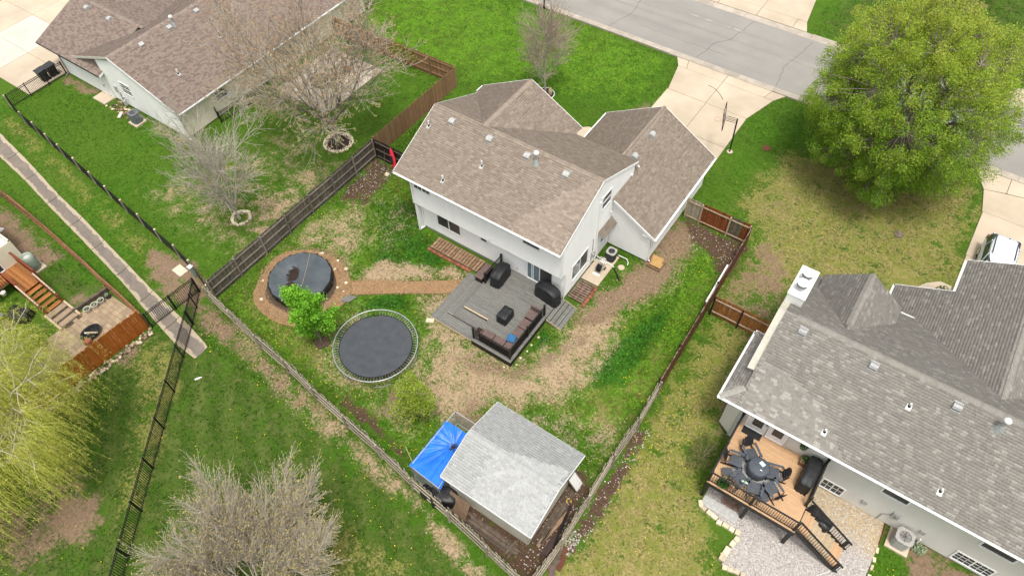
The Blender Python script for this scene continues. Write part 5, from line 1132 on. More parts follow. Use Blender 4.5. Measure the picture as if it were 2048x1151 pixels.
for i, (x, y, s_) in enumerate(((.25,-3.4,.09),(.2,-4.1,.08),(.22,-4.6,.07),(.15,-5.2,.09),(.2,-5.7,.07),(-.3,-6.25,.06),(-.9,-6.2,.06))):
    tag(part('stone', MB().lathe([(.6*s_,0),(s_,.03),(.8*s_,.07),(.3*s_,.09)],(x,y,-.01),7), MATS['limestone']), 'small pale stone lying along the skirt of the grey deck', 'stone', 'stones along the deck')
# ---------------- pallets and brick edging
PW = thing('pallet_walk', 'brown wooden pallets laid as a walk along the house wall', 'pallet', (-7.6,-1,0))
for i in range(17):
    x = -9.5+i*.225; part('slat', MB().obox((x+.08,-1.02,.15),(.165,1.0,.025),random.uniform(-.012,.012)-.0), MATS['pallet_wood'], PW)
for y in (-.6,-1.02,-1.45): part('bearer', MB().box(-9.58,-5.72,y-.04,y+.04,.02,.135), MATS['pallet_old'], PW)
bk = mk_mesh('brick', MB().box(-.10,.10,-.05,.05,0,.065)); bk.materials.append(MATS['brick'])
BE = thing('brick_edging', 'row of red bricks laid along the pallet walk', 'edging', (-8,-1.7,0))
for i in range(31): piece('brick', bk, BE, (-9.55+i*.112,-1.66+random.uniform(-.02,.02),random.uniform(0,.03)), (random.uniform(-.05,.05),0,PI/2+random.uniform(-.1,.1)))
PO = thing('pallet', 'old weathered pallet lying beside the deck stairs', 'pallet', (.65,.85,0))
for i in range(9): part('slat', MB().obox((.62,.16+i*.185,.14),(1.05,.10+.04*(i%2),.025),random.uniform(-.03,.03)), MATS['pallet_old'], PO)
for x in (.16,.62,1.08): part('bearer', MB().box(x-.04,x+.04,.1,1.7,.0,.125), MATS['pallet_old'], PO)
BE2 = thing('brick_edging', 'row of red bricks beside the old pallet and concrete slab', 'edging', (1.25,.9,0))
for i in range(16): piece('brick', bk, BE2, (1.27+random.uniform(-.02,.02),.0+i*.112,random.uniform(0,.02)), (0,0,random.uniform(-.1,.1)))
slabs('side_pad', [bx4(.04,1.28,1.82,3.75)], MATS['concrete'], z=.09)
ac_unit('dark round-cornered air conditioner in the corner between house and garage', .85, 4.2, .1, .62, .78, 'ac_dark')
HR = thing('hose_reel', 'hose reel cart with black hose on the concrete slab by the wall', 'hose reel', (.7,3.0,.09))
for x in (.52,.92): part('frame_side', MB().tube([(x,2.62,.1),(x+.0,2.85,.5),(x,3.35,.95)],.018,6).tube([(x,3.25,.1),(x,2.85,.5)],.018,6), MATS['metal_galv'], HR)
part('handle', MB().cyl((.52,3.35,.95),(.92,3.35,.95),.018,n=6), MATS['pvc_white'], HR); part('foot', MB().box(.48,.96,2.5,2.66,.09,.13), MATS['pvc_white'], HR)
dm = MB().cyl((.56,2.9,.42),(.88,2.9,.42),.10,n=12)
for i in range(5): dm.tube([(.60+i*.06,2.9+.2*math.cos(a*PI/8),.42+.2*math.sin(a*PI/8)) for a in range(16)],.03,5,closed=True)
part('hose_drum', dm, MATS['rubber'], HR); part('tray', MB().box(.5,.94,3.3,3.42,.5,.56), MATS['pvc_white'], HR)
for x in (.46,.98): part('wheel', MB().cyl((x-.02,3.22,.2),(x+.02,3.22,.2),.11,n=12), MATS['rubber'], HR)
tag(part('drain_pipe', MB().tube([(.02,3.85,.16),(1.3,3.72,.12),(1.36,3.7,.09)],.035,6), MATS['pvc_white']), 'white drain pipe running from the house wall to the lawn', 'pipe')
tag(part('drain_pipe', MB().tube([(1.15,4.65,.2),(1.75,4.7,.16),(1.95,4.55,.1),(2.0,4.35,.05)],.03,6), MATS['pvc_white']), 'white bent drain pipe beside the dark air conditioner', 'pipe')
tag(part('corrugated_hose', MB().tube([(1.36,3.68,.06),(1.8,3.35,.05),(2.2,2.95,.05)],.05,6), MATS['rubber']), 'black corrugated hose on the grass by the slab', 'hose')
tag(part('stepping_stone', MB().lathe([(.22,0),(.23,.04),(.15,.06)],(1.75,4.0,0),8), MATS['concrete']), 'small pale stepping stone in the grass by the garage wall', 'stone')
DS = thing('splash_box', 'wooden box of planks at the garage corner under the gutter', 'wooden box', (3.5,5.4,0))
M('ply_fresh', (.44,.27,.10), (.36,.21,.075), 3, .8)
part('panel', MB().obox((3.45,5.65,.32),(.75,.42,.03),.05,.25), MATS['ply_fresh'], DS); part('panel', MB().obox((3.55,5.25,.30),(.75,.36,.03),.05,.1), MATS['ply_fresh'], DS); part('base', MB().box(3.05,3.95,5.0,5.9,0,.14), MATS['pallet_wood'], DS)
# ================================================================ POOL AND TRAMPOLINE
px_, py_, pr_ = -14.48, -8.38, 1.94
RG = tag(part('wood_chip_path', MB().prism([(px_+.12+(3.05+.14*math.sin(3*a)+.1*math.sin(5*a))*math.cos(a), py_-.2+(3.05+.14*math.cos(2*a))*math.sin(a)) for a in np.linspace(0,2*PI,48,endpoint=False)], -.05, .022), MATS['chips']), kind='structure')
tag(part('wood_chip_walk', MB().prism([(-11.3,-7.3),(-9.0,-5.65),(-6.15,-3.75),(-6.12,-2.45),(-8.6,-4.25),(-11.3,-5.95),(-12.0,-6.5)],-.05,.028), MATS['chips']), kind='structure')
tag(part('pool_bed', MB().prism([(px_+(2.2+.12*math.sin(3*a+1))*math.cos(a), py_-.1+(2.25+.1*math.sin(5*a))*math.sin(a)) for a in np.linspace(0,2*PI,40,endpoint=False)], -.05, .034), MATS['soil']), kind='structure')
PO_ = thing('pool', 'round above-ground pool under a sagging black cover', 'pool', (px_,py_,0))
n = 144; V = []; F = []
rings = [0,.08,.16,.25,.34,.43,.52,.61,.7,.78,.86,.93,.97,1.0]
def pool_z(r, a):
    x, y = r*pr_*math.cos(a), r*pr_*math.sin(a)
    z = .72-.20*(1-r*r)*(1-.4*r)+.10*math.exp(-((x-.55)**2+(y-.5)**2)/.9)
    z -= .16*math.exp(-((x+.65)**2+(y+.1)**2)/.35)+.12*math.exp(-((x+.1)**2+(y+.85)**2)/.22)
    return z+.014*math.sin(14*a)*r**3+.009*math.sin(31*a+1)*r**5+.007*math.sin(47*a+2+r*3)*r**4+.012*math.sin(3.1*x+2.2*y)*math.sin(2.7*y-x)
for r in rings[1:]:
    for k in range(n): a = 2*PI*k/n; rr = r*pr_*(1+.012*math.cos(14*a)*(r > .9)); V.append((px_+rr*math.cos(a), py_+rr*math.sin(a), pool_z(r,a)))
V.append((px_,py_,pool_z(0,0)))
nr = len(rings)-1
mb = MB(); fs_ = [(i*n+k,i*n+(k+1)%n,(i+1)*n+(k+1)%n,(i+1)*n+k) for i in range(nr-1) for k in range(n)]+[(len(V)-1,k,(k+1)%n) for k in range(n)]
mb.add(V, [f[::-1] if len(f)==4 else f for f in fs_]); 
cv = part('cover', mb, MATS['pool_cover'], PO_, smooth=True)
mb = MB(); vs_ = []
for zz, ex in ((.73,1.0),(.68,1.035),(.50,1.02),(.34,1.03)):
    for k in range(n): a = 2*PI*k/n; f_ = 1+.012*math.cos(14*a)+(.014*math.sin(29*a)*(zz < .9)); vs_.append((px_+pr_*ex*f_*math.cos(a), py_+pr_*ex*f_*math.sin(a), zz+(.05*math.sin(14*a) if zz < .4 else 0)))
mb.add(vs_, [((i+1)*n+k,(i+1)*n+(k+1)%n,i*n+(k+1)%n,i*n+k) for i in range(3) for k in range(n)]); part('cover_skirt', mb, MATS['cover_black'], PO_, smooth=True)
mb = MB(); vs_ = [(px_+pr_*.985*math.cos(2*PI*k/48),py_+pr_*.985*math.sin(2*PI*k/48),z) for z in (0,.67) for k in range(48)]
mb.add(vs_,[(k,(k+1)%48,48+(k+1)%48,48+k) for k in range(48)]); part('pool_wall', mb, MATS['cover_black'], PO_)
for k in range(14): a = 2*PI*k/14; part('pool_post', MB().cyl((px_+pr_*1.0*math.cos(a),py_+pr_*1.0*math.sin(a),0),(px_+pr_*1.0*math.cos(a),py_+pr_*1.0*math.sin(a),.64),.045,n=8), MATS['metal_black'], PO_)
def pool_debris():
    mb = MB()
    for (cx_, cy_, sx, sy, rt) in ((-.66,-.02,.42,.62,.5),(-.12,-.80,.32,.42,.4)):
        for i in range(700):
            u = random.gauss(0,.42); v = random.gauss(0,.42)
            if u*u+v*v > 1: continue
            x = cx_+sx*u*math.cos(rt)-sy*v*math.sin(rt); y = cy_+sx*u*math.sin(rt)+sy*v*math.cos(rt)
            r = math.hypot(x,y)/pr_; z = pool_z(r, math.atan2(y,x))+.012
            mb.obox((px_+x,py_+y,z),(random.uniform(.06,.16),.03,.008),random.uniform(0,PI))
    return mb
tag(part('dead_leaves', pool_debris(), MATS['mulch_dark'], PO_), kind='stuff')
part('cover_rope', MB().tube([(px_-.95+i*.22, py_+1.95-i*.34-.02*i*i*.1, pool_z(math.hypot(-.95+i*.22,1.95-i*.34)/pr_, math.atan2(1.95-i*.34,-.95+i*.22))+.015) for i in range(9)],.012,4), MATS['wood_raw'], PO_)
for i in range(16):
    a = random.uniform(0,2*PI); r = random.uniform(2.1,2.9); s_ = random.uniform(.06,.13)
    tag(part('stone', MB().lathe([(.7*s_,0),(s_,.03),(.8*s_,.06),(.35*s_,.08)],(px_+r*math.cos(a),py_+r*math.sin(a),.015),7), MATS['limestone']), 'pale flat stone lying on the chip ring around the pool', 'stone', 'stones around the pool')
SL = thing('step_plank', 'grey plank step lying on the ground between pool and trampoline', 'planks', (-11.2,-7.7,0))
for i in range(4): part('plank', MB().obox((-11.42+i*.145,-7.75+i*.055,.07),(.13,.66,.03),-.3), MATS['composite_grey'], SL)
tx, ty, tr_ = -7.1, -9.6, 2.47
TR = thing('trampoline', 'large round trampoline with black mat and steel rim, no net', 'trampoline', (tx,ty,0))
part('rim', MB().tube([(tx+tr_*math.cos(a),ty+tr_*math.sin(a),.9) for a in np.linspace(0,2*PI,64,endpoint=False)],.030,8,closed=True), MATS['metal_galv'], TR, smooth=True)
mt = MB(); V = []
for rr in (1.0,.8,.5,.2):
    for k in range(64):
        a = 2*PI*k/64; bite = 1-.05*math.exp(-((a-2.35)/.22)**2); V.append((tx+2.15*rr*bite*math.cos(a)+.05,ty+2.15*rr*bite*math.sin(a)-.03,.885-.05*(1-rr)))
mt.add(V, [(i*64+k,(i+1)*64+k,(i+1)*64+(k+1)%64,i*64+(k+1)%64)[::-1] for i in range(3) for k in range(64)]+[tuple(range(192,256))])
part('mat', mt, MATS['mat_tramp'], TR, smooth=True)
part('mat_edge', MB().tube([(tx+2.13*math.cos(a)+.05,ty+2.13*math.sin(a)-.03,.89) for a in np.linspace(0,2*PI,64,endpoint=False)],.022,5,closed=True), MATS['rubber'], TR)
spm = mk_mesh('spring', MB().cyl((0,0,0),(.31,0,0),.009,n=4)); spm.materials.append(MATS['metal_galv'])
for k in range(84):
    a = 2*PI*k/84
    if abs(a-2.35) < .16: continue
    piece('spring', spm, TR, (tx+2.15*math.cos(a)+.04,ty+2.15*math.sin(a)-.03,.888), (0,0,a))
for k in range(6):
    a = 2*PI*(k+.3)/6; da = .22
    part('leg', MB().tube([(tx+tr_*math.cos(a-da),ty+tr_*math.sin(a-da),.88),(tx+tr_*.96*math.cos(a-da),ty+tr_*.96*math.sin(a-da),.06),(tx+tr_*.96*math.cos(a),ty+tr_*.96*math.sin(a),.03),(tx+tr_*.96*math.cos(a+da),ty+tr_*.96*math.sin(a+da),.06),(tx+tr_*math.cos(a+da),ty+tr_*math.sin(a+da),.88)],.025,6), MATS['metal_vent_grey'], TR)
# ================================================================ AROUND THE SHED
KN = thing('dog_kennel', 'chain link kennel frame beside the shed', 'kennel', (.4,-12.6,0))
kz = 1.55
cor = [(-.38,-10.65),(.98,-10.65),(1.5,-14.5),(-.42,-14.4)]
for x, y in cor+[(-.38,-12.5)]: part('post', MB().cyl((x,y,0),(x,y,kz),.03,n=8), MATS['metal_galv'], KN)
for a, b2 in zip(cor, cor[1:]+cor[:1]):
    for z in (.08,kz): part('rail', MB().cyl((*a,z),(*b2,z),.024,n=8), MATS['metal_galv'], KN)
    mb = MB(); A = Vector((*a,.08)); B2 = Vector((*b2,.08)); L = (B2-A).length; k = int(L/.12)
    for i in range(-12,k):
        for s_ in (1,-1):
            t0 = max(0,min(1,i*.12/L)); t1 = max(0,min(1,(i*.12+kz-.1)/L))
            if t1 <= t0: continue
            z0 = (t0*L-i*.12); z1 = (t1*L-i*.12)
            if s_ < 0: z0, z1 = kz-.1-z0, kz-.1-z1
            mb.beam(A.lerp(B2,t0)+Vector((0,0,z0)), A.lerp(B2,t1)+Vector((0,0,z1)), .006, .006)
    tag(part('chain_link', mb, MATS['metal_galv'], KN), kind='stuff')
def tarp():
    mb = MB(); n_, m_ = 44, 80; A, B2, C2, D = (Vector(p) for p in ((-.45,-11.33,1.56),(.98,-11.33,1.56),(1.62,-14.5,1.5),(-.5,-14.42,1.58)))
    vs_ = []
    for i in range(n_+1):
        for k in range(m_+1):
            u, v = i/n_, k/m_; p = A.lerp(B2,u).lerp(D.lerp(C2,u),v)
            dx, dy = p.x-.72, p.y+12.25
            z = p.z-.24*math.exp(-(dx*dx+dy*dy)/.35)-.06*math.sin(PI*u)*math.sin(PI*v)-.12*math.exp(-((p.x-.0)**2+(p.y+13.3)**2)/.5)
            ang = math.atan2(dy,dx); z += .026*math.sin(ang*15+u*6)*min(1,math.hypot(dx,dy)*1.2)+.012*math.sin(ang*33)*min(1,math.hypot(dx,dy))
            z += .012*math.sin(24*u+9*v)*v
            vs_.append((p.x,p.y,z))
    fs_ = [(i*(m_+1)+k,(i+1)*(m_+1)+k,(i+1)*(m_+1)+k+1,i*(m_+1)+k+1) for i in range(n_) for k in range(m_)]
    mb.add(vs_,[f[::-1] for f in fs_]); return mb
tag(part('tarp', tarp(), MATS['tarp_blue'], smooth=True), 'bright blue tarp stretched over the kennel frame', 'tarp')
td_ = MB()
for i in range(160):
    a = random.uniform(0,2*PI); r = abs(random.gauss(0,.16)); td_.obox((.72+r*math.cos(a),-12.25+r*math.sin(a),1.32+.25*r),(random.uniform(.03,.08),.02,.006),a*3)
tag(part('dead_leaves', td_, MATS['mulch_dark'], bpy.data.objects['tarp']), kind='stuff')
covered('black_tub', 'large black tub between shed and rear fence', 'tub', 1.7,-14.45,0,1.3,.9,1.0,.5,'plastic_black',11)
tag(part('water_barrel', MB().lathe([(.28,0),(.33,.25),(.33,.6),(.27,.85)],(.75,-14.75,0),16), MATS['plastic_black'], smooth=True), 'black barrel under the lower end of the blue tarp', 'barrel')
tag(part('plywood_sheet', MB().obox((2.6,-14.47,.64),(1.25,.02,1.30),-.03,-.42), MATS['plywood']), 'brown plywood sheet leaning on the shed wall', 'plywood')
LP = thing('lumber_stack', 'stack of dark old lumber behind the shed', 'lumber', (4.6,-14.5,0))
for i in range(7): part('plank', MB().obox((4.7+random.uniform(-.2,.2),-14.3-i*.085,.06+.07*(i%3)),(3.2-random.uniform(0,.5),.10,.05),-.02+random.uniform(-.02,.02)), MATS['lumber_grey'], LP)
part('bearer', MB().obox((6.0,-14.55,.03),(.1,.9,.06),.05), MATS['lumber_grey'], LP); part('bearer', MB().obox((5.9,-14.55,.3),(.08,.8,.05),-.1), MATS['lumber_grey'], LP)
LP2 = thing('lumber_stack', 'long thin boards lying along the right wall of the shed', 'lumber', (6.75,-12,0))
for i in range(6): part('plank', MB().obox((6.68+i*.075,-12.0+random.uniform(-.3,.3),.05+.04*(i%2)),(.07,3.6-random.uniform(0,.6),.04),.02+random.uniform(-.025,.03)), MATS['lumber_grey'], LP2)
tag(part('board', MB().obox((7.12,-12.5,.05),(.22,2.5,.04),-.17), MATS['pallet_wood']), 'wide brown board lying between shed and right fence', 'board')
tag(part('black_pipe', MB().tube([(7.27,-11.1,.12),(7.34,-11.8,.14),(7.55,-12.7,.5),(7.72,-13.4,.9)],.075,8), MATS['plastic_black']), 'black drain pipe leaning on the pale right fence', 'pipe')
tag(part('wood_sheet', MB().obox((7.45,-13.35,.35),(.03,1.3,.8),-.05,0,.5), MATS['cushion_brown']), 'purple-brown wood sheet leaning on the pale right fence', 'wood sheet')
LD = thing('wood_ramp', 'pale slatted ramp at the shed door', 'ramp', (6.75,-9.95,0))
for i in range(6): part('slat', MB().obox((6.62+i*.085*1.0,-9.98,.75-i*.13),(.17,.62,.03),0,0,.98), MATS['wood_raw'] if False else MATS['pvc_white'], LD)
for y in (-10.3,-9.66): part('side_rail', MB().beam((6.52,y,.95),(7.12,y,.02),.05,.1), MATS['lumber_grey'], LD)
tag(part('yellow_toy', MB().tube([(7.0+.12*math.cos(a),-10.9+.12*math.sin(a),.06) for a in np.linspace(0,5,9)],.03,6), MATS['yellow_paint']), 'yellow plastic ring lying in the dirt by the shed', 'toy')
for i, (x, y, rz, mt_) in enumerate(((8.2,-13.3,.3,'wood_brown'),(8.35,-13.75,.1,'wood_brown'),(8.05,-14.0,-.2,'lumber_grey'),(8.15,-14.3,.5,'cushion_brown'),(7.98,-13.7,.2,'lumber_grey'))):
    tag(part('scrap_board', MB().obox((x,y,.06+.03*i),(.22+.03*i,.75,.03),rz), MATS[mt_]), ['rust-red scrap board lying outside the right fence, uppermost','red-brown scrap board beside the outer foot of the right fence','grey scrap board under the red ones by the fence','purplish scrap board lowest in the pile by the fence','thin grey scrap plank against the outside of the fence'][i], 'scrap wood')
tag(part('bamboo_pole', MB().cyl((-1.9,-13.3,.03),(-.5,-14.1,.45),.022,n=6), MATS['wood_raw']), 'thin yellow pole leaning toward the blue tarp', 'pole')
KY = thing('kayak', 'red kayak leaning against the dark fence near the roof corner', 'kayak', (-16.0,2.6,0))
mb = MB(); prof = [(-1.35,.02),(-1.0,.16),(-.5,.26),(0,.29),(.5,.26),(1.0,.16),(1.35,.02)]
vs_ = []
for s_, r in prof:
    for k in range(10): a = 2*PI*k/10; vs_.append((-16.1+r*.8*math.cos(a)-s_*.2, 2.72+r*.5*math.sin(a)+s_*.17, 1.1+s_*.65))
mb.add(vs_, [(i*10+k,i*10+(k+1)%10,(i+1)*10+(k+1)%10,(i+1)*10+k) for i in range(6) for k in range(10)]); part('hull', mb, MATS['red_paint'], KY, smooth=True)
part('cockpit', MB().obox((-16.12,2.60,1.2),(.22,.06,.55),0,-.25,-.28), MATS['rubber'], KY)
tag(part('trailer_frame', MB().tube([(-14.9,1.1,.5),(-12.6,.55,.35),(-11.9,.5,.3)],.016,6).tube([(-14.9,1.1,.5),(-14.9,2.2,.5)],.016,6), MATS['wood_redpanel']), 'thin red metal frame under the left eave of the house', 'frame')
covered('black_bin', 'black storage tote under the left eave beside the wall', 'storage box', -11.9,1.1,0,.8,.6,.8,0,'plastic_black',21)
tag(part('garden_rake', MB().cyl((-17.0,2.9,1.5),(-16.7,2.3,.02),.018,n=6).obox((-16.7,2.3,.04),(.35,.05,.03),.4), MATS['lumber_grey']), 'grey garden tool leaning in the corner of the dark fence', 'garden tool')
tag(part('rock', MB().lathe([(.14,0),(.2,.08),(.12,.18)],(-16.35,2.1,0),7), MATS['limestone']), 'pale pinkish rock on the mulch in the fence corner', 'rock')
# ================================================================ RIGHT HOUSE DECK
RD = thing('deck', 'raised tan deck with black posts behind the grey-roofed house', 'deck', (14.7,-4.9,0))
dz = 1.9
boards(RD,12.42,16.93,-6.85,-2.96,dz,'x',.138,.006,'composite_tan')
part('fascia', MB().box(12.40,16.95,-6.90,-6.86,dz-.26,dz-.01), MATS['metal_black'], RD)
part('fascia', MB().box(12.38,12.41,-6.88,-2.96,dz-.26,dz-.01), MATS['metal_black'], RD)
part('fascia', MB().box(16.94,16.97,-6.88,-2.96,dz-.26,dz-.01), MATS['metal_black'], RD)
for x in (12.5,14.65,16.85):
    part('support_post', MB().box(x-.08,x+.08,-6.80,-6.64,-.1,dz-.03), MATS['metal_black'], RD)
for x in (13.2,14.0,14.8,15.6,16.4): part('joist', MB().box(x-.03,x+.03,-6.8,-3.0,dz-.25,dz-.035), MATS['wood_dark'], RD)
railing(RD, [(12.45,-3.05),(12.45,-4.9),(12.45,-6.75),(14.65,-6.75),(16.85,-6.75)], dz, 1.0, rail_w=.08, post=.11)
RDR = [(16.87,-5.3),(16.87,-3.05)]
railing(RD, RDR, dz, 1.0, rail_w=.08, post=.11)
ST = thing('stairs', 'tan wooden stairs with black railings leading down from the raised deck', 'stairs', (18,-6,0))
nst = 9
for i in range(nst):
    x0 = 17.0+i*.265; z = dz-(i+1)*dz/(nst+1)
    for k in range(2):
        board(ST, x0+k*.135, x0+k*.135+.128, -6.62, -5.42, z, 'y', 'wood_raw' if i > 1 and i < 7 else 'composite_tan')
for y in (-6.66,-5.38):
    part('stringer', MB().beam((16.95,y,dz-.2),(19.45,y,.0),.05,.28), MATS['metal_black'], ST)
    A = Vector((16.95,y,dz+.92)); B2 = Vector((19.55,y,.90))
    part('handrail', MB().beam(A,B2,.09,.05), MATS['metal_black'], ST); part('bottom_rail', MB().beam(A-Vector((0,0,.8)),B2-Vector((0,0,.8)),.04,.04), MATS['metal_black'], ST)
    part('newel_post', MB().box(19.28,19.40,y-.06,y+.06,-.05,1.0), MATS['metal_black'], ST)
    for k in range(21): p = A.lerp(B2,(k+.5)/21); part('baluster', MB().box(p.x-.011,p.x+.011,y-.011,y+.011,p.z-.8,p.z-.01), MATS['metal_black'], ST)
M('rug', (.55,.54,.52), (.02,.02,.025), 9, .95, lo=.47, hi=.5, detail=1)
def rug_material():
    m, t, b = new_mat('rug_pattern'); pos = nd(t,'ShaderNodeNewGeometry').outputs['Position']
    mp = nd(t,'ShaderNodeMapping'); t.links.new(pos, mp.inputs[0]); mp.inputs['Rotation'].default_value = (0,0,R_(-15)); mp.inputs['Scale'].default_value = (7,7,7)
    sp_ = nd(t,'ShaderNodeSeparateXYZ'); t.links.new(mp.outputs[0], sp_.inputs[0])
    a = math_(t,'ABSOLUTE',math_(t,'SUBTRACT',math_(t,'FRACT',sp_.outputs[0]),.5)); b2 = math_(t,'ABSOLUTE',math_(t,'SUBTRACT',math_(t,'FRACT',sp_.outputs[1]),.5))
    d = math_(t,'ADD',a,b2); f = math_(t,'FRACT',math_(t,'MULTIPLY',d,3.0)); c = mixc(t,math_(t,'GREATER_THAN',f,.5),(.02,.021,.025),(.55,.54,.52))
    t.links.new(c,b.inputs['Base Color']); b.inputs['Roughness'].default_value = .95; return m
MATS['rug'] = rug_material()
tag(part('rug', MB().obox((14.25,-5.15,dz+.009),(2.2,1.65,.012),.0), MATS['rug']), 'black and white patterned rug under the round table', 'rug')
tag(part('door_mat', MB().box(12.72,13.72,-3.42,-2.98,dz+.003,dz+.02), MATS['cover_black']), 'dark grey door mat at the white patio door', 'mat')
RT = thing('round_table', 'round table under a dark grey cloth amid the black chairs', 'table', (14.22,-5.05,dz))
n = 36; vs_ = []
for r, z in ((.50,.05),(.52,.45),(.50,.70),(.46,.725),(.0001,.727)):
    for k in range(n): a = 2*PI*k/n; f_ = 1+.03*math.sin(10*a)*(z < .6); vs_.append((14.22+r*f_*math.cos(a),-5.05+r*f_*math.sin(a),dz+z))
mb = MB(); mb.add(vs_, [(i*n+k,i*n+(k+1)%n,(i+1)*n+(k+1)%n,(i+1)*n+k) for i in range(4) for k in range(n)]); part('table_cover', mb, MATS['chair_slate'], RT, smooth=True)
part('pedestal', MB().cyl((14.22,-5.05,dz),(14.22,-5.05,dz+.7),.1), MATS['metal_black'], RT)
tag(part('magazine', MB().obox((14.3,-4.86,dz+.738),(.26,.2,.012),-.4), MATS['glass_blue']), 'pale blue magazine lying on the round table', 'magazine')
M('paper_teal', (.35,.62,.62), (.7,.75,.7), 12, .6); bpy.data.objects['magazine'].data.materials[0] = MATS['paper_teal']
tag(part('candle_holder', MB().tube([(14.38+.07*math.cos(a),-5.27+.07*math.sin(a),dz+.75) for a in np.linspace(0,2*PI,10,endpoint=False)],.018,5,closed=True), MATS['chrome']), 'small chrome ring ornament on the round table', 'ornament')
def adirondack(label, x, y, face, mat='chair_black', mat2='chair_slate', group='black garden chairs on the tan deck'):
    """slatted garden chair, facing local +x"""
    t = thing('garden_chair', label, 'chair', (x,y,dz), face, group, local=True)
    for i in range(5): part('seat_slat', MB().obox((.05-.1+i*.115-.12,0,.36-i*-.012),(.105,.54,.02),0,0,-.12), MATS[mat2], t)
    for i in range(7):
        k = i-3; hh = .78-.028*k*k; part('back_slat', MB().obox((-.42-.10,k*.085,.30+hh/2),(.02,.075,hh),k*.02,0,-.33), MATS[mat], t)
    part('back_rail', MB().obox((-.43,0,.52),(.03,.56,.06),0,0,-.33), MATS[mat], t)
    for s_ in (-1,1):
        part('armrest', MB().obox((.02,s_*.34,.58),(.78,.12,.022),s_*.06), MATS[mat2], t)
        part('front_leg', MB().box(.30,.36,s_*.30-.02,s_*.30+.02,0,.57), MATS[mat], t)
        part('rear_leg', MB().beam((.32,s_*.27,.34),(-.62,s_*.27,.03),.025,.12), MATS[mat], t)
        part('arm_brace', MB().beam((-.40,s_*.33,.30),(-.40,s_*.33,.57),.04,.04), MATS[mat], t)
    return t
cx_, cy_ = 14.22, -5.05
for lab, x, y in (('black slatted chair between the round table and the door mat',13.60,-4.42),('black slatted chair at the left side of the round table',13.12,-5.22),
   ('slate slatted chair with its back to the left part of the front rail',13.72,-6.05),('slate slatted chair with its back to the middle of the front rail',14.50,-6.08),
   ('black slatted chair at the right of the table toward the covered grill',14.98,-4.78),('black slatted chair at the lower right of the table near the stairs',15.22,-5.62)):
    adirondack(lab, x, y, math.atan2(cy_-y, cx_-x), 'chair_slate' if 'slate' in lab else 'chair_black')
for lab, x, y, a in (('slatted footstool beside the left front rail',13.05,-5.95,.5),('slatted footstool beside the lower right chair',15.0,-6.15,-.9)):
    t = thing('footstool', lab, 'footstool', (x,y,dz), a, local=True)
    for i in range(5): part('slat', MB().obox((-.2+i*.1,0,.32-.03*abs(i-2)),(.09,.42,.02)), MATS['chair_slate'], t)
    for sx in (-.18,.18):
        for sy in (-.16,.16): part('leg', MB().box(sx-.02,sx+.02,sy-.02,sy+.02,0,.3), MATS['chair_slate'], t)
M('cushion_leaf', (.55,.58,.52), (.05,.16,.06), 14, .9, lo=.45, hi=.55)
tag(part('cushion', MB().obox((13.95,-6.12,dz+.52),(.36,.12,.34),.1,.3), MATS['cushion_leaf'], bevel=.04), 'white and green leaf pattern cushion on a slate chair', 'cushion')
covered('covered_grill', 'long grill under a black cover against the right deck rail', 'grill', 16.42,-3.95,dz,1.75,.66,.95,PI/2,'cover_black',31,tz=lambda u: .98-.1*abs(u))
PB = thing('planter', 'small wooden crate planter with green plants beside the covered grill', 'planter', (15.98,-3.2,dz))
part('crate', MB().box(15.8,16.14,-3.5,-3.0,dz,dz+.32), MATS['pallet_wood'], PB)
def leaf_ball(c, r, n_, size, seed=0, flat=1.0):
    rr = np.random.default_rng(seed); P = rr.normal(size=(n_,3)); P /= np.linalg.norm(P,axis=1)[:,None]; P *= (r*rr.random((n_,1))**(1/3)); P[:,2] *= flat
    return leaves(np.array(c)+P, size, rr)
def leaves(P, size, rr, tone=None, aspect=.55, droop=None):
    """one folded quad leaf per point"""
    n_ = len(P); s_ = size*(.6+.8*rr.random((n_,1)))
    d = rr.normal(size=(n_,3)); d[:,2] = d[:,2]*.6+(0 if droop is None else droop); d /= np.linalg.norm(d,axis=1)[:,None]
    q = rr.normal(size=(n_,3)); q[:,2] += .0; q -= (q*d).sum(1)[:,None]*d; q /= np.linalg.norm(q,axis=1)[:,None]
    a = P-d*s_*.5; b = P+d*s_*.5; w_ = q*s_*aspect*.5
    V = np.stack([a, P+w_, b, P-w_],1).reshape(-1,3); F = np.arange(4*n_).reshape(-1,4)
    T = rr.random(n_) if tone is None else np.clip(tone+(rr.random(n_)-.5)*.5,0,1)
    return V, F, T
M('leaf_dark', (.03,.1,.02), palette=[(.02,.07,.012),(.04,.13,.02),(.07,.19,.03)], scale=10, rough=.6, trans=.3)
def leaf_obj(name, VFT, mat, parent=None):
    V, F, T = VFT; return link(name, np_mesh(name, V, F, T, off(parent)), mat, parent)
leaf_obj('foliage', leaf_ball((15.97,-3.25,dz+.42),.2,160,.09,3), MATS['leaf_dark'], PB)
RP = thing('potted_plant', 'leafy green trailing plant on the front rail of the tan deck', 'plant', (13.1,-6.6,dz))
part('trough', MB().box(12.85,13.4,-6.68,-6.48,dz+.05,dz+.25), MATS['wood_dark'], RP); leaf_obj('foliage', leaf_ball((13.12,-6.6,dz+.35),.3,320,.11,4,.7), MATS['leaf_dark'], RP)
HB = thing('hanging_basket', 'round green hanging wreath on the wall right of the patio doors', 'plant', (15.6,-3.05,3.0))
leaf_obj('foliage', leaf_ball((15.6,-3.15,3.15),.21,300,.07,5), MATS['leaf_dark'], HB); part('bracket', MB().cyl((15.6,-2.95,3.45),(15.6,-3.15,3.35),.012,n=5), MATS['metal_black'], HB)
SG = covered('covered_grill', 'small grill under a shiny black cover under the stairs railing', 'grill', 17.75,-5.15,0,1.3,.6,1.35,-.35,'plastic_black',41)
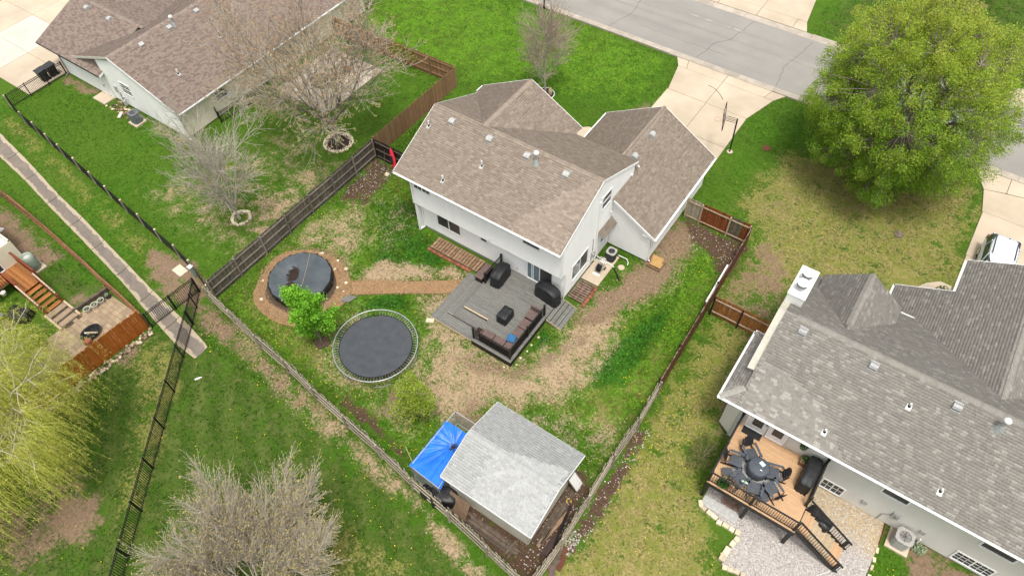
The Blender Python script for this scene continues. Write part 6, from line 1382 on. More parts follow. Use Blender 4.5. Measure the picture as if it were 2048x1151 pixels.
# gravel yard with limestone edge
def gravel_material():
    m, t, b = new_mat('gravel'); pos = nd(t,'ShaderNodeNewGeometry').outputs['Position']
    v = nd(t,'ShaderNodeTexVoronoi'); v.inputs['Scale'].default_value = 22; t.links.new(pos, v.inputs['Vector'])
    sp_ = nd(t,'ShaderNodeSeparateColor'); t.links.new(v.outputs['Color'], sp_.inputs[0])
    c = mixc(t, sp_.outputs[0], (.27,.24,.22), (.48,.445,.42)); n1 = noise(t,pos,.8,5,.6); n2 = noise(t,pos,1.6,4,.7)
    sx = nd(t,'ShaderNodeSeparateXYZ'); t.links.new(pos, sx.inputs[0])
    c = mixc(t, maprange(t, math_(t,'ADD',sx.outputs[1],math_(t,'MULTIPLY',n1,2.0)), -4.3, -3.4), c, mixc(t, sp_.outputs[0], (.33,.25,.15), (.50,.40,.26)))
    c = mixc(t, math_(t,'MULTIPLY',maprange(t,n2,.66,.72),.6), c, (.12,.09,.06))
    t.links.new(c,b.inputs['Base Color']); b.inputs['Roughness'].default_value = .95
    bp = nd(t,'ShaderNodeBump'); bp.inputs['Strength'].default_value = .8; bp.inputs['Distance'].default_value = .02; t.links.new(v.outputs['Distance'],bp.inputs['Height']); t.links.new(bp.outputs[0],b.inputs['Normal'])
    return m
MATS['gravel'] = gravel_material()
gv = tag(part('gravel_yard', MB().prism([(12.7,-2.95),(12.65,-7.2),(13.7,-7.35),(13.8,-7.5),(14.95,-7.42),(14.8,-9.4),(16.0,-9.25),(17.5,-9.6),(20.4,-9.4),(20.75,-6.0),(20.8,-4.2),(20.7,-2.95)],-.1,.03), MATS['gravel']), kind='structure')
r2 = np.random.default_rng(5); N = 5200
gp_ = np.stack([r2.uniform(12.7,20.7,N), r2.uniform(-9.3,-3.0,N)],1); gp_ = gp_[poly_sd([(12.7,-2.95),(12.65,-7.2),(14.9,-7.45),(14.8,-9.4),(20.4,-9.4),(20.75,-6.0),(20.7,-2.95)], gp_[:,0], gp_[:,1]) > .05]
def pebbles(P, z, smin, smax, rr):
    n_ = len(P); s_ = rr.uniform(smin,smax,(n_,1,1)); a = rr.random(n_)*2*PI
    base = np.array([(-1,-.7,0),(1,-.7,0),(1.1,.6,0),(-.9,.7,0),(0,0,.75)])
    ca, sa = np.cos(a)[:,None], np.sin(a)[:,None]
    B_ = base[None]*s_; X_ = B_[:,:,0]*ca-B_[:,:,1]*sa; Y_ = B_[:,:,0]*sa+B_[:,:,1]*ca
    V = np.stack([X_+P[:,0:1], Y_+P[:,1:2], B_[:,:,2]+z],-1).reshape(-1,3)
    F = (np.arange(n_)*5)[:,None,None]+np.array([(0,1,4),(1,2,4),(2,3,4),(3,0,4)])[None]; return V, F.reshape(-1,3), np.repeat(rr.random(n_),4)
M('pebble', (.5,.5,.5), palette=[(.22,.19,.17),(.36,.33,.30),(.47,.44,.41),(.58,.55,.52)], scale=20, rough=.9)
V, F, T = pebbles(gp_, .03, .02, .045, r2); tag(link('pebbles', np_mesh('pebbles', V, F, T), MATS['pebble']), 'loose grey and white pebbles on the gravel yard', 'gravel', kind='stuff')
SE = thing('stone_edging', 'cream limestone blocks edging the gravel yard', 'edging', (14,-8,0))
stone_me = []
for k in range(5):
    mb = MB(); mb.obox((0,0,.06),(.30-.02*k,.20+.01*k,.16),0); me = mk_mesh('stone_block', mb); me.materials.append(MATS['limestone']); stone_me.append(me)
def stone_row(parent, pts, sp=.30, sc=1.0, nm='stone_block'):
    for a, b2 in zip(pts[:-1], pts[1:]):
        A = Vector((*a,0)); B2 = Vector((*b2,0)); L = (B2-A).length; k = max(1,round(L/sp)); rz = math.atan2(B2.y-A.y,B2.x-A.x)
        for i in range(k):
            p = A.lerp(B2,(i+.5)/k); o = piece(nm, random.choice(stone_me), parent, (p.x+random.uniform(-.02,.02),p.y+random.uniform(-.02,.02),random.uniform(-.03,.02)), (random.uniform(-.06,.06),random.uniform(-.06,.06),rz+random.uniform(-.12,.12)), (sc*L/k/.30,sc,sc))
stone_row(SE,[(12.55,-7.1),(12.75,-7.35),(13.7,-7.5)]); stone_row(SE,[(13.7,-7.6),(15.0,-7.55)]); stone_row(SE,[(14.95,-7.7),(14.8,-8.4)]); stone_row(SE,[(14.75,-8.5),(14.68,-9.3)],.34,1.25); stone_row(SE,[(14.85,-9.5),(16.0,-9.3),(17.2,-9.7)]); stone_row(SE,[(20.82,-4.3),(20.9,-6.2),(20.8,-7.4)],.5,.6)
part('wood_edge', MB().beam((20.76,-3.0,.05),(20.8,-4.2,.05),.04,.12), MATS['wood_brown'], SE)
tag(part('concrete_strip', MB().obox((13.6,-6.95,.05),(1.9,.55,.06),-.0), MATS['metal_vent']), 'grey sheet lying under the front edge of the tan deck', 'sheet')
tag(part('wood_crate_lid', MB().obox((13.95,-6.3,.12),(.9,.6,.1),.0), MATS['pallet_old']), 'brown wooden panel lying in shade under the tan deck', 'wood panel')
ac_unit('grey square air conditioner beside the rear wall of the grey-roofed house', 21.55,-3.55,.1,.82,.82,'ac_grey')
tag(part('downspout_elbow', MB().tube([(22.3,-3.05,.5),(22.3,-3.1,.15),(22.5,-3.4,.08)],.05,8), MATS['pvc_white']), 'white pipe elbow at the wall right of the grey air conditioner', 'pipe')
WEED = thing('weed_clump', 'pale silvery weed clump at the wall right of the air conditioner', 'plant', (22.4,-3.4,0)); M('leaf_pale', (.3,.4,.25), palette=[(.14,.22,.09),(.25,.33,.18),(.40,.45,.32)], scale=10); leaf_obj('foliage', leaf_ball((22.45,-3.35,.15),.35,260,.1,6,.5), MATS['leaf_pale'], WEED)
tag(part('stepping_stone', MB().lathe([(.22,0),(.22,.05),(.1,.06)],(19.75,-7.4,.02),9), MATS['limestone']), 'round tan stepping stone at the foot of the black stairs', 'stone')
tag(part('rope', MB().tube([(19.3,-6.7,.06),(18.6,-7.6,.05),(17.6,-8.6,.05),(16.8,-9.2,.05)],.014,4), MATS['pvc_white']), 'thin white cord on the gravel from the stair foot', 'cord')
BUSH = thing('shrub', 'loose olive shrub growing beside the left rail of the tan deck', 'shrub', (11.6,-4.9,0)); M('leaf_olive', (.1,.12,.03), palette=[(.055,.06,.018),(.10,.105,.03),(.17,.16,.05)], scale=10)
tw = MB()
for k in range(26):
    a = random.uniform(0,2*PI); r = random.uniform(.3,1.1); tw.cyl((11.6+.1*math.cos(a),-4.9+.1*math.sin(a),0),(11.6+r*.7*math.cos(a),-4.9+r*1.25*math.sin(a),random.uniform(.4,1.1)),.010,.003,n=4)
part('stems', tw, MATS['bark_brown'], BUSH); V, F, T = leaf_ball((0,0,0),1,1500,.075,9); V = V*np.array([.75,1.35,.55])+np.array([11.55,-4.9,.6]); leaf_obj('foliage', (V,F,T), MATS['leaf_olive'], BUSH)
BUSH2 = thing('shrub', 'small rounded evergreen shrub on the walk by the grey garage roof', 'shrub', (19.2,12.7,0)); leaf_obj('foliage', leaf_ball((19.2,12.9,.35),.55,900,.09,12,.75), MATS['leaf_dark'], BUSH2); part('stem', MB().cyl((19.2,12.9,0),(19.2,12.9,.4),.04), MATS['bark'], BUSH2)
# ================================================================ LEFT SIDE: DECK, PATIO, POTS
ac_unit('blue-grey air conditioner on a pad by the white gable wall', -36.3,-4.15,.1,.75,.85,'ac_blue')
ROCK = thing('rock_bed', 'bed of brown river rocks against the white gable wall', 'rocks', (-37.8,-3.8,0))
for i in range(70):
    x, y = random.uniform(-40.0,-36.9), random.uniform(-4.3,-3.35); s_ = random.uniform(.06,.13)
    part('rock', MB().lathe([(.7*s_,0),(s_,.03),(.7*s_,.07),(.2*s_,.09)],(x,y,.0),6), random.choice([MATS['limestone'],MATS['brick'],MATS['paver'],MATS['lumber_grey']]), ROCK)
tag(part('splash_block', MB().obox((-38.1,-4.4,.06),(.25,.7,.08),.6), MATS['concrete_white']), 'curved pale splash block by the rock bed', 'splash block')
for i, (x, yb) in enumerate(((-46.95,-4.2),(-46.95,-5.0))):
    t = thing('trash_bin', ['black wheeled trash bin next to the left house garage','black wheeled trash bin farther from the garage wall, by the gate'][i], 'trash bin', (x,yb,.06), 0, 'trash bins by the left garage')
    b_ = MB(); b_.add([(x-.26,yb-0.27,.1),(x+.26,yb-0.27,.1),(x+.26,yb+0.25,.1),(x-.26,yb+0.25,.1),(x-.33,yb-0.37,1.0),(x+.33,yb-0.37,1.0),(x+.33,yb+0.35,1.0),(x-.33,yb+0.35,1.0)],[(0,3,2,1),(4,5,6,7),(0,1,5,4),(1,2,6,5),(2,3,7,6),(3,0,4,7)]); part('body', b_, MATS['plastic_black'], t, bevel=.03)
    part('lid', MB().obox((x,yb-0.02,1.05),(.72,.80,.07),0,.05), MATS['ac_dark'], t, bevel=.03); part('handle', MB().cyl((x-.25,yb+0.42,.98),(x+.25,yb+0.42,.98),.02,n=6), MATS['plastic_black'], t)
    for s_ in (-.24,.24): part('wheel', MB().cyl((x+s_-.03,yb+0.27,.17),(x+s_+.03,yb+0.27,.17),.11,n=10), MATS['rubber'], t)
tag(part('utility_vault_lid', MB().prism([(-22.35,-12.35),(-21.45,-12.42),(-21.42,-11.78),(-22.3,-11.72)],-.05,.08), MATS['utility_tan'], bevel=.02), 'cream square utility vault lid on bare dirt', 'utility cover')
UP = thing('utility_pedestal', 'slim grey-green utility pedestal by the mesh fence end', 'utility box', (-20.7,-11.8,0)); part('cabinet', MB().box(-20.82,-20.58,-11.92,-11.68,0,.95), MATS['utility_green'], UP, bevel=.01); part('cap', MB().box(-20.85,-20.55,-11.95,-11.65,.95,1.02), MATS['pvc_white'], UP)
tag(part('white_bottle', MB().tube([(-14.72,-16.95,.05),(-14.6,-16.75,.05),(-14.52,-16.6,.04)],[.055,.06,.02],8), MATS['pvc_white']), 'white plastic bottle lying on the grass below the channel end', 'bottle')
# neighbour deck
LD2 = thing('deck', 'red-brown wooden deck with stairs at the left picture edge', 'deck', (-28.5,-18.5,0))
lz = 1.0
boards(LD2,-31.5,-27.7,-18.95,-17.75,lz,'x',.14,.008,'wood_cedar'); boards(LD2,-31.5,-29.2,-20.8,-18.97,lz,'y',.14,.008,'wood_cedar')
part('framing', MB().box(-31.5,-27.75,-18.9,-17.8,lz-.25,lz-.04), MATS['wood_redpanel'], LD2)
for i in range(5):
    x0 = -27.68+i*.36; z = lz-(i+1)*.15
    for k in range(2): board(LD2, x0+k*.15, x0+k*.15+.14, -18.98, -17.95, z, 'y', 'wood_cedar')
for y in (-17.88,-19.05):
    part('stringer', MB().beam((-27.7,y,lz-.1),(-25.85,y,.12),.05,.25), MATS['wood_redpanel'], LD2)
    part('handrail', MB().beam((-27.75,y,lz+.9),(-25.9,y,.95),.09,.04), MATS['rail_pink'], LD2)
    for x, z in ((-27.7,lz),(-25.95,.15)): part('rail_post', MB().box(x-.045,x+.045,y-.045,y+.045,z-.3,z+.92), MATS['wood_redpanel'], LD2)
    for k in range(10): f_ = (k+.5)/10; x = -27.7+1.8*f_; part('baluster', MB().box(x-.018,x+.018,y-.018,y+.018,lz-.82*f_,lz+.86-.82*f_), MATS['wood_redpanel'], LD2)
for a, b2 in (((-31.5,-17.72),(-27.75,-17.72)),((-29.2,-18.98),(-27.75,-19.0)),((-29.2,-18.98),(-29.2,-20.9))):
    A = Vector((*a,lz)); B2 = Vector((*b2,lz)); L = (B2-A).length
    part('handrail', MB().beam(A+Vector((0,0,.92)),B2+Vector((0,0,.92)),.13,.04), MATS['wood_redpanel'], LD2)
    for p in (A,B2): part('rail_post', MB().box(p.x-.045,p.x+.045,p.y-.045,p.y+.045,lz-1.0,lz+.9), MATS['wood_redpanel'], LD2)
    for k in range(int(L/.14)): p = A.lerp(B2,(k+.5)/int(L/.14)); part('baluster', MB().box(p.x-.018,p.x+.018,p.y-.018,p.y+.018,lz+.05,lz+.9), MATS['wood_redpanel'], LD2)
LHF = thing('house', 'corner of a pale grey house behind the red-brown deck', 'house', (-33,-19,0))
siding('wall', LHF, MATS['cream_siding'], [(0,0),(6,0),(6,2.6),(0,2.6)], (-36.3,-17.25,0), X, (0,1,0)); siding('wall', LHF, MATS['cream_siding'], [(0,0),(4,0),(4,2.6),(0,2.6)], (-30.3,-21.25,0), Y, X)
part('inner_wall', MB().box(-36,-30.45,-21,-17.4,0,2.5), MATS['cream_siding'], LHF)
lfr = Roof(LHF, MATS['shingle_grey'], indiv=0); lfr.face([(-37,-16.9,2.55),(-32.2,-16.9,2.55),(-32.2,-22,4.6),(-37,-22,4.6)]); lfr.build()
window(LHF,(-30.3,0,0),Y,X,-20.4,-18.6,1.1,2.2,'slider')
tag(part('white_board', MB().obox((-33.1,-16.9,1.6),(.6,.3,.04),.3), MATS['white_trim']), 'white board end at the left picture edge above the dirt', 'board')
tt = thing('tall_barrel', 'tall pale green barrel at the corner of the brown deck', 'barrel', (-30.35,-17.25,0))
part('body', MB().lathe([(.36,0),(.40,.5),(.40,1.0),(.34,1.25),(.27,1.27),(.26,1.1)],(-30.0,-17.2,0),18), MATS['utility_green'], tt, smooth=True); part('inner_drum', MB().cyl((-30.0,-17.2,.9),(-30.0,-17.2,1.12),.2,n=14), MATS['pot_white'], tt); part('pad', MB().box(-30.5,-29.5,-17.7,-16.7,-.05,.06), MATS['concrete'], tt)
# timber steps and patio
TS = thing('garden_steps', 'timber-edged paver steps below the brown stairs', 'steps', (-25.1,-18.5,0))
for i in range(3):
    x = -25.85+i*.5; part('tread', MB().box(x,x+.44,-19.1,-17.95,-.05,.24-i*.08), MATS['paver'], TS); part('riser_timber', MB().box(x+.44,x+.54,-19.1,-17.95,-.05,.26-i*.08), MATS['lumber_grey'], TS)
for y in (-17.86,-19.2): part('side_timber', MB().obox((-25.05,y,.14),(1.75,.14,.22),-.02), MATS['wood_raw'], TS)
tag(part('timber_wall', MB().obox((-24.6,-16.75,.16),(.18,2.5,.32),-.12), MATS['lumber_grey']), 'grey timber retaining edge behind the flower pots', 'timber')
PT = tag(bpy.data.objects.new('patio', None), kind='structure'); col.objects.link(PT); OFF[PT.name] = Vector((0,0,0))
pv = [mk_mesh('paver', MB().box(-a/2,a/2,-b2/2,b2/2,-.05,.0)) for a, b2 in ((.42,.28),(.28,.28),(.42,.42))]
for me in pv: me.materials.append(MATS['paver'])
part('patio_base', MB().box(-24.4,-20.7,-22.6,-15.9,-.1,.012), MATS['soil'], PT)
y = -22.5
while y < -16.0:
    x = -24.35+random.uniform(-.15,0)
    while x < -20.85:
        if x > -24.45: piece('paver', pv[0], PT, (x+.21,y+.14,.045+random.uniform(-.003,.003)))
        x += .43
    y += .29
for i, (x, y) in enumerate(((-24.08,-17.42),(-23.98,-16.95),(-23.92,-16.52),(-23.95,-16.05))):
    t = thing('flower_pot', ['white flower pot nearest the timber steps','second white flower pot from the timber steps','third white flower pot, with taller greens','dark-rimmed flower pot closest to the curved rail fence'][i], 'flower pot', (x,y,.045), 0, 'row of pots on the patio')
    part('pot', MB().lathe([(.15,0),(.2,.25),(.215,.3),(.18,.3),(.17,.22)],(x,y,.045),16), MATS['pot_white'] if i < 3 else MATS['ac_dark'], t, smooth=False); part('soil', MB().cyl((x,y,.2),(x,y,.27),.165,n=14), MATS['soil'], t); leaf_obj('foliage', leaf_ball((x,y,.36),.12,60,.09,20+i,.6), MATS['leaf_pale'], t)
FP = thing('fire_pit', 'dark oval fire pit with logs beside the orange fence', 'fire pit', (-22.3,-18.4,0))
part('bowl', MB().lathe([(.3,.05),(.46,.28),(.48,.32),(.42,.32),(.30,.14)],(-22.4,-18.35,.04),18,sy=1.35), MATS['metal_black'], FP)
for k in range(4): part('log', MB().cyl((-22.6+.1*k,-18.6+.08*k,.34+.03*(k%2)),(-22.2+.08*k,-18.3+.06*k,.36),.05,n=8), MATS['wood_raw'] if k%2 else MATS['pvc_white'], FP)
tag(part('wooden_stool', MB().obox((-22.0,-18.85,.22),(.35,.35,.3),.5), MATS['brick']), 'reddish block seat beside the fire pit', 'seat')
tag(part('flower_pot', MB().lathe([(.13,0),(.17,.2),(.15,.22)],(-28.6,-19.7,lz),14), MATS['pot_white']), 'round white pot on the lower part of the brown deck', 'flower pot')
STO = thing('stone_wall', 'low dry stone edging at the foot of the orange fence', 'stone edging', (-19.9,-19,0))
for i in range(170):
    f_ = i/170; x = -19.55-.55*f_+random.uniform(-.22,.22); yy = -16.2-7.2*f_+random.uniform(-.05,.05); s_ = random.uniform(.05,.12)
    part('stone', MB().lathe([(.8*s_,0),(s_,.05),(.8*s_,.12),(.3*s_,.15)],(x,yy,random.uniform(-.02,.08)),6), random.choice([MATS['limestone'],MATS['paver'],MATS['paver'],MATS['lumber_grey']]), STO)
covered('covered_furniture', 'black covered heap under the brown deck edge', 'furniture', -27.2,-20.0,0,1.3,.9,.6,.4,'cover_black',51)
tag(part('grey_table', MB().obox((-28.2,-21.0,.5),(1.0,.7,.06),.2), MATS['ac_blue']), 'grey table top at the left edge under the willow', 'table')
tag(part('grey_bench', MB().obox((-27.0,-20.9,.4),(.7,.5,.3),.4), MATS['cushion_brown']), 'brown bench end at the left edge near the willow', 'bench')
# ================================================================ FRONT: HOOP, MAILBOX, MANHOLE, VEHICLES
BH = thing('basketball_hoop', 'black basketball hoop on a pole beside the driveway', 'basketball hoop', (3.05,17.8,0))
part('pole', MB().cyl((3.05,17.8,0),(2.95,17.65,3.05),.055,n=10), MATS['metal_black'], BH); part('base', MB().cyl((3.05,17.8,-.02),(3.05,17.8,.05),.22,n=12), MATS['concrete'], BH)
ar = MB()
for z in (2.85,3.1):
    for dx in (-.09,.09): ar.cyl((2.95+dx*.5,17.65+dx,z-.05),(2.2+dx*.4,17.35+dx,z+.1),.018,n=6)
part('arm', ar, MATS['metal_black'], BH)
bb = Vector((2.1,17.32,3.15)); u_ = Vector((-.35,.94,0)).normalized(); n_ = Vector((-.94,-.35,0)).normalized()
fr = MB()
for a, b2 in (((-.9,-.5),(.9,-.5)),((.9,-.5),(.9,.55)),((.9,.55),(-.9,.55)),((-.9,.55),(-.9,-.5)),((-.3,-.35),(.3,-.35)),((.3,-.35),(.3,.1)),((.3,.1),(-.3,.1)),((-.3,.1),(-.3,-.35))):
    fr.beam(bb+u_*a[0]+Vector((0,0,a[1])), bb+u_*b2[0]+Vector((0,0,b2[1])), .05, .05)
part('backboard_frame', fr, MATS['metal_black'], BH)
def acrylic():
    m, t, b = new_mat('acrylic'); b.inputs['Base Color'].default_value = (.9,.92,.92,1); b.inputs['Transmission Weight'].default_value = 1; b.inputs['Roughness'].default_value = .05; b.inputs['IOR'].default_value = 1.05; return m
MATS['acrylic'] = acrylic()
part('backboard', MB().beam(bb-u_*.87+Vector((0,0,.02)), bb+u_*.87+Vector((0,0,.02)), .02, .98), MATS['acrylic'], BH)
M('rim_orange', (.55,.16,.06), (.5,.12,.05), 3, .5)
part('rim', MB().tube([tuple(bb+n_*(.36+.23*math.cos(a))+u_*(.23*math.sin(a))+Vector((0,0,-.3))) for a in np.linspace(0,2*PI,20,endpoint=False)],.012,5,closed=True), MATS['rim_orange'], BH)
MX = thing('mailbox', 'black twin mailbox on a wooden post at the kerb', 'mailbox', (-18.3,25.85,0)); part('post', MB().box(-18.36,-18.24,25.8,25.92,-.05,1.1), MATS['wood_dark'], MX); part('arm', MB().box(-18.9,-17.7,25.82,25.9,1.0,1.08), MATS['wood_dark'], MX)
for x in (-18.7,-17.95):
    mb = MB(); ring = [(-.1,0),(.1,0),(.1,.16),(.07,.23),(0,.26),(-.07,.23),(-.1,.16)]; vs_ = [(x+a,25.6,1.08+z) for a, z in ring]+[(x+a,26.15,1.08+z) for a, z in ring]; k = len(ring)
    mb.add(vs_,[(i,(i+1)%k,k+(i+1)%k,k+i) for i in range(k)]+[tuple(range(k))[::-1],tuple(range(k,2*k))]); part('box', mb, MATS['plastic_black'], MX)
tag(part('manhole_cover', MB().cyl((5.15,19.62,-.03),(5.15,19.62,.05),.30,n=16), MATS['wood_brown']), 'small rusty round cover in the lawn right of the driveway', 'manhole cover')
tag(part('sprinkler_lid', MB().lathe([(.32,0),(.3,.05),(.1,.06)],(15.6,16.6,0),10), MATS['lumber_grey']), 'dark round lid in the dry grass below the big green tree', 'utility cover')
def wheel(t, x, y, r=.34, w_=.22):
    o = part('wheel', MB().lathe([(r*.7,0),(r,.03),(r,w_-.03),(r*.7,w_)],(0,0,0),22), MATS['rubber'], t); o.data.transform(Matrix.Rotation(PI/2,4,'Y')); o.data.transform(Matrix.Translation((x-w_/2,y,r)))
    h = part('hubcap', MB().lathe([(r*.68,0),(r*.6,.02),(r*.2,.05)],(0,0,0),16), MATS['chrome'], o); s_ = -1 if x < 0 else 1; h.data.transform(Matrix.Rotation(s_*PI/2,4,'Y')); h.data.transform(Matrix.Translation((x+s_*(w_/2-.01),y,r)))
def vehicle(name, label, cat, loc, rz, L=4.75, Wd=1.9, hh=1.72, body='car_white', rails=True, van=True):
    """car built in sections along local y (front at -y)"""
    t = thing(name, label, cat, loc, rz, local=True); w2 = Wd/2; f = -L/2; r = L/2
    # lower body sections: y, half width, belt height, low height
    secs = [(f,.70*w2,.62,.32),(f+.12,.88*w2,.78,.24),(f+.55,.97*w2,.92,.22),(f+1.15,w2,1.00,.22),(0,w2,1.02,.22),(r-.6,w2,1.05,.22),(r-.12,.96*w2,1.05,.26),(r,.88*w2,.95,.36)]
    vs_ = []; 
    for y, hw_, zt, zb in secs: vs_ += [(-hw_*.92,y,zb),(-hw_,y,zb+.18),(-hw_*1.0,y,zt-.16),(-hw_*.93,y,zt),(hw_*.93,y,zt),(hw_,y,zt-.16),(hw_,y,zb+.18),(hw_*.92,y,zb)]
    m_ = len(secs); fs_ = [(i*8+k,(i+1)*8+k,(i+1)*8+(k+1)%8,i*8+(k+1)%8) for i in range(m_-1) for k in range(8)]+[tuple(range(8)),tuple(range((m_-1)*8,m_*8))[::-1]]
    o = part('body', MB().add(vs_,fs_), MATS[body], t, smooth=True, bevel=.02)
    # greenhouse: glass volume, then the roof skin and pillars over it
    yw0, yw1, yr0, yr1 = (f+1.0, f+1.95, r-.42, r-.10) if van else (f+1.25, f+2.0, r-1.35, r-.7)
    zb, zt = 1.0, hh-.06; wt = w2*.80; wb = w2*.93
    gl = MB(); gl.add([(-wb,yw0,zb),(wb,yw0,zb),(wb,yr1,zb),(-wb,yr1,zb),(-wt,yw1,zt),(wt,yw1,zt),(wt,yr0,zt),(-wt,yr0,zt)],[(0,1,5,4),(1,2,6,5),(2,3,7,6),(3,0,4,7),(4,5,6,7)])
    part('window_glass', gl, MATS['glass_dark'], t)
    n1, n2 = 12, 8; V = []
    for i in range(n1+1):
        for k in range(n2+1):
            u = i/n1; v = k/n2*2-1; y = yw1-.03+(yr0-yw1+.08)*u; e_ = 1-.06*(abs(2*u-1))**3
            V.append((v*wt*1.03*e_, y, hh-.07*v**4-.05*abs(2*u-1)**3))
    F2 = [(i*(n2+1)+k,i*(n2+1)+k+1,(i+1)*(n2+1)+k+1,(i+1)*(n2+1)+k) for i in range(n1) for k in range(n2)]
    ro = part('roof', MB().add(V,F2), MATS[body], t, smooth=True); sm = ro.modifiers.new('solid','SOLIDIFY'); sm.thickness = .06; sm.offset = -1
    for s_ in (-1,1):
        for (ya, yb) in ((yw0,yw1),(yw0+1.35,yw1+.75),((yr0+yw1)/2+.75,(yr0+yw1)/2+.62),(yr1,yr0)):
            part('pillar', MB().beam((s_*wb*.995,ya,zb),(s_*wt*1.0,yb,zt+.02),.05,.07), MATS[body], t)
        part('mirror', MB().obox((s_*(w2+.08),yw0+.35,1.05),(.18,.12,.13)), MATS[body], t, bevel=.03)
        part('headlight', MB().obox((s_*w2*.66,f+.10,.72),(.36,.10,.16),s_*.3), MATS['chrome'], t); part('tail_light', MB().obox((s_*w2*.92,r-.05,.95),(.10,.10,.34)), MATS['lamp_red'], t)
        part('side_glass_trim', MB().beam((s_*wb*1.002,yw0+.2,zb+.02),(s_*wb*1.002,yr1-.1,zb+.02),.02,.03), MATS['chrome'], t)
        for y in (f+.95, r-.95): wheel(t, s_*(w2-.10), y)
        if rails: part('roof_rail', MB().beam((s_*wt*.80,yw1+.75,hh+.035),(s_*wt*.80,yr0-.25,hh+.035),.045,.05), MATS['plastic_black'], t)
        for y in (f+1.9,f+3.0): part('door_handle', MB().obox((s_*(w2+.01),y,.92),(.03,.16,.035)), MATS['chrome'], t)
    part('wiper', MB().beam((-.5,yw0+.05,zb+.04),(.3,yw0+.25,zb+.18),.02,.015), MATS['rubber'], t); part('bumper', MB().obox((0,f+.0,.42),(Wd*.72,.12,.16)), MATS[body], t, bevel=.04); part('bumper', MB().obox((0,r+.0,.48),(Wd*.8,.12,.18)), MATS[body], t, bevel=.04)
    for k in range(4): part('roof_rib', MB().box(-.38+.25*k-.01,-.38+.25*k+.01,yw1+.6,yr0-.3,hh-.001,hh+.008), MATS[body], t)
    part('aerial', MB().cyl((.1,yr0-.15,hh),(.1,yr0-.12,hh+.06),.03,n=6), MATS['plastic_black'], t)
    return t
vehicle('parked_van', 'white minivan with black roof rails on the right driveway', 'van', (21.25,16.05,.06), .05, 4.95, 1.95, 1.76)
vehicle('parked_car', 'white car at the kerb half hidden under the big green tree', 'car', (15.1,28.0,.03), PI/2, 4.6, 1.8, 1.48, 'car_white', False, False)
# ================================================================ TREES
def norm(v): return v/np.linalg.norm(v)
class Tree:
    def __init__(s, seed): s.r = np.random.default_rng(seed); s.br = []; s.tips = []
    def branch(s, p, d, L, r0, n, wob, trop, r1f=.35, lvl=0):
        """one wandering limb; returns its points and radii"""
        P = [np.array(p, float)]; d = norm(np.array(d, float)); st = L/n
        for i in range(n):
            d = norm(d+s.r.normal(size=3)*wob+np.array([0,0,trop])); P.append(P[-1]+d*st)
        R = np.linspace(r0, r0*r1f, n+1); s.br.append((np.array(P), R, lvl)); return P, R, d
    def grow(s, p, d, L, r, lvl, spec):
        sp = spec[lvl]
        P, R, dl = s.branch(p, d, L, r, sp['n'], sp['wob'], sp['trop'], sp.get('taper',.35), lvl)
        if lvl+1 >= len(spec):
            s.tips.append((P[len(P)//2], P[-1])); return
        nx = spec[lvl+1]; k = sp['kids']; k = int(k+s.r.integers(-1,2)) if k > 3 else k
        ph = s.r.random()*6.28
        for i in range(k):
            f = sp['from']+(1-sp['from'])*(i+s.r.random()*.8)/k; f = min(f, .99)*(len(P)-1); j = int(f); t = f-j
            q = P[j]*(1-t)+P[min(j+1,len(P)-1)]*t; ax = norm(P[min(j+1,len(P)-1)]-P[j] if j+1 < len(P) else dl)
            a = ph+i*2.4+s.r.normal()*.35; u = norm(np.cross(ax, [0.13,.21,.97])+1e-6); v = np.cross(ax, u)
            ang = sp['ang']*(.75+.5*s.r.random()); dd = ax*math.cos(ang)+(u*math.cos(a)+v*math.sin(a))*math.sin(ang)
            sc = (1-.45*(f/(len(P)-1)-sp['from'])/(1-sp['from']+1e-6))
            s.grow(q, dd, nx['L']*(.7+.6*s.r.random())*sc*sp.get('lscale',1), max(R[j]*nx['rf'],.004), lvl+1, spec)
        if sp.get('lead', True): s.grow(P[-1], dl, nx['L']*.9, max(R[-1],.004), lvl+1, spec)
    def mesh(s, name, o, sides=(7,6,5,4,3,3,3), minlvl=0, maxlvl=9, rmin=(.03,.022,.016,.0125,.0105,.01,.01)):
        VV, FF, b = [], [], 0
        groups = {}
        for P, R, l in s.br:
            if minlvl <= l <= maxlvl: groups.setdefault((len(P), sides[l]), []).append((P, np.maximum(R, rmin[l])))
        for (m, k), L in groups.items():
            P = np.stack([a for a, _ in L]); R = np.stack([a for _, a in L]); B = len(L)
            T = np.gradient(P, axis=1); T /= np.linalg.norm(T, axis=2)[...,None]
            up = np.where(np.abs(T[...,2:3]) > .9, np.array([1.,0,0]), np.array([0,0,1.])); U = np.cross(T, up); U /= np.linalg.norm(U, axis=2)[...,None]; W = np.cross(T, U)
            a = 2*PI*np.arange(k)/k
            V = P[:,:,None]+R[:,:,None,None]*(U[:,:,None]*np.cos(a)[None,None,:,None]+W[:,:,None]*np.sin(a)[None,None,:,None])
            idx = np.arange(B*m*k).reshape(B,m,k); i0 = idx[:,:-1]; i1 = idx[:,1:]
            F = np.stack([i0, np.roll(i0,-1,2), np.roll(i1,-1,2), i1], -1).reshape(-1,4)+b
            VV.append(V.reshape(-1,3)); FF.append(F); b += B*m*k
        return np_mesh(name, np.concatenate(VV), np.concatenate(FF), None, o)
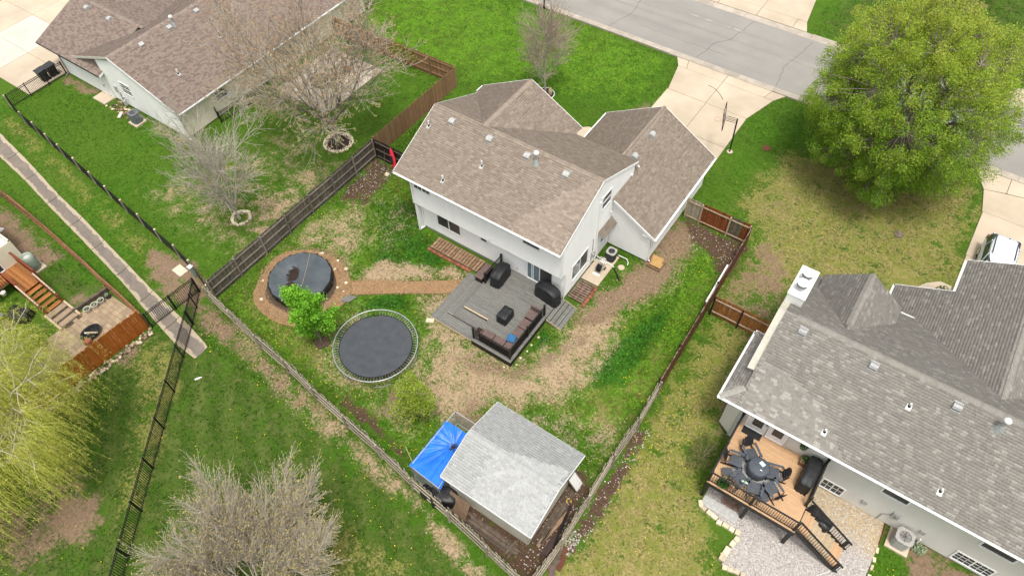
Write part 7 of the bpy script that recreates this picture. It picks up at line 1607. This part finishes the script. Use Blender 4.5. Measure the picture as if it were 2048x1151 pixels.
def make_tree(name, label, cat, base, seed, spec, trunk, bark, stems=1, spread=.25, split=.3, twig_mat=None, twig_lvl=3, fine=1.0):
    t = thing(name, label, cat, (base[0],base[1],0)); T = Tree(seed); b = np.array([base[0],base[1],-.1])
    L, r = trunk
    if stems == 1: T.grow(b, (0.02,.01,1), L, r, 0, spec)
    else:
        P, R, d = T.branch(b, (0,0,1), L*split, r, 4, .03, .05, .8, 0)
        for i in range(stems):
            a = 2*PI*i/stems+T.r.random()*.6; s_ = spread*(.7+.6*T.r.random())
            T.grow(P[-1]-np.array([0,0,.05]), (math.cos(a)*s_, math.sin(a)*s_, 1), L*(1-split)*(.8+.4*T.r.random()), r*.62, 0, spec)
    link('trunk', T.mesh('trunk', off(t), maxlvl=twig_lvl-1), MATS[bark], t, smooth=True)
    tw = link('twigs', T.mesh('twigs', off(t), minlvl=twig_lvl, rmin=[x*fine for x in (.03,.022,.016,.0125,.0105,.01,.01)]), MATS[twig_mat or bark], t); tag(tw, kind='stuff')
    return t, T
def bud_points(T, per, rr, spread=.06, bias=.4):
    A = np.array([a for a, b in T.tips]); B = np.array([b for a, b in T.tips]); n = len(A)
    f = bias+(1-bias)*rr.random((n,per,1)); P = A[:,None]*(1-f)+B[:,None]*f+rr.normal(size=(n,per,3))*spread
    return P.reshape(-1,3)
M('buds_rose', (.3,.2,.1), palette=[(.33,.20,.12),(.42,.30,.18),(.30,.30,.09),(.36,.38,.12)], scale=8, rough=.8)
M('buds_gold', (.3,.2,.1), palette=[(.34,.27,.16),(.46,.37,.12),(.56,.44,.10)], scale=8, rough=.8)
M('buds_tan', (.3,.2,.1), palette=[(.30,.22,.15),(.38,.28,.19)], scale=8, rough=.8)
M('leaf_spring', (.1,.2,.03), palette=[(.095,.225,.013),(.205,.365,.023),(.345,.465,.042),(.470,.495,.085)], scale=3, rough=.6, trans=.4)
M('leaf_lime', (.1,.2,.03), palette=[(0.123,0.350,0.021),(0.228,0.525,0.035),(0.350,0.665,0.052)], scale=4, rough=.6, trans=.4)
M('leaf_yellow', (.1,.2,.03), palette=[(0.192,0.320,0.024),(0.320,0.448,0.032),(0.464,0.544,0.048)], scale=4, rough=.6, trans=.4)
M('willow_leaf', (.1,.2,.03), palette=[(.26,.37,.05),(.44,.50,.08),(.62,.60,.13),(.74,.69,.20)], scale=3, rough=.6, trans=.4)
def bare_spec(n1, n2, n3, n4, Ls, ang=(.5,.55,.6,.6), trop=(.03,.05,.03,.02), start=.35, wob=(.04,.055,.07,.08)):
    return [dict(n=9,wob=wob[0],trop=trop[0],kids=n1,ang=ang[0],**{'from':start},L=0,rf=1,taper=.22), dict(n=7,wob=wob[1],trop=trop[1],kids=n2,ang=ang[1],**{'from':.2},L=Ls[0],rf=.5,taper=.25),
            dict(n=5,wob=wob[2],trop=trop[2],kids=n3,ang=ang[2],**{'from':.15},L=Ls[1],rf=.5,taper=.3), dict(n=4,wob=wob[3],trop=trop[3],kids=n4,ang=ang[3],**{'from':.12},L=Ls[2],rf=.55,taper=.4), dict(n=3,wob=.10,trop=.02,kids=0,ang=.5,**{'from':.2},L=Ls[3],rf=.7)]
r3 = np.random.default_rng(11)
# budding tree beside the left house
tA, TA = make_tree('budding_tree', 'large bare tree with rosy buds in a white stone ring', 'tree', (-21.75,2.75), 3, bare_spec(7,5,4,2,(3.3,2.0,1.15,.7),(.66,.62,.6,.6),(.02,.04,.03,.02),.10), (8.6,.17), 'bark', stems=6, spread=.66, split=.22, twig_mat='bark_pale', fine=.85)
bp_ = bud_points(TA, 9, r3, .06); V, F, T = leaves(bp_, .085, r3); up_ = np.clip((bp_[:,2]-2.5)/6,0,1); T = np.clip(.95-.8*up_+(r3.random(len(T))-.5)*.5,0,1); o = leaf_obj('buds', (V,F,T), MATS['buds_rose'], tA); tag(o, kind='stuff')
# bare tree lower left of it
tB, TB = make_tree('bare_tree', 'leafless many-stemmed tree in a small ring of stones', 'tree', (-22.1,-6.7), 8, bare_spec(6,4,3,2,(2.2,1.4,.95,.6),(.60,.55,.5,.5),(.02,.035,.02,.01),.12), (6.3,.12), 'bark_pale', fine=.85, stems=5, spread=.36, split=.12, twig_mat='bark_pale')
# young tree in the front lawn
tC, TC = make_tree('young_tree', 'slender leafless tree in a dark mulch ring on the front lawn', 'tree', (-11.8,16.0), 15, bare_spec(24,5,4,2,(2.5,1.2,.8,.5),(.85,.6,.55,.6),(.0,.10,.06,.03),.16), (5.5,.10), 'bark_pale', twig_mat='bark_brown', fine=.8)
# bare tree at the lower edge
tF, TF = make_tree('bare_tree', 'wide leafless tree with yellow buds at the lower picture edge', 'tree', (-2.9,-22.9), 21, bare_spec(7,6,5,3,(1.9,1.15,.75,.5),(.36,.36,.38,.42),(.0,.01,.01,.01),.10), (4.0,.085), 'bark_pale', fine=.62, stems=14, spread=.98, split=.14, twig_mat='bark_pale')
bp_ = bud_points(TF, 2, r3, .03, .7); sel = (bp_[:,2] > 1.8); V, F, T = leaves(bp_[sel], .06, r3); o = leaf_obj('buds', (V,F,T), MATS['buds_gold'], tF); tag(o, kind='stuff')
# tree across the street, mostly above the picture
tI = copy_tree(tB); tI.location = (12.9,46.8,0); tI.rotation_euler = (0,0,1.2); tag(tI, 'bare tree across the street with its base at the top edge', 'tree')
# big tree coming into leaf: limbs fan out to clumps spread over a tall dome
tD = thing('leafy_tree', 'huge dense dome-shaped tree with fresh green leaves near the grey-roofed house', 'tree', (12.6,21.7,0)); TD = Tree(31); rd = TD.r
cD = np.array([12.5,21.6,6.1]); aD = np.array([6.35,6.35,6.2])
P, R, d = TD.branch((12.6,21.7,-.1),(0,0,1),1.6,.42,4,.03,.05,.85,0); fork = P[-1]; stem_pts = []
for i in range(16):
    a = i*2.4; el = math.asin(min(.98, .12+.88*((i+.5)/16))); tgt = cD+aD*.74*np.array([math.cos(a)*math.cos(el), math.sin(a)*math.cos(el), math.sin(el)*1.0])
    n2 = 9; Q = [fork]
    for k in range(1,n2+1):
        f = k/n2; q = fork*(1-f)+tgt*f; q = q+np.array([0,0,.9*math.sin(PI*f)*(.3+.5*math.cos(el))])+rd.normal(size=3)*.10; Q.append(q)
    Q = np.array(Q); TD.br.append((Q, np.linspace(.17,.035,n2+1), 1)); stem_pts += [q for q in Q[3:]]
stem_pts = np.array(stem_pts)
NC = 1900; u = rd.normal(size=(NC,3)); u /= np.linalg.norm(u,axis=1)[:,None]; rad = .50+.50*rd.random(NC)**.55
lump = 1+.18*(value_noise(u[:,0]*3+5, u[:,1]*3+u[:,2]*2, .8, 12)-.5)*2
cl = cD+aD*u*(rad*lump)[:,None]; cl = cl[cl[:,2] > 1.2+.6*rd.random(len(cl))]
for q in cl:
    j = np.argmin(((stem_pts-q)**2).sum(1)+3*np.maximum(0,stem_pts[:,2]-q[2])); s0 = stem_pts[j]
    m1 = s0*.5+q*.5+rd.normal(size=3)*.12+np.array([0,0,-.1]); TD.br.append((np.array([s0,m1,q,q+(q-cD)*.05]), np.array([.035,.022,.012,.008]), 3))
link('trunk', TD.mesh('trunk', off(tD), maxlvl=2), MATS['bark'], tD, smooth=True); o = link('twigs', TD.mesh('twigs', off(tD), minlvl=3), MATS['bark'], tD); tag(o, kind='stuff')
per = 195; nrm = rd.normal(size=(len(cl),per,3)); nrm /= np.linalg.norm(nrm,axis=2)[...,None]; rr2 = rd.uniform(.30,.62,(len(cl),1,1))
LPt = (cl[:,None]+nrm*rr2*(rd.random((len(cl),per,1))**.45)*np.array([1,1,1.15])).reshape(-1,3)
thin = ((LPt[:,0]-12.5)*.8+(LPt[:,1]-21.6)*.25 > 2.0) & (rd.random(len(LPt)) < .35); LPt = LPt[~thin]
V, F, T = leaves(LPt, .078, rd, aspect=.8)
ct = np.repeat(rd.random(len(cl)),per)[~thin]
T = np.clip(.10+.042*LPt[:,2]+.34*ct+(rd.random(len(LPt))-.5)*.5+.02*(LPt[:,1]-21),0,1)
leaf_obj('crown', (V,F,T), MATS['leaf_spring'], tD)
# small trees in the yard
specG = [dict(n=6,wob=.03,trop=.05,kids=14,ang=.75,**{'from':.18},L=0,rf=1), dict(n=4,wob=.10,trop=.14,kids=5,ang=.6,**{'from':.2},L=1.35,rf=.5), dict(n=3,wob=.14,trop=.10,kids=4,ang=.6,**{'from':.2},L=.6,rf=.6), dict(n=3,wob=.15,trop=.08,kids=0,ang=.6,**{'from':.2},L=.34,rf=.7)]
tG, TG = make_tree('small_tree', 'small bright green tree between the pool and trampoline', 'tree', (-10.35,-10.95), 41, specG, (4.2,.06), 'bark', twig_lvl=2)
bp_ = bud_points(TG, 34, r3, .10, .0); V, F, T = leaves(bp_, .12, r3, aspect=.7); T = np.clip(T*.75+.12*(bp_[:,2]-1.2)/3,0,1); leaf_obj('crown', (V,F,T), MATS['leaf_lime'], tG)
specH = [dict(n=5,wob=.05,trop=.05,kids=9,ang=.6,**{'from':.12},L=0,rf=1), dict(n=4,wob=.12,trop=.12,kids=4,ang=.6,**{'from':.2},L=1.0,rf=.5), dict(n=3,wob=.14,trop=.08,kids=3,ang=.6,**{'from':.2},L=.5,rf=.6), dict(n=3,wob=.15,trop=.06,kids=0,ang=.6,**{'from':.2},L=.32,rf=.7)]
tH, TH = make_tree('sapling', 'loose yellow-green sapling between the trampoline and blue tarp', 'tree', (-2.35,-11.45), 43, specH, (3.0,.035), 'bark_brown', stems=3, spread=.3, split=.1, twig_lvl=2)
bp_ = bud_points(TH, 16, r3, .12, .0); V, F, T = leaves(bp_, .085, r3, aspect=.6); leaf_obj('crown', (V,F,T), MATS['leaf_yellow'], tH)
# weeping willow
tE = thing('willow_tree', 'yellow-green weeping willow hanging over the lower left corner', 'tree', (-18.7,-25.6,0)); TE = Tree(51)
specE = [dict(n=7,wob=.08,trop=.02,kids=8,ang=.7,**{'from':.3},L=0,rf=1), dict(n=6,wob=.12,trop=-.01,kids=8,ang=.7,**{'from':.25},L=3.3,rf=.5), dict(n=5,wob=.14,trop=-.03,kids=0,ang=.7,**{'from':.2},L=2.0,rf=.5)]
P, R, d = TE.branch((-18.7,-25.6,-.1),(0,0,1),2.2,.38,4,.04,.05,.8,0)
for i in range(6):
    a = i*1.047+.3; TE.grow(P[-1]-np.array([0,0,.05]), (.75*math.cos(a),.75*math.sin(a),1), 5.4, .2, 0, specE)
link('trunk', TE.mesh('trunk', off(tE)), MATS['bark_pale'], tE, smooth=True)
# hanging shoots
rw = np.random.default_rng(77); starts = []
for a, b2 in TE.tips:
    for k in range(8): f = rw.random(); starts.append(a*(1-f)+b2*f)
for P, R, l in TE.br:
    if l == 1:
        for k in range(8): f = rw.random()*(len(P)-1.01); j = int(f); starts.append(P[j]*(1-f+j)+P[j+1]*(f-j))
starts = np.array(starts); ns = len(starts); steps = 13
dirs = starts-np.array([-18.7,-25.6,0]); dirs[:,2] = 0; dirs /= (np.linalg.norm(dirs,axis=1)[:,None]+1e-6)
Pp = [starts]; vel = dirs*.8+rw.normal(size=(ns,3))*.55+np.array([0,0,.25]); Ltot = rw.uniform(1.6,3.9,ns)
for i in range(steps):
    vel = vel*.80+np.array([0,0,-.34])+rw.normal(size=(ns,3))*.09+np.array([.03,.0,0]); stp = vel/np.linalg.norm(vel,axis=1)[:,None]*(Ltot/steps)[:,None]; q = Pp[-1]+stp; q[:,2] = np.maximum(q[:,2], .25+.4*rw.random(ns)); Pp.append(q)
S_ = np.stack(Pp,1)
wv = []; wf = []
sd = np.stack([-dirs[:,1],dirs[:,0],np.zeros(ns)],1)[:,None]*.006; A_ = S_+sd; B_ = S_-sd
m_ = steps+1; V = np.concatenate([A_,B_],1).reshape(-1,3); idx = np.arange(ns*2*m_).reshape(ns,2,m_); F = np.stack([idx[:,0,:-1],idx[:,0,1:],idx[:,1,1:],idx[:,1,:-1]],-1).reshape(-1,4)
sh = link('shoots', np_mesh('shoots', V, F, np.full(len(F),.55), off(tE)), MATS['willow_leaf'], tE); tag(sh, kind='stuff')
per = 22; f = rw.random((ns,per))*(steps-.01); j = f.astype(int); t_ = (f-j)[...,None]; ii = np.arange(ns)[:,None]
P = S_[ii,j]*(1-t_)+S_[ii,j+1]*t_+rw.normal(size=(ns,per,3))*.055
V, F, T = leaves(P.reshape(-1,3), .12, rw, aspect=.20, droop=-1.0); print('willow shoots', ns, len(T)); tone = np.repeat(rw.random(ns),per)*.6+rw.random(len(T))*.4
leaf_obj('crown', (V,F,tone), MATS['willow_leaf'], tE)
for k in range(7):
    a = random.uniform(0,2*PI); part('surface_root', MB().tube([(-18.7+.3*math.cos(a),-25.6+.3*math.sin(a),.1),(-18.7+1.0*math.cos(a+.2),-25.6+1.0*math.sin(a+.2),.06),(-18.7+1.9*math.cos(a+.1),-25.6+1.9*math.sin(a+.1),.01)],[.12,.07,.02],6), MATS['bark_pale'], tE)
# rings round the trunks
def ring_of_stones(label, c, r, n_, sc, group=None):
    t = thing('stone_ring', label, 'stone edging', (c[0],c[1],0))
    for i in range(n_):
        a = 2*PI*i/n_; piece('stone', random.choice(stone_me), t, (c[0]+r*math.cos(a)+random.uniform(-.04,.04), c[1]+r*math.sin(a)+random.uniform(-.04,.04), random.uniform(-.02,.02)), (random.uniform(-.1,.1),random.uniform(-.1,.1),a+PI/2+random.uniform(-.35,.35)), (sc*random.uniform(.7,1.2),sc*random.uniform(.8,1.2),sc))
    return t
tag(part('mulch_bed', MB().prism([(-21.65+.98*math.cos(a),2.7+.98*math.sin(a)) for a in np.linspace(0,2*PI,24,endpoint=False)],-.05,.04), MATS['mulch_dark']), kind='structure')
ring_of_stones('ring of white stones round the large budding tree', (-21.65,2.7), 1.05, 44, .62); ring_of_stones('inner row of white stones round the large budding tree', (-21.65,2.7), .9, 30, .5)
ring_of_stones('small ring of cream stones round the leafless many-stemmed tree', (-22.0,-6.65), .62, 16, .85)
tag(part('mulch_bed', MB().prism([(-11.8+.72*math.cos(a),15.95+.72*math.sin(a)) for a in np.linspace(0,2*PI,24,endpoint=False)],-.05,.05), MATS['mulch_dark']), kind='structure')
tag(part('ring_edging', MB().tube([(-11.8+.74*math.cos(a),15.95+.74*math.sin(a),.05) for a in np.linspace(0,2*PI,28,endpoint=False)],.035,5,closed=True), MATS['pvc_white']), 'white plastic edging ring round the slender front tree', 'edging')
tag(part('straw_bundle', MB().lathe([(.16,0),(.18,.3),(.12,.5),(.05,.62)],(-11.45,16.15,.03),9), MATS['wood_raw']), 'small straw coloured figure beside the slender tree trunk', 'ornament')
tag(part('mulch_bed', MB().prism([(-10.35+.45*math.cos(a)+.1*math.sin(3*a),-10.95+.45*math.sin(a)) for a in np.linspace(0,2*PI,16,endpoint=False)],-.05,.03), MATS['soil']), kind='structure')
# vines on the tan fence
VN = thing('climbing_vine', 'green vine climbing over the tan fence behind the budding tree', 'plant', (-23.5,12.7,0)); V, F, T = leaf_ball((0,0,0),1,700,.12,61); leaf_obj('foliage', (V*np.array([1.6,.35,.75])+np.array([-23.6,12.72,1.2]),F,T), MATS['leaf_spring'], VN); part('stem', MB().tube([(-23.6,12.6,0),(-23.4,12.6,.8),(-23.8,12.65,1.5)],.02,5), MATS['bark'], VN)
# patio furniture behind the budding tree
slabs('rear_patio', [bx4(-30.2,-27.2,4.6,8.0), bx4(-27.2,-24.6,4.6,8.0), bx4(-30.2,-27.2,8.0,11.2), bx4(-27.2,-24.6,8.0,11.2)], MATS['concrete_kerb'])
covered('patio_table', 'dark green patio table half hidden behind the budding tree', 'table', -27.6,7.0,.06,1.2,1.0,.72,.3,'leaf_dark' if False else 'ac_dark',71)
t = thing('patio_chair', 'red patio chair half hidden behind the budding tree', 'chair', (-26.8,9.4,.06), .8, local=True); part('seat', MB().box(-.25,.25,-.25,.25,.38,.44), MATS['red_paint'], t); part('backrest', MB().obox((-.27,0,.7),(.05,.5,.6),0,0,-.2), MATS['red_paint'], t)
for sx in (-.22,.22):
    for sy in (-.22,.22): part('leg', MB().cyl((sx,sy,0),(sx,sy,.38),.02,n=6), MATS['red_paint'], t)
# ================================================================ GRASS TUFTS, DANDELIONS, LITTER
rg = np.random.default_rng(99)
def scatter(n_, x0, x1, y0, y1):
    return np.stack([rg.uniform(x0,x1,n_), rg.uniform(y0,y1,n_)],1)
def keep_open(P):
    k = np.ones(len(P), bool)
    for a, b2, c, d in BARE: k &= ~((P[:,0] > a) & (P[:,0] < b2) & (P[:,1] > c) & (P[:,1] < d))
    k &= np.hypot(P[:,0]-px_, P[:,1]-py_) > 2.95
    # drainage channel
    lo = np.interp(P[:,0],[p[0] for p in chan_lo],[p[1] for p in chan_lo]); hi = np.interp(P[:,0],[p[0] for p in chan_hi],[p[1] for p in chan_hi])
    k &= ~((P[:,0] > -47) & (P[:,0] < -15.7) & (P[:,1] > lo-.05) & (P[:,1] < hi+.05))
    k &= poly_sd([(-11.3,-7.3),(-9.0,-5.65),(-6.15,-3.75),(-6.12,-2.45),(-8.6,-4.25),(-11.3,-5.95),(-12.0,-6.5)], P[:,0], P[:,1]) < .05
    return k
GP = np.concatenate([scatter(170000,-48,30,-30,26), scatter(60000,-18,8,-15,10), scatter(9000,2,24,35.2,50)])
GP = GP[keep_open(GP)]
Zt = zones(GP[:,0], GP[:,1])
bare_ = np.maximum(np.maximum(Zt['dirt'], Zt['straw']), Zt['mulch'])
nz = value_noise(GP[:,0], GP[:,1], .5, 7)*.6+value_noise(GP[:,0], GP[:,1], .17, 8)*.4
keep = rg.random(len(GP)) < np.clip(1.05-1.15*bare_+(nz-.5)*.9, .03, 1)
GP = GP[keep]; nz = nz[keep]; Zt = {k: v[keep] for k, v in Zt.items()}
n_ = len(GP); bl = 3
ang = rg.random((n_,bl))*2*PI; lean = rg.uniform(.02,.075,(n_,bl)); hgt = rg.uniform(.03,.085,(n_,bl))*(1+.5*Zt['lush'][:,None])
bx_ = GP[:,None,0]+rg.normal(size=(n_,bl))*.045; by_ = GP[:,None,1]+rg.normal(size=(n_,bl))*.045; wd = rg.uniform(.014,.028,(n_,bl))
ca, sa = np.cos(ang), np.sin(ang)
V = np.stack([np.stack([bx_-sa*wd,by_+ca*wd,np.full_like(bx_,-.01)],-1), np.stack([bx_+sa*wd,by_-ca*wd,np.full_like(bx_,-.01)],-1), np.stack([bx_+ca*lean,by_+sa*lean,hgt],-1)],2).reshape(-1,3)
F = np.arange(n_*bl*3).reshape(-1,3)
tone = np.clip(.45+.12*Zt['lime']+.65*(nz-.5)+.45*Zt['dry']-.35*Zt['deep']-.38*Zt['lush']+(rg.random(n_)-.5)*.28+.35*np.maximum(Zt['straw'],Zt['dirt'])*rg.random(n_), 0, 1)
M('grass_blade', (.1,.2,.03), palette=[(.014,.054,.004),(.036,.110,.005),(.070,.170,.009),(.125,.205,.018),(.25,.23,.07),(.36,.29,.14)], scale=2, rough=.8, trans=.3)
print('tufts', n_)
tag(link('grass', np_mesh('grass', V, F, np.repeat(tone,bl)), MATS['grass_blade']), 'short patchy spring grass covering the lawns', 'grass', kind='stuff')
# dandelions in drifts
DC = [(-16.8,-7.5,1.2,60),(-17.3,-3.5,.8,40),(-13.5,-11.8,1.2,70),(-12.2,-12.6,1.0,60),(-9.5,-12.3,1.2,70),(-6.5,-11.9,.9,45),(-3.0,-12.4,1.0,60),(-2.0,-12.9,.6,30),(6.5,-3.0,1.0,50),(6.8,-.5,1.2,60),(7.0,2.5,.7,40),(5.8,6.8,.9,70),(6.3,8.2,.8,50),(9.6,-5.5,1.2,260),(10.0,-4.0,.9,120),(9.8,-7.3,1.1,220),(10.2,-2.0,.8,60),(9.0,-1.0,1.2,60),(12.0,-11.5,1.0,60),(13.8,-9.6,.7,60),(9.5,-15,1.0,40),(-8.5,-17,1.4,70),(-4.5,-16.4,1.2,70),(-6.5,-15.7,.8,60),(-2.0,-16.5,1.0,60),(1.0,-17.3,1.5,70),(4.0,-18.0,1.4,60),(-1.0,-19.0,2.0,60),(-16.0,-14.9,.6,35),(-17.4,-15.0,.4,25),(-6.5,22.5,3,25),(-3.0,-11,1.5,25),(21.3,-5.3,.6,40),(22.3,-5.6,.8,30),(10.5,12.0,1.0,60),(9.4,13.5,1.2,40),(7,16,2,40),(-9,-1,2,30),(-14,-.5,1.5,30)]
DP = np.concatenate([rg.normal(size=(n2*4//10,2))*s2*rg.uniform(.6,1.4)+np.array([x2,y2]) for x2,y2,s2,n2 in DC]+[scatter(260,-18,12,-28,10)])
DP = DP[keep_open(DP)]; k = len(DP); base = np.array([(math.cos(a),math.sin(a),0) for a in np.linspace(0,2*PI,6,endpoint=False)]+[(0,0,.5)]); rr_ = rg.uniform(.010,.032,(k,1,1))
tilt = rg.normal(size=(k,1,2))*.25
V = base[None]*rr_; V[:,:,2] += (V[:,:,:2]*tilt).sum(-1); V = V+np.concatenate([DP,rg.uniform(.06,.11,(k,1))],1)[:,None]
F = (np.arange(k)*7)[:,None,None]+np.array([(i,(i+1)%6,6) for i in range(6)])[None]
M('dandelion', (.75,.58,.02), (.70,.50,.015), 30, .7)
tag(link('dandelions', np_mesh('dandelions', V.reshape(-1,3), F.reshape(-1,3)), MATS['dandelion']), 'scattered yellow dandelion flowers in the grass', 'flowers', kind='stuff')
# wood chips, straw flecks and small debris on bare ground
LPp = scatter(110000,-20,12,-17,11); Zl = zones(LPp[:,0],LPp[:,1]); w_ = np.maximum(Zl['straw'],np.maximum(Zl['dirt']*.25,Zl['mulch']*.22)); LPp = LPp[(rg.random(len(LPp)) < w_*.4)]; LPp = LPp[keep_open(LPp)]
aa = np.linspace(0,2*PI,3600); ring = np.stack([px_+rg.uniform(2.2,3.05,3600)*np.cos(aa), py_+rg.uniform(2.2,3.05,3600)*np.sin(aa)],1)
wk = scatter(4200,-12,-6.1,-7.3,-2.4); wk = wk[poly_sd([(-11.3,-7.3),(-9.0,-5.65),(-6.15,-3.75),(-6.12,-2.45),(-8.6,-4.25),(-11.3,-5.95),(-12.0,-6.5)],wk[:,0],wk[:,1]) > -.12]
AP = np.concatenate([LPp,ring,wk]); k = len(AP); a = rg.random(k)*PI; ln = rg.uniform(.015,.055,k); wd = rg.uniform(.008,.022,k); ca, sa = np.cos(a), np.sin(a); zt = rg.uniform(-.012,.02,k)
q = np.stack([np.stack([ca*ln-sa*wd,sa*ln+ca*wd],1),np.stack([-ca*ln-sa*wd,-sa*ln+ca*wd],1),np.stack([-ca*ln+sa*wd,-sa*ln-ca*wd],1),np.stack([ca*ln+sa*wd,sa*ln-ca*wd],1)],1)+AP[:,None]
zz = np.where(np.hypot(AP[:,0]-px_,AP[:,1]-py_) < 3.6, .03, .012); zz[-len(wk):] = .036
V = np.concatenate([q, (zz[:,None]+np.stack([zt,-zt,zt,-zt],1)+.01)[...,None]],-1).reshape(-1,3); F = np.arange(4*k).reshape(-1,4)
T = np.concatenate([np.where(rg.random(len(LPp)) < .75, rg.uniform(.45,1,len(LPp)), rg.uniform(0,.4,len(LPp))), rg.random(len(ring))*.6, rg.random(len(wk))*.6])
M('litter', (.4,.3,.2), palette=[(.15,.09,.05),(.26,.16,.085),(.35,.245,.145),(.42,.32,.205),(.48,.38,.26)], scale=9, rough=.9)
tag(link('litter', np_mesh('litter', V, F, T), MATS['litter']), 'dry straw and wood chips strewn over the bare ground', 'wood chips', kind='stuff')
# pale pebbles along the fences
PP = np.concatenate([np.stack([rg.uniform(8.0,8.8,150),rg.uniform(-13,-5,150)],1), np.stack([rg.uniform(7.95,8.5,160),rg.uniform(-13.3,-12,160)],1), np.stack([rg.uniform(4,7.7,120),rg.uniform(7.5,10.1,120)],1), np.stack([rg.uniform(-18,-16,200),rg.uniform(-.8,2.9,200)],1), np.stack([rg.uniform(6.6,7.7,160),rg.uniform(-15,-9.5,160)],1)])
V, F, T = pebbles(PP, 0, .015, .04, rg); tag(link('pebbles', np_mesh('pebbles', V, F, T), MATS['pebble']), 'pale pebbles scattered in the dark mulch along the fences', 'pebbles', kind='stuff')
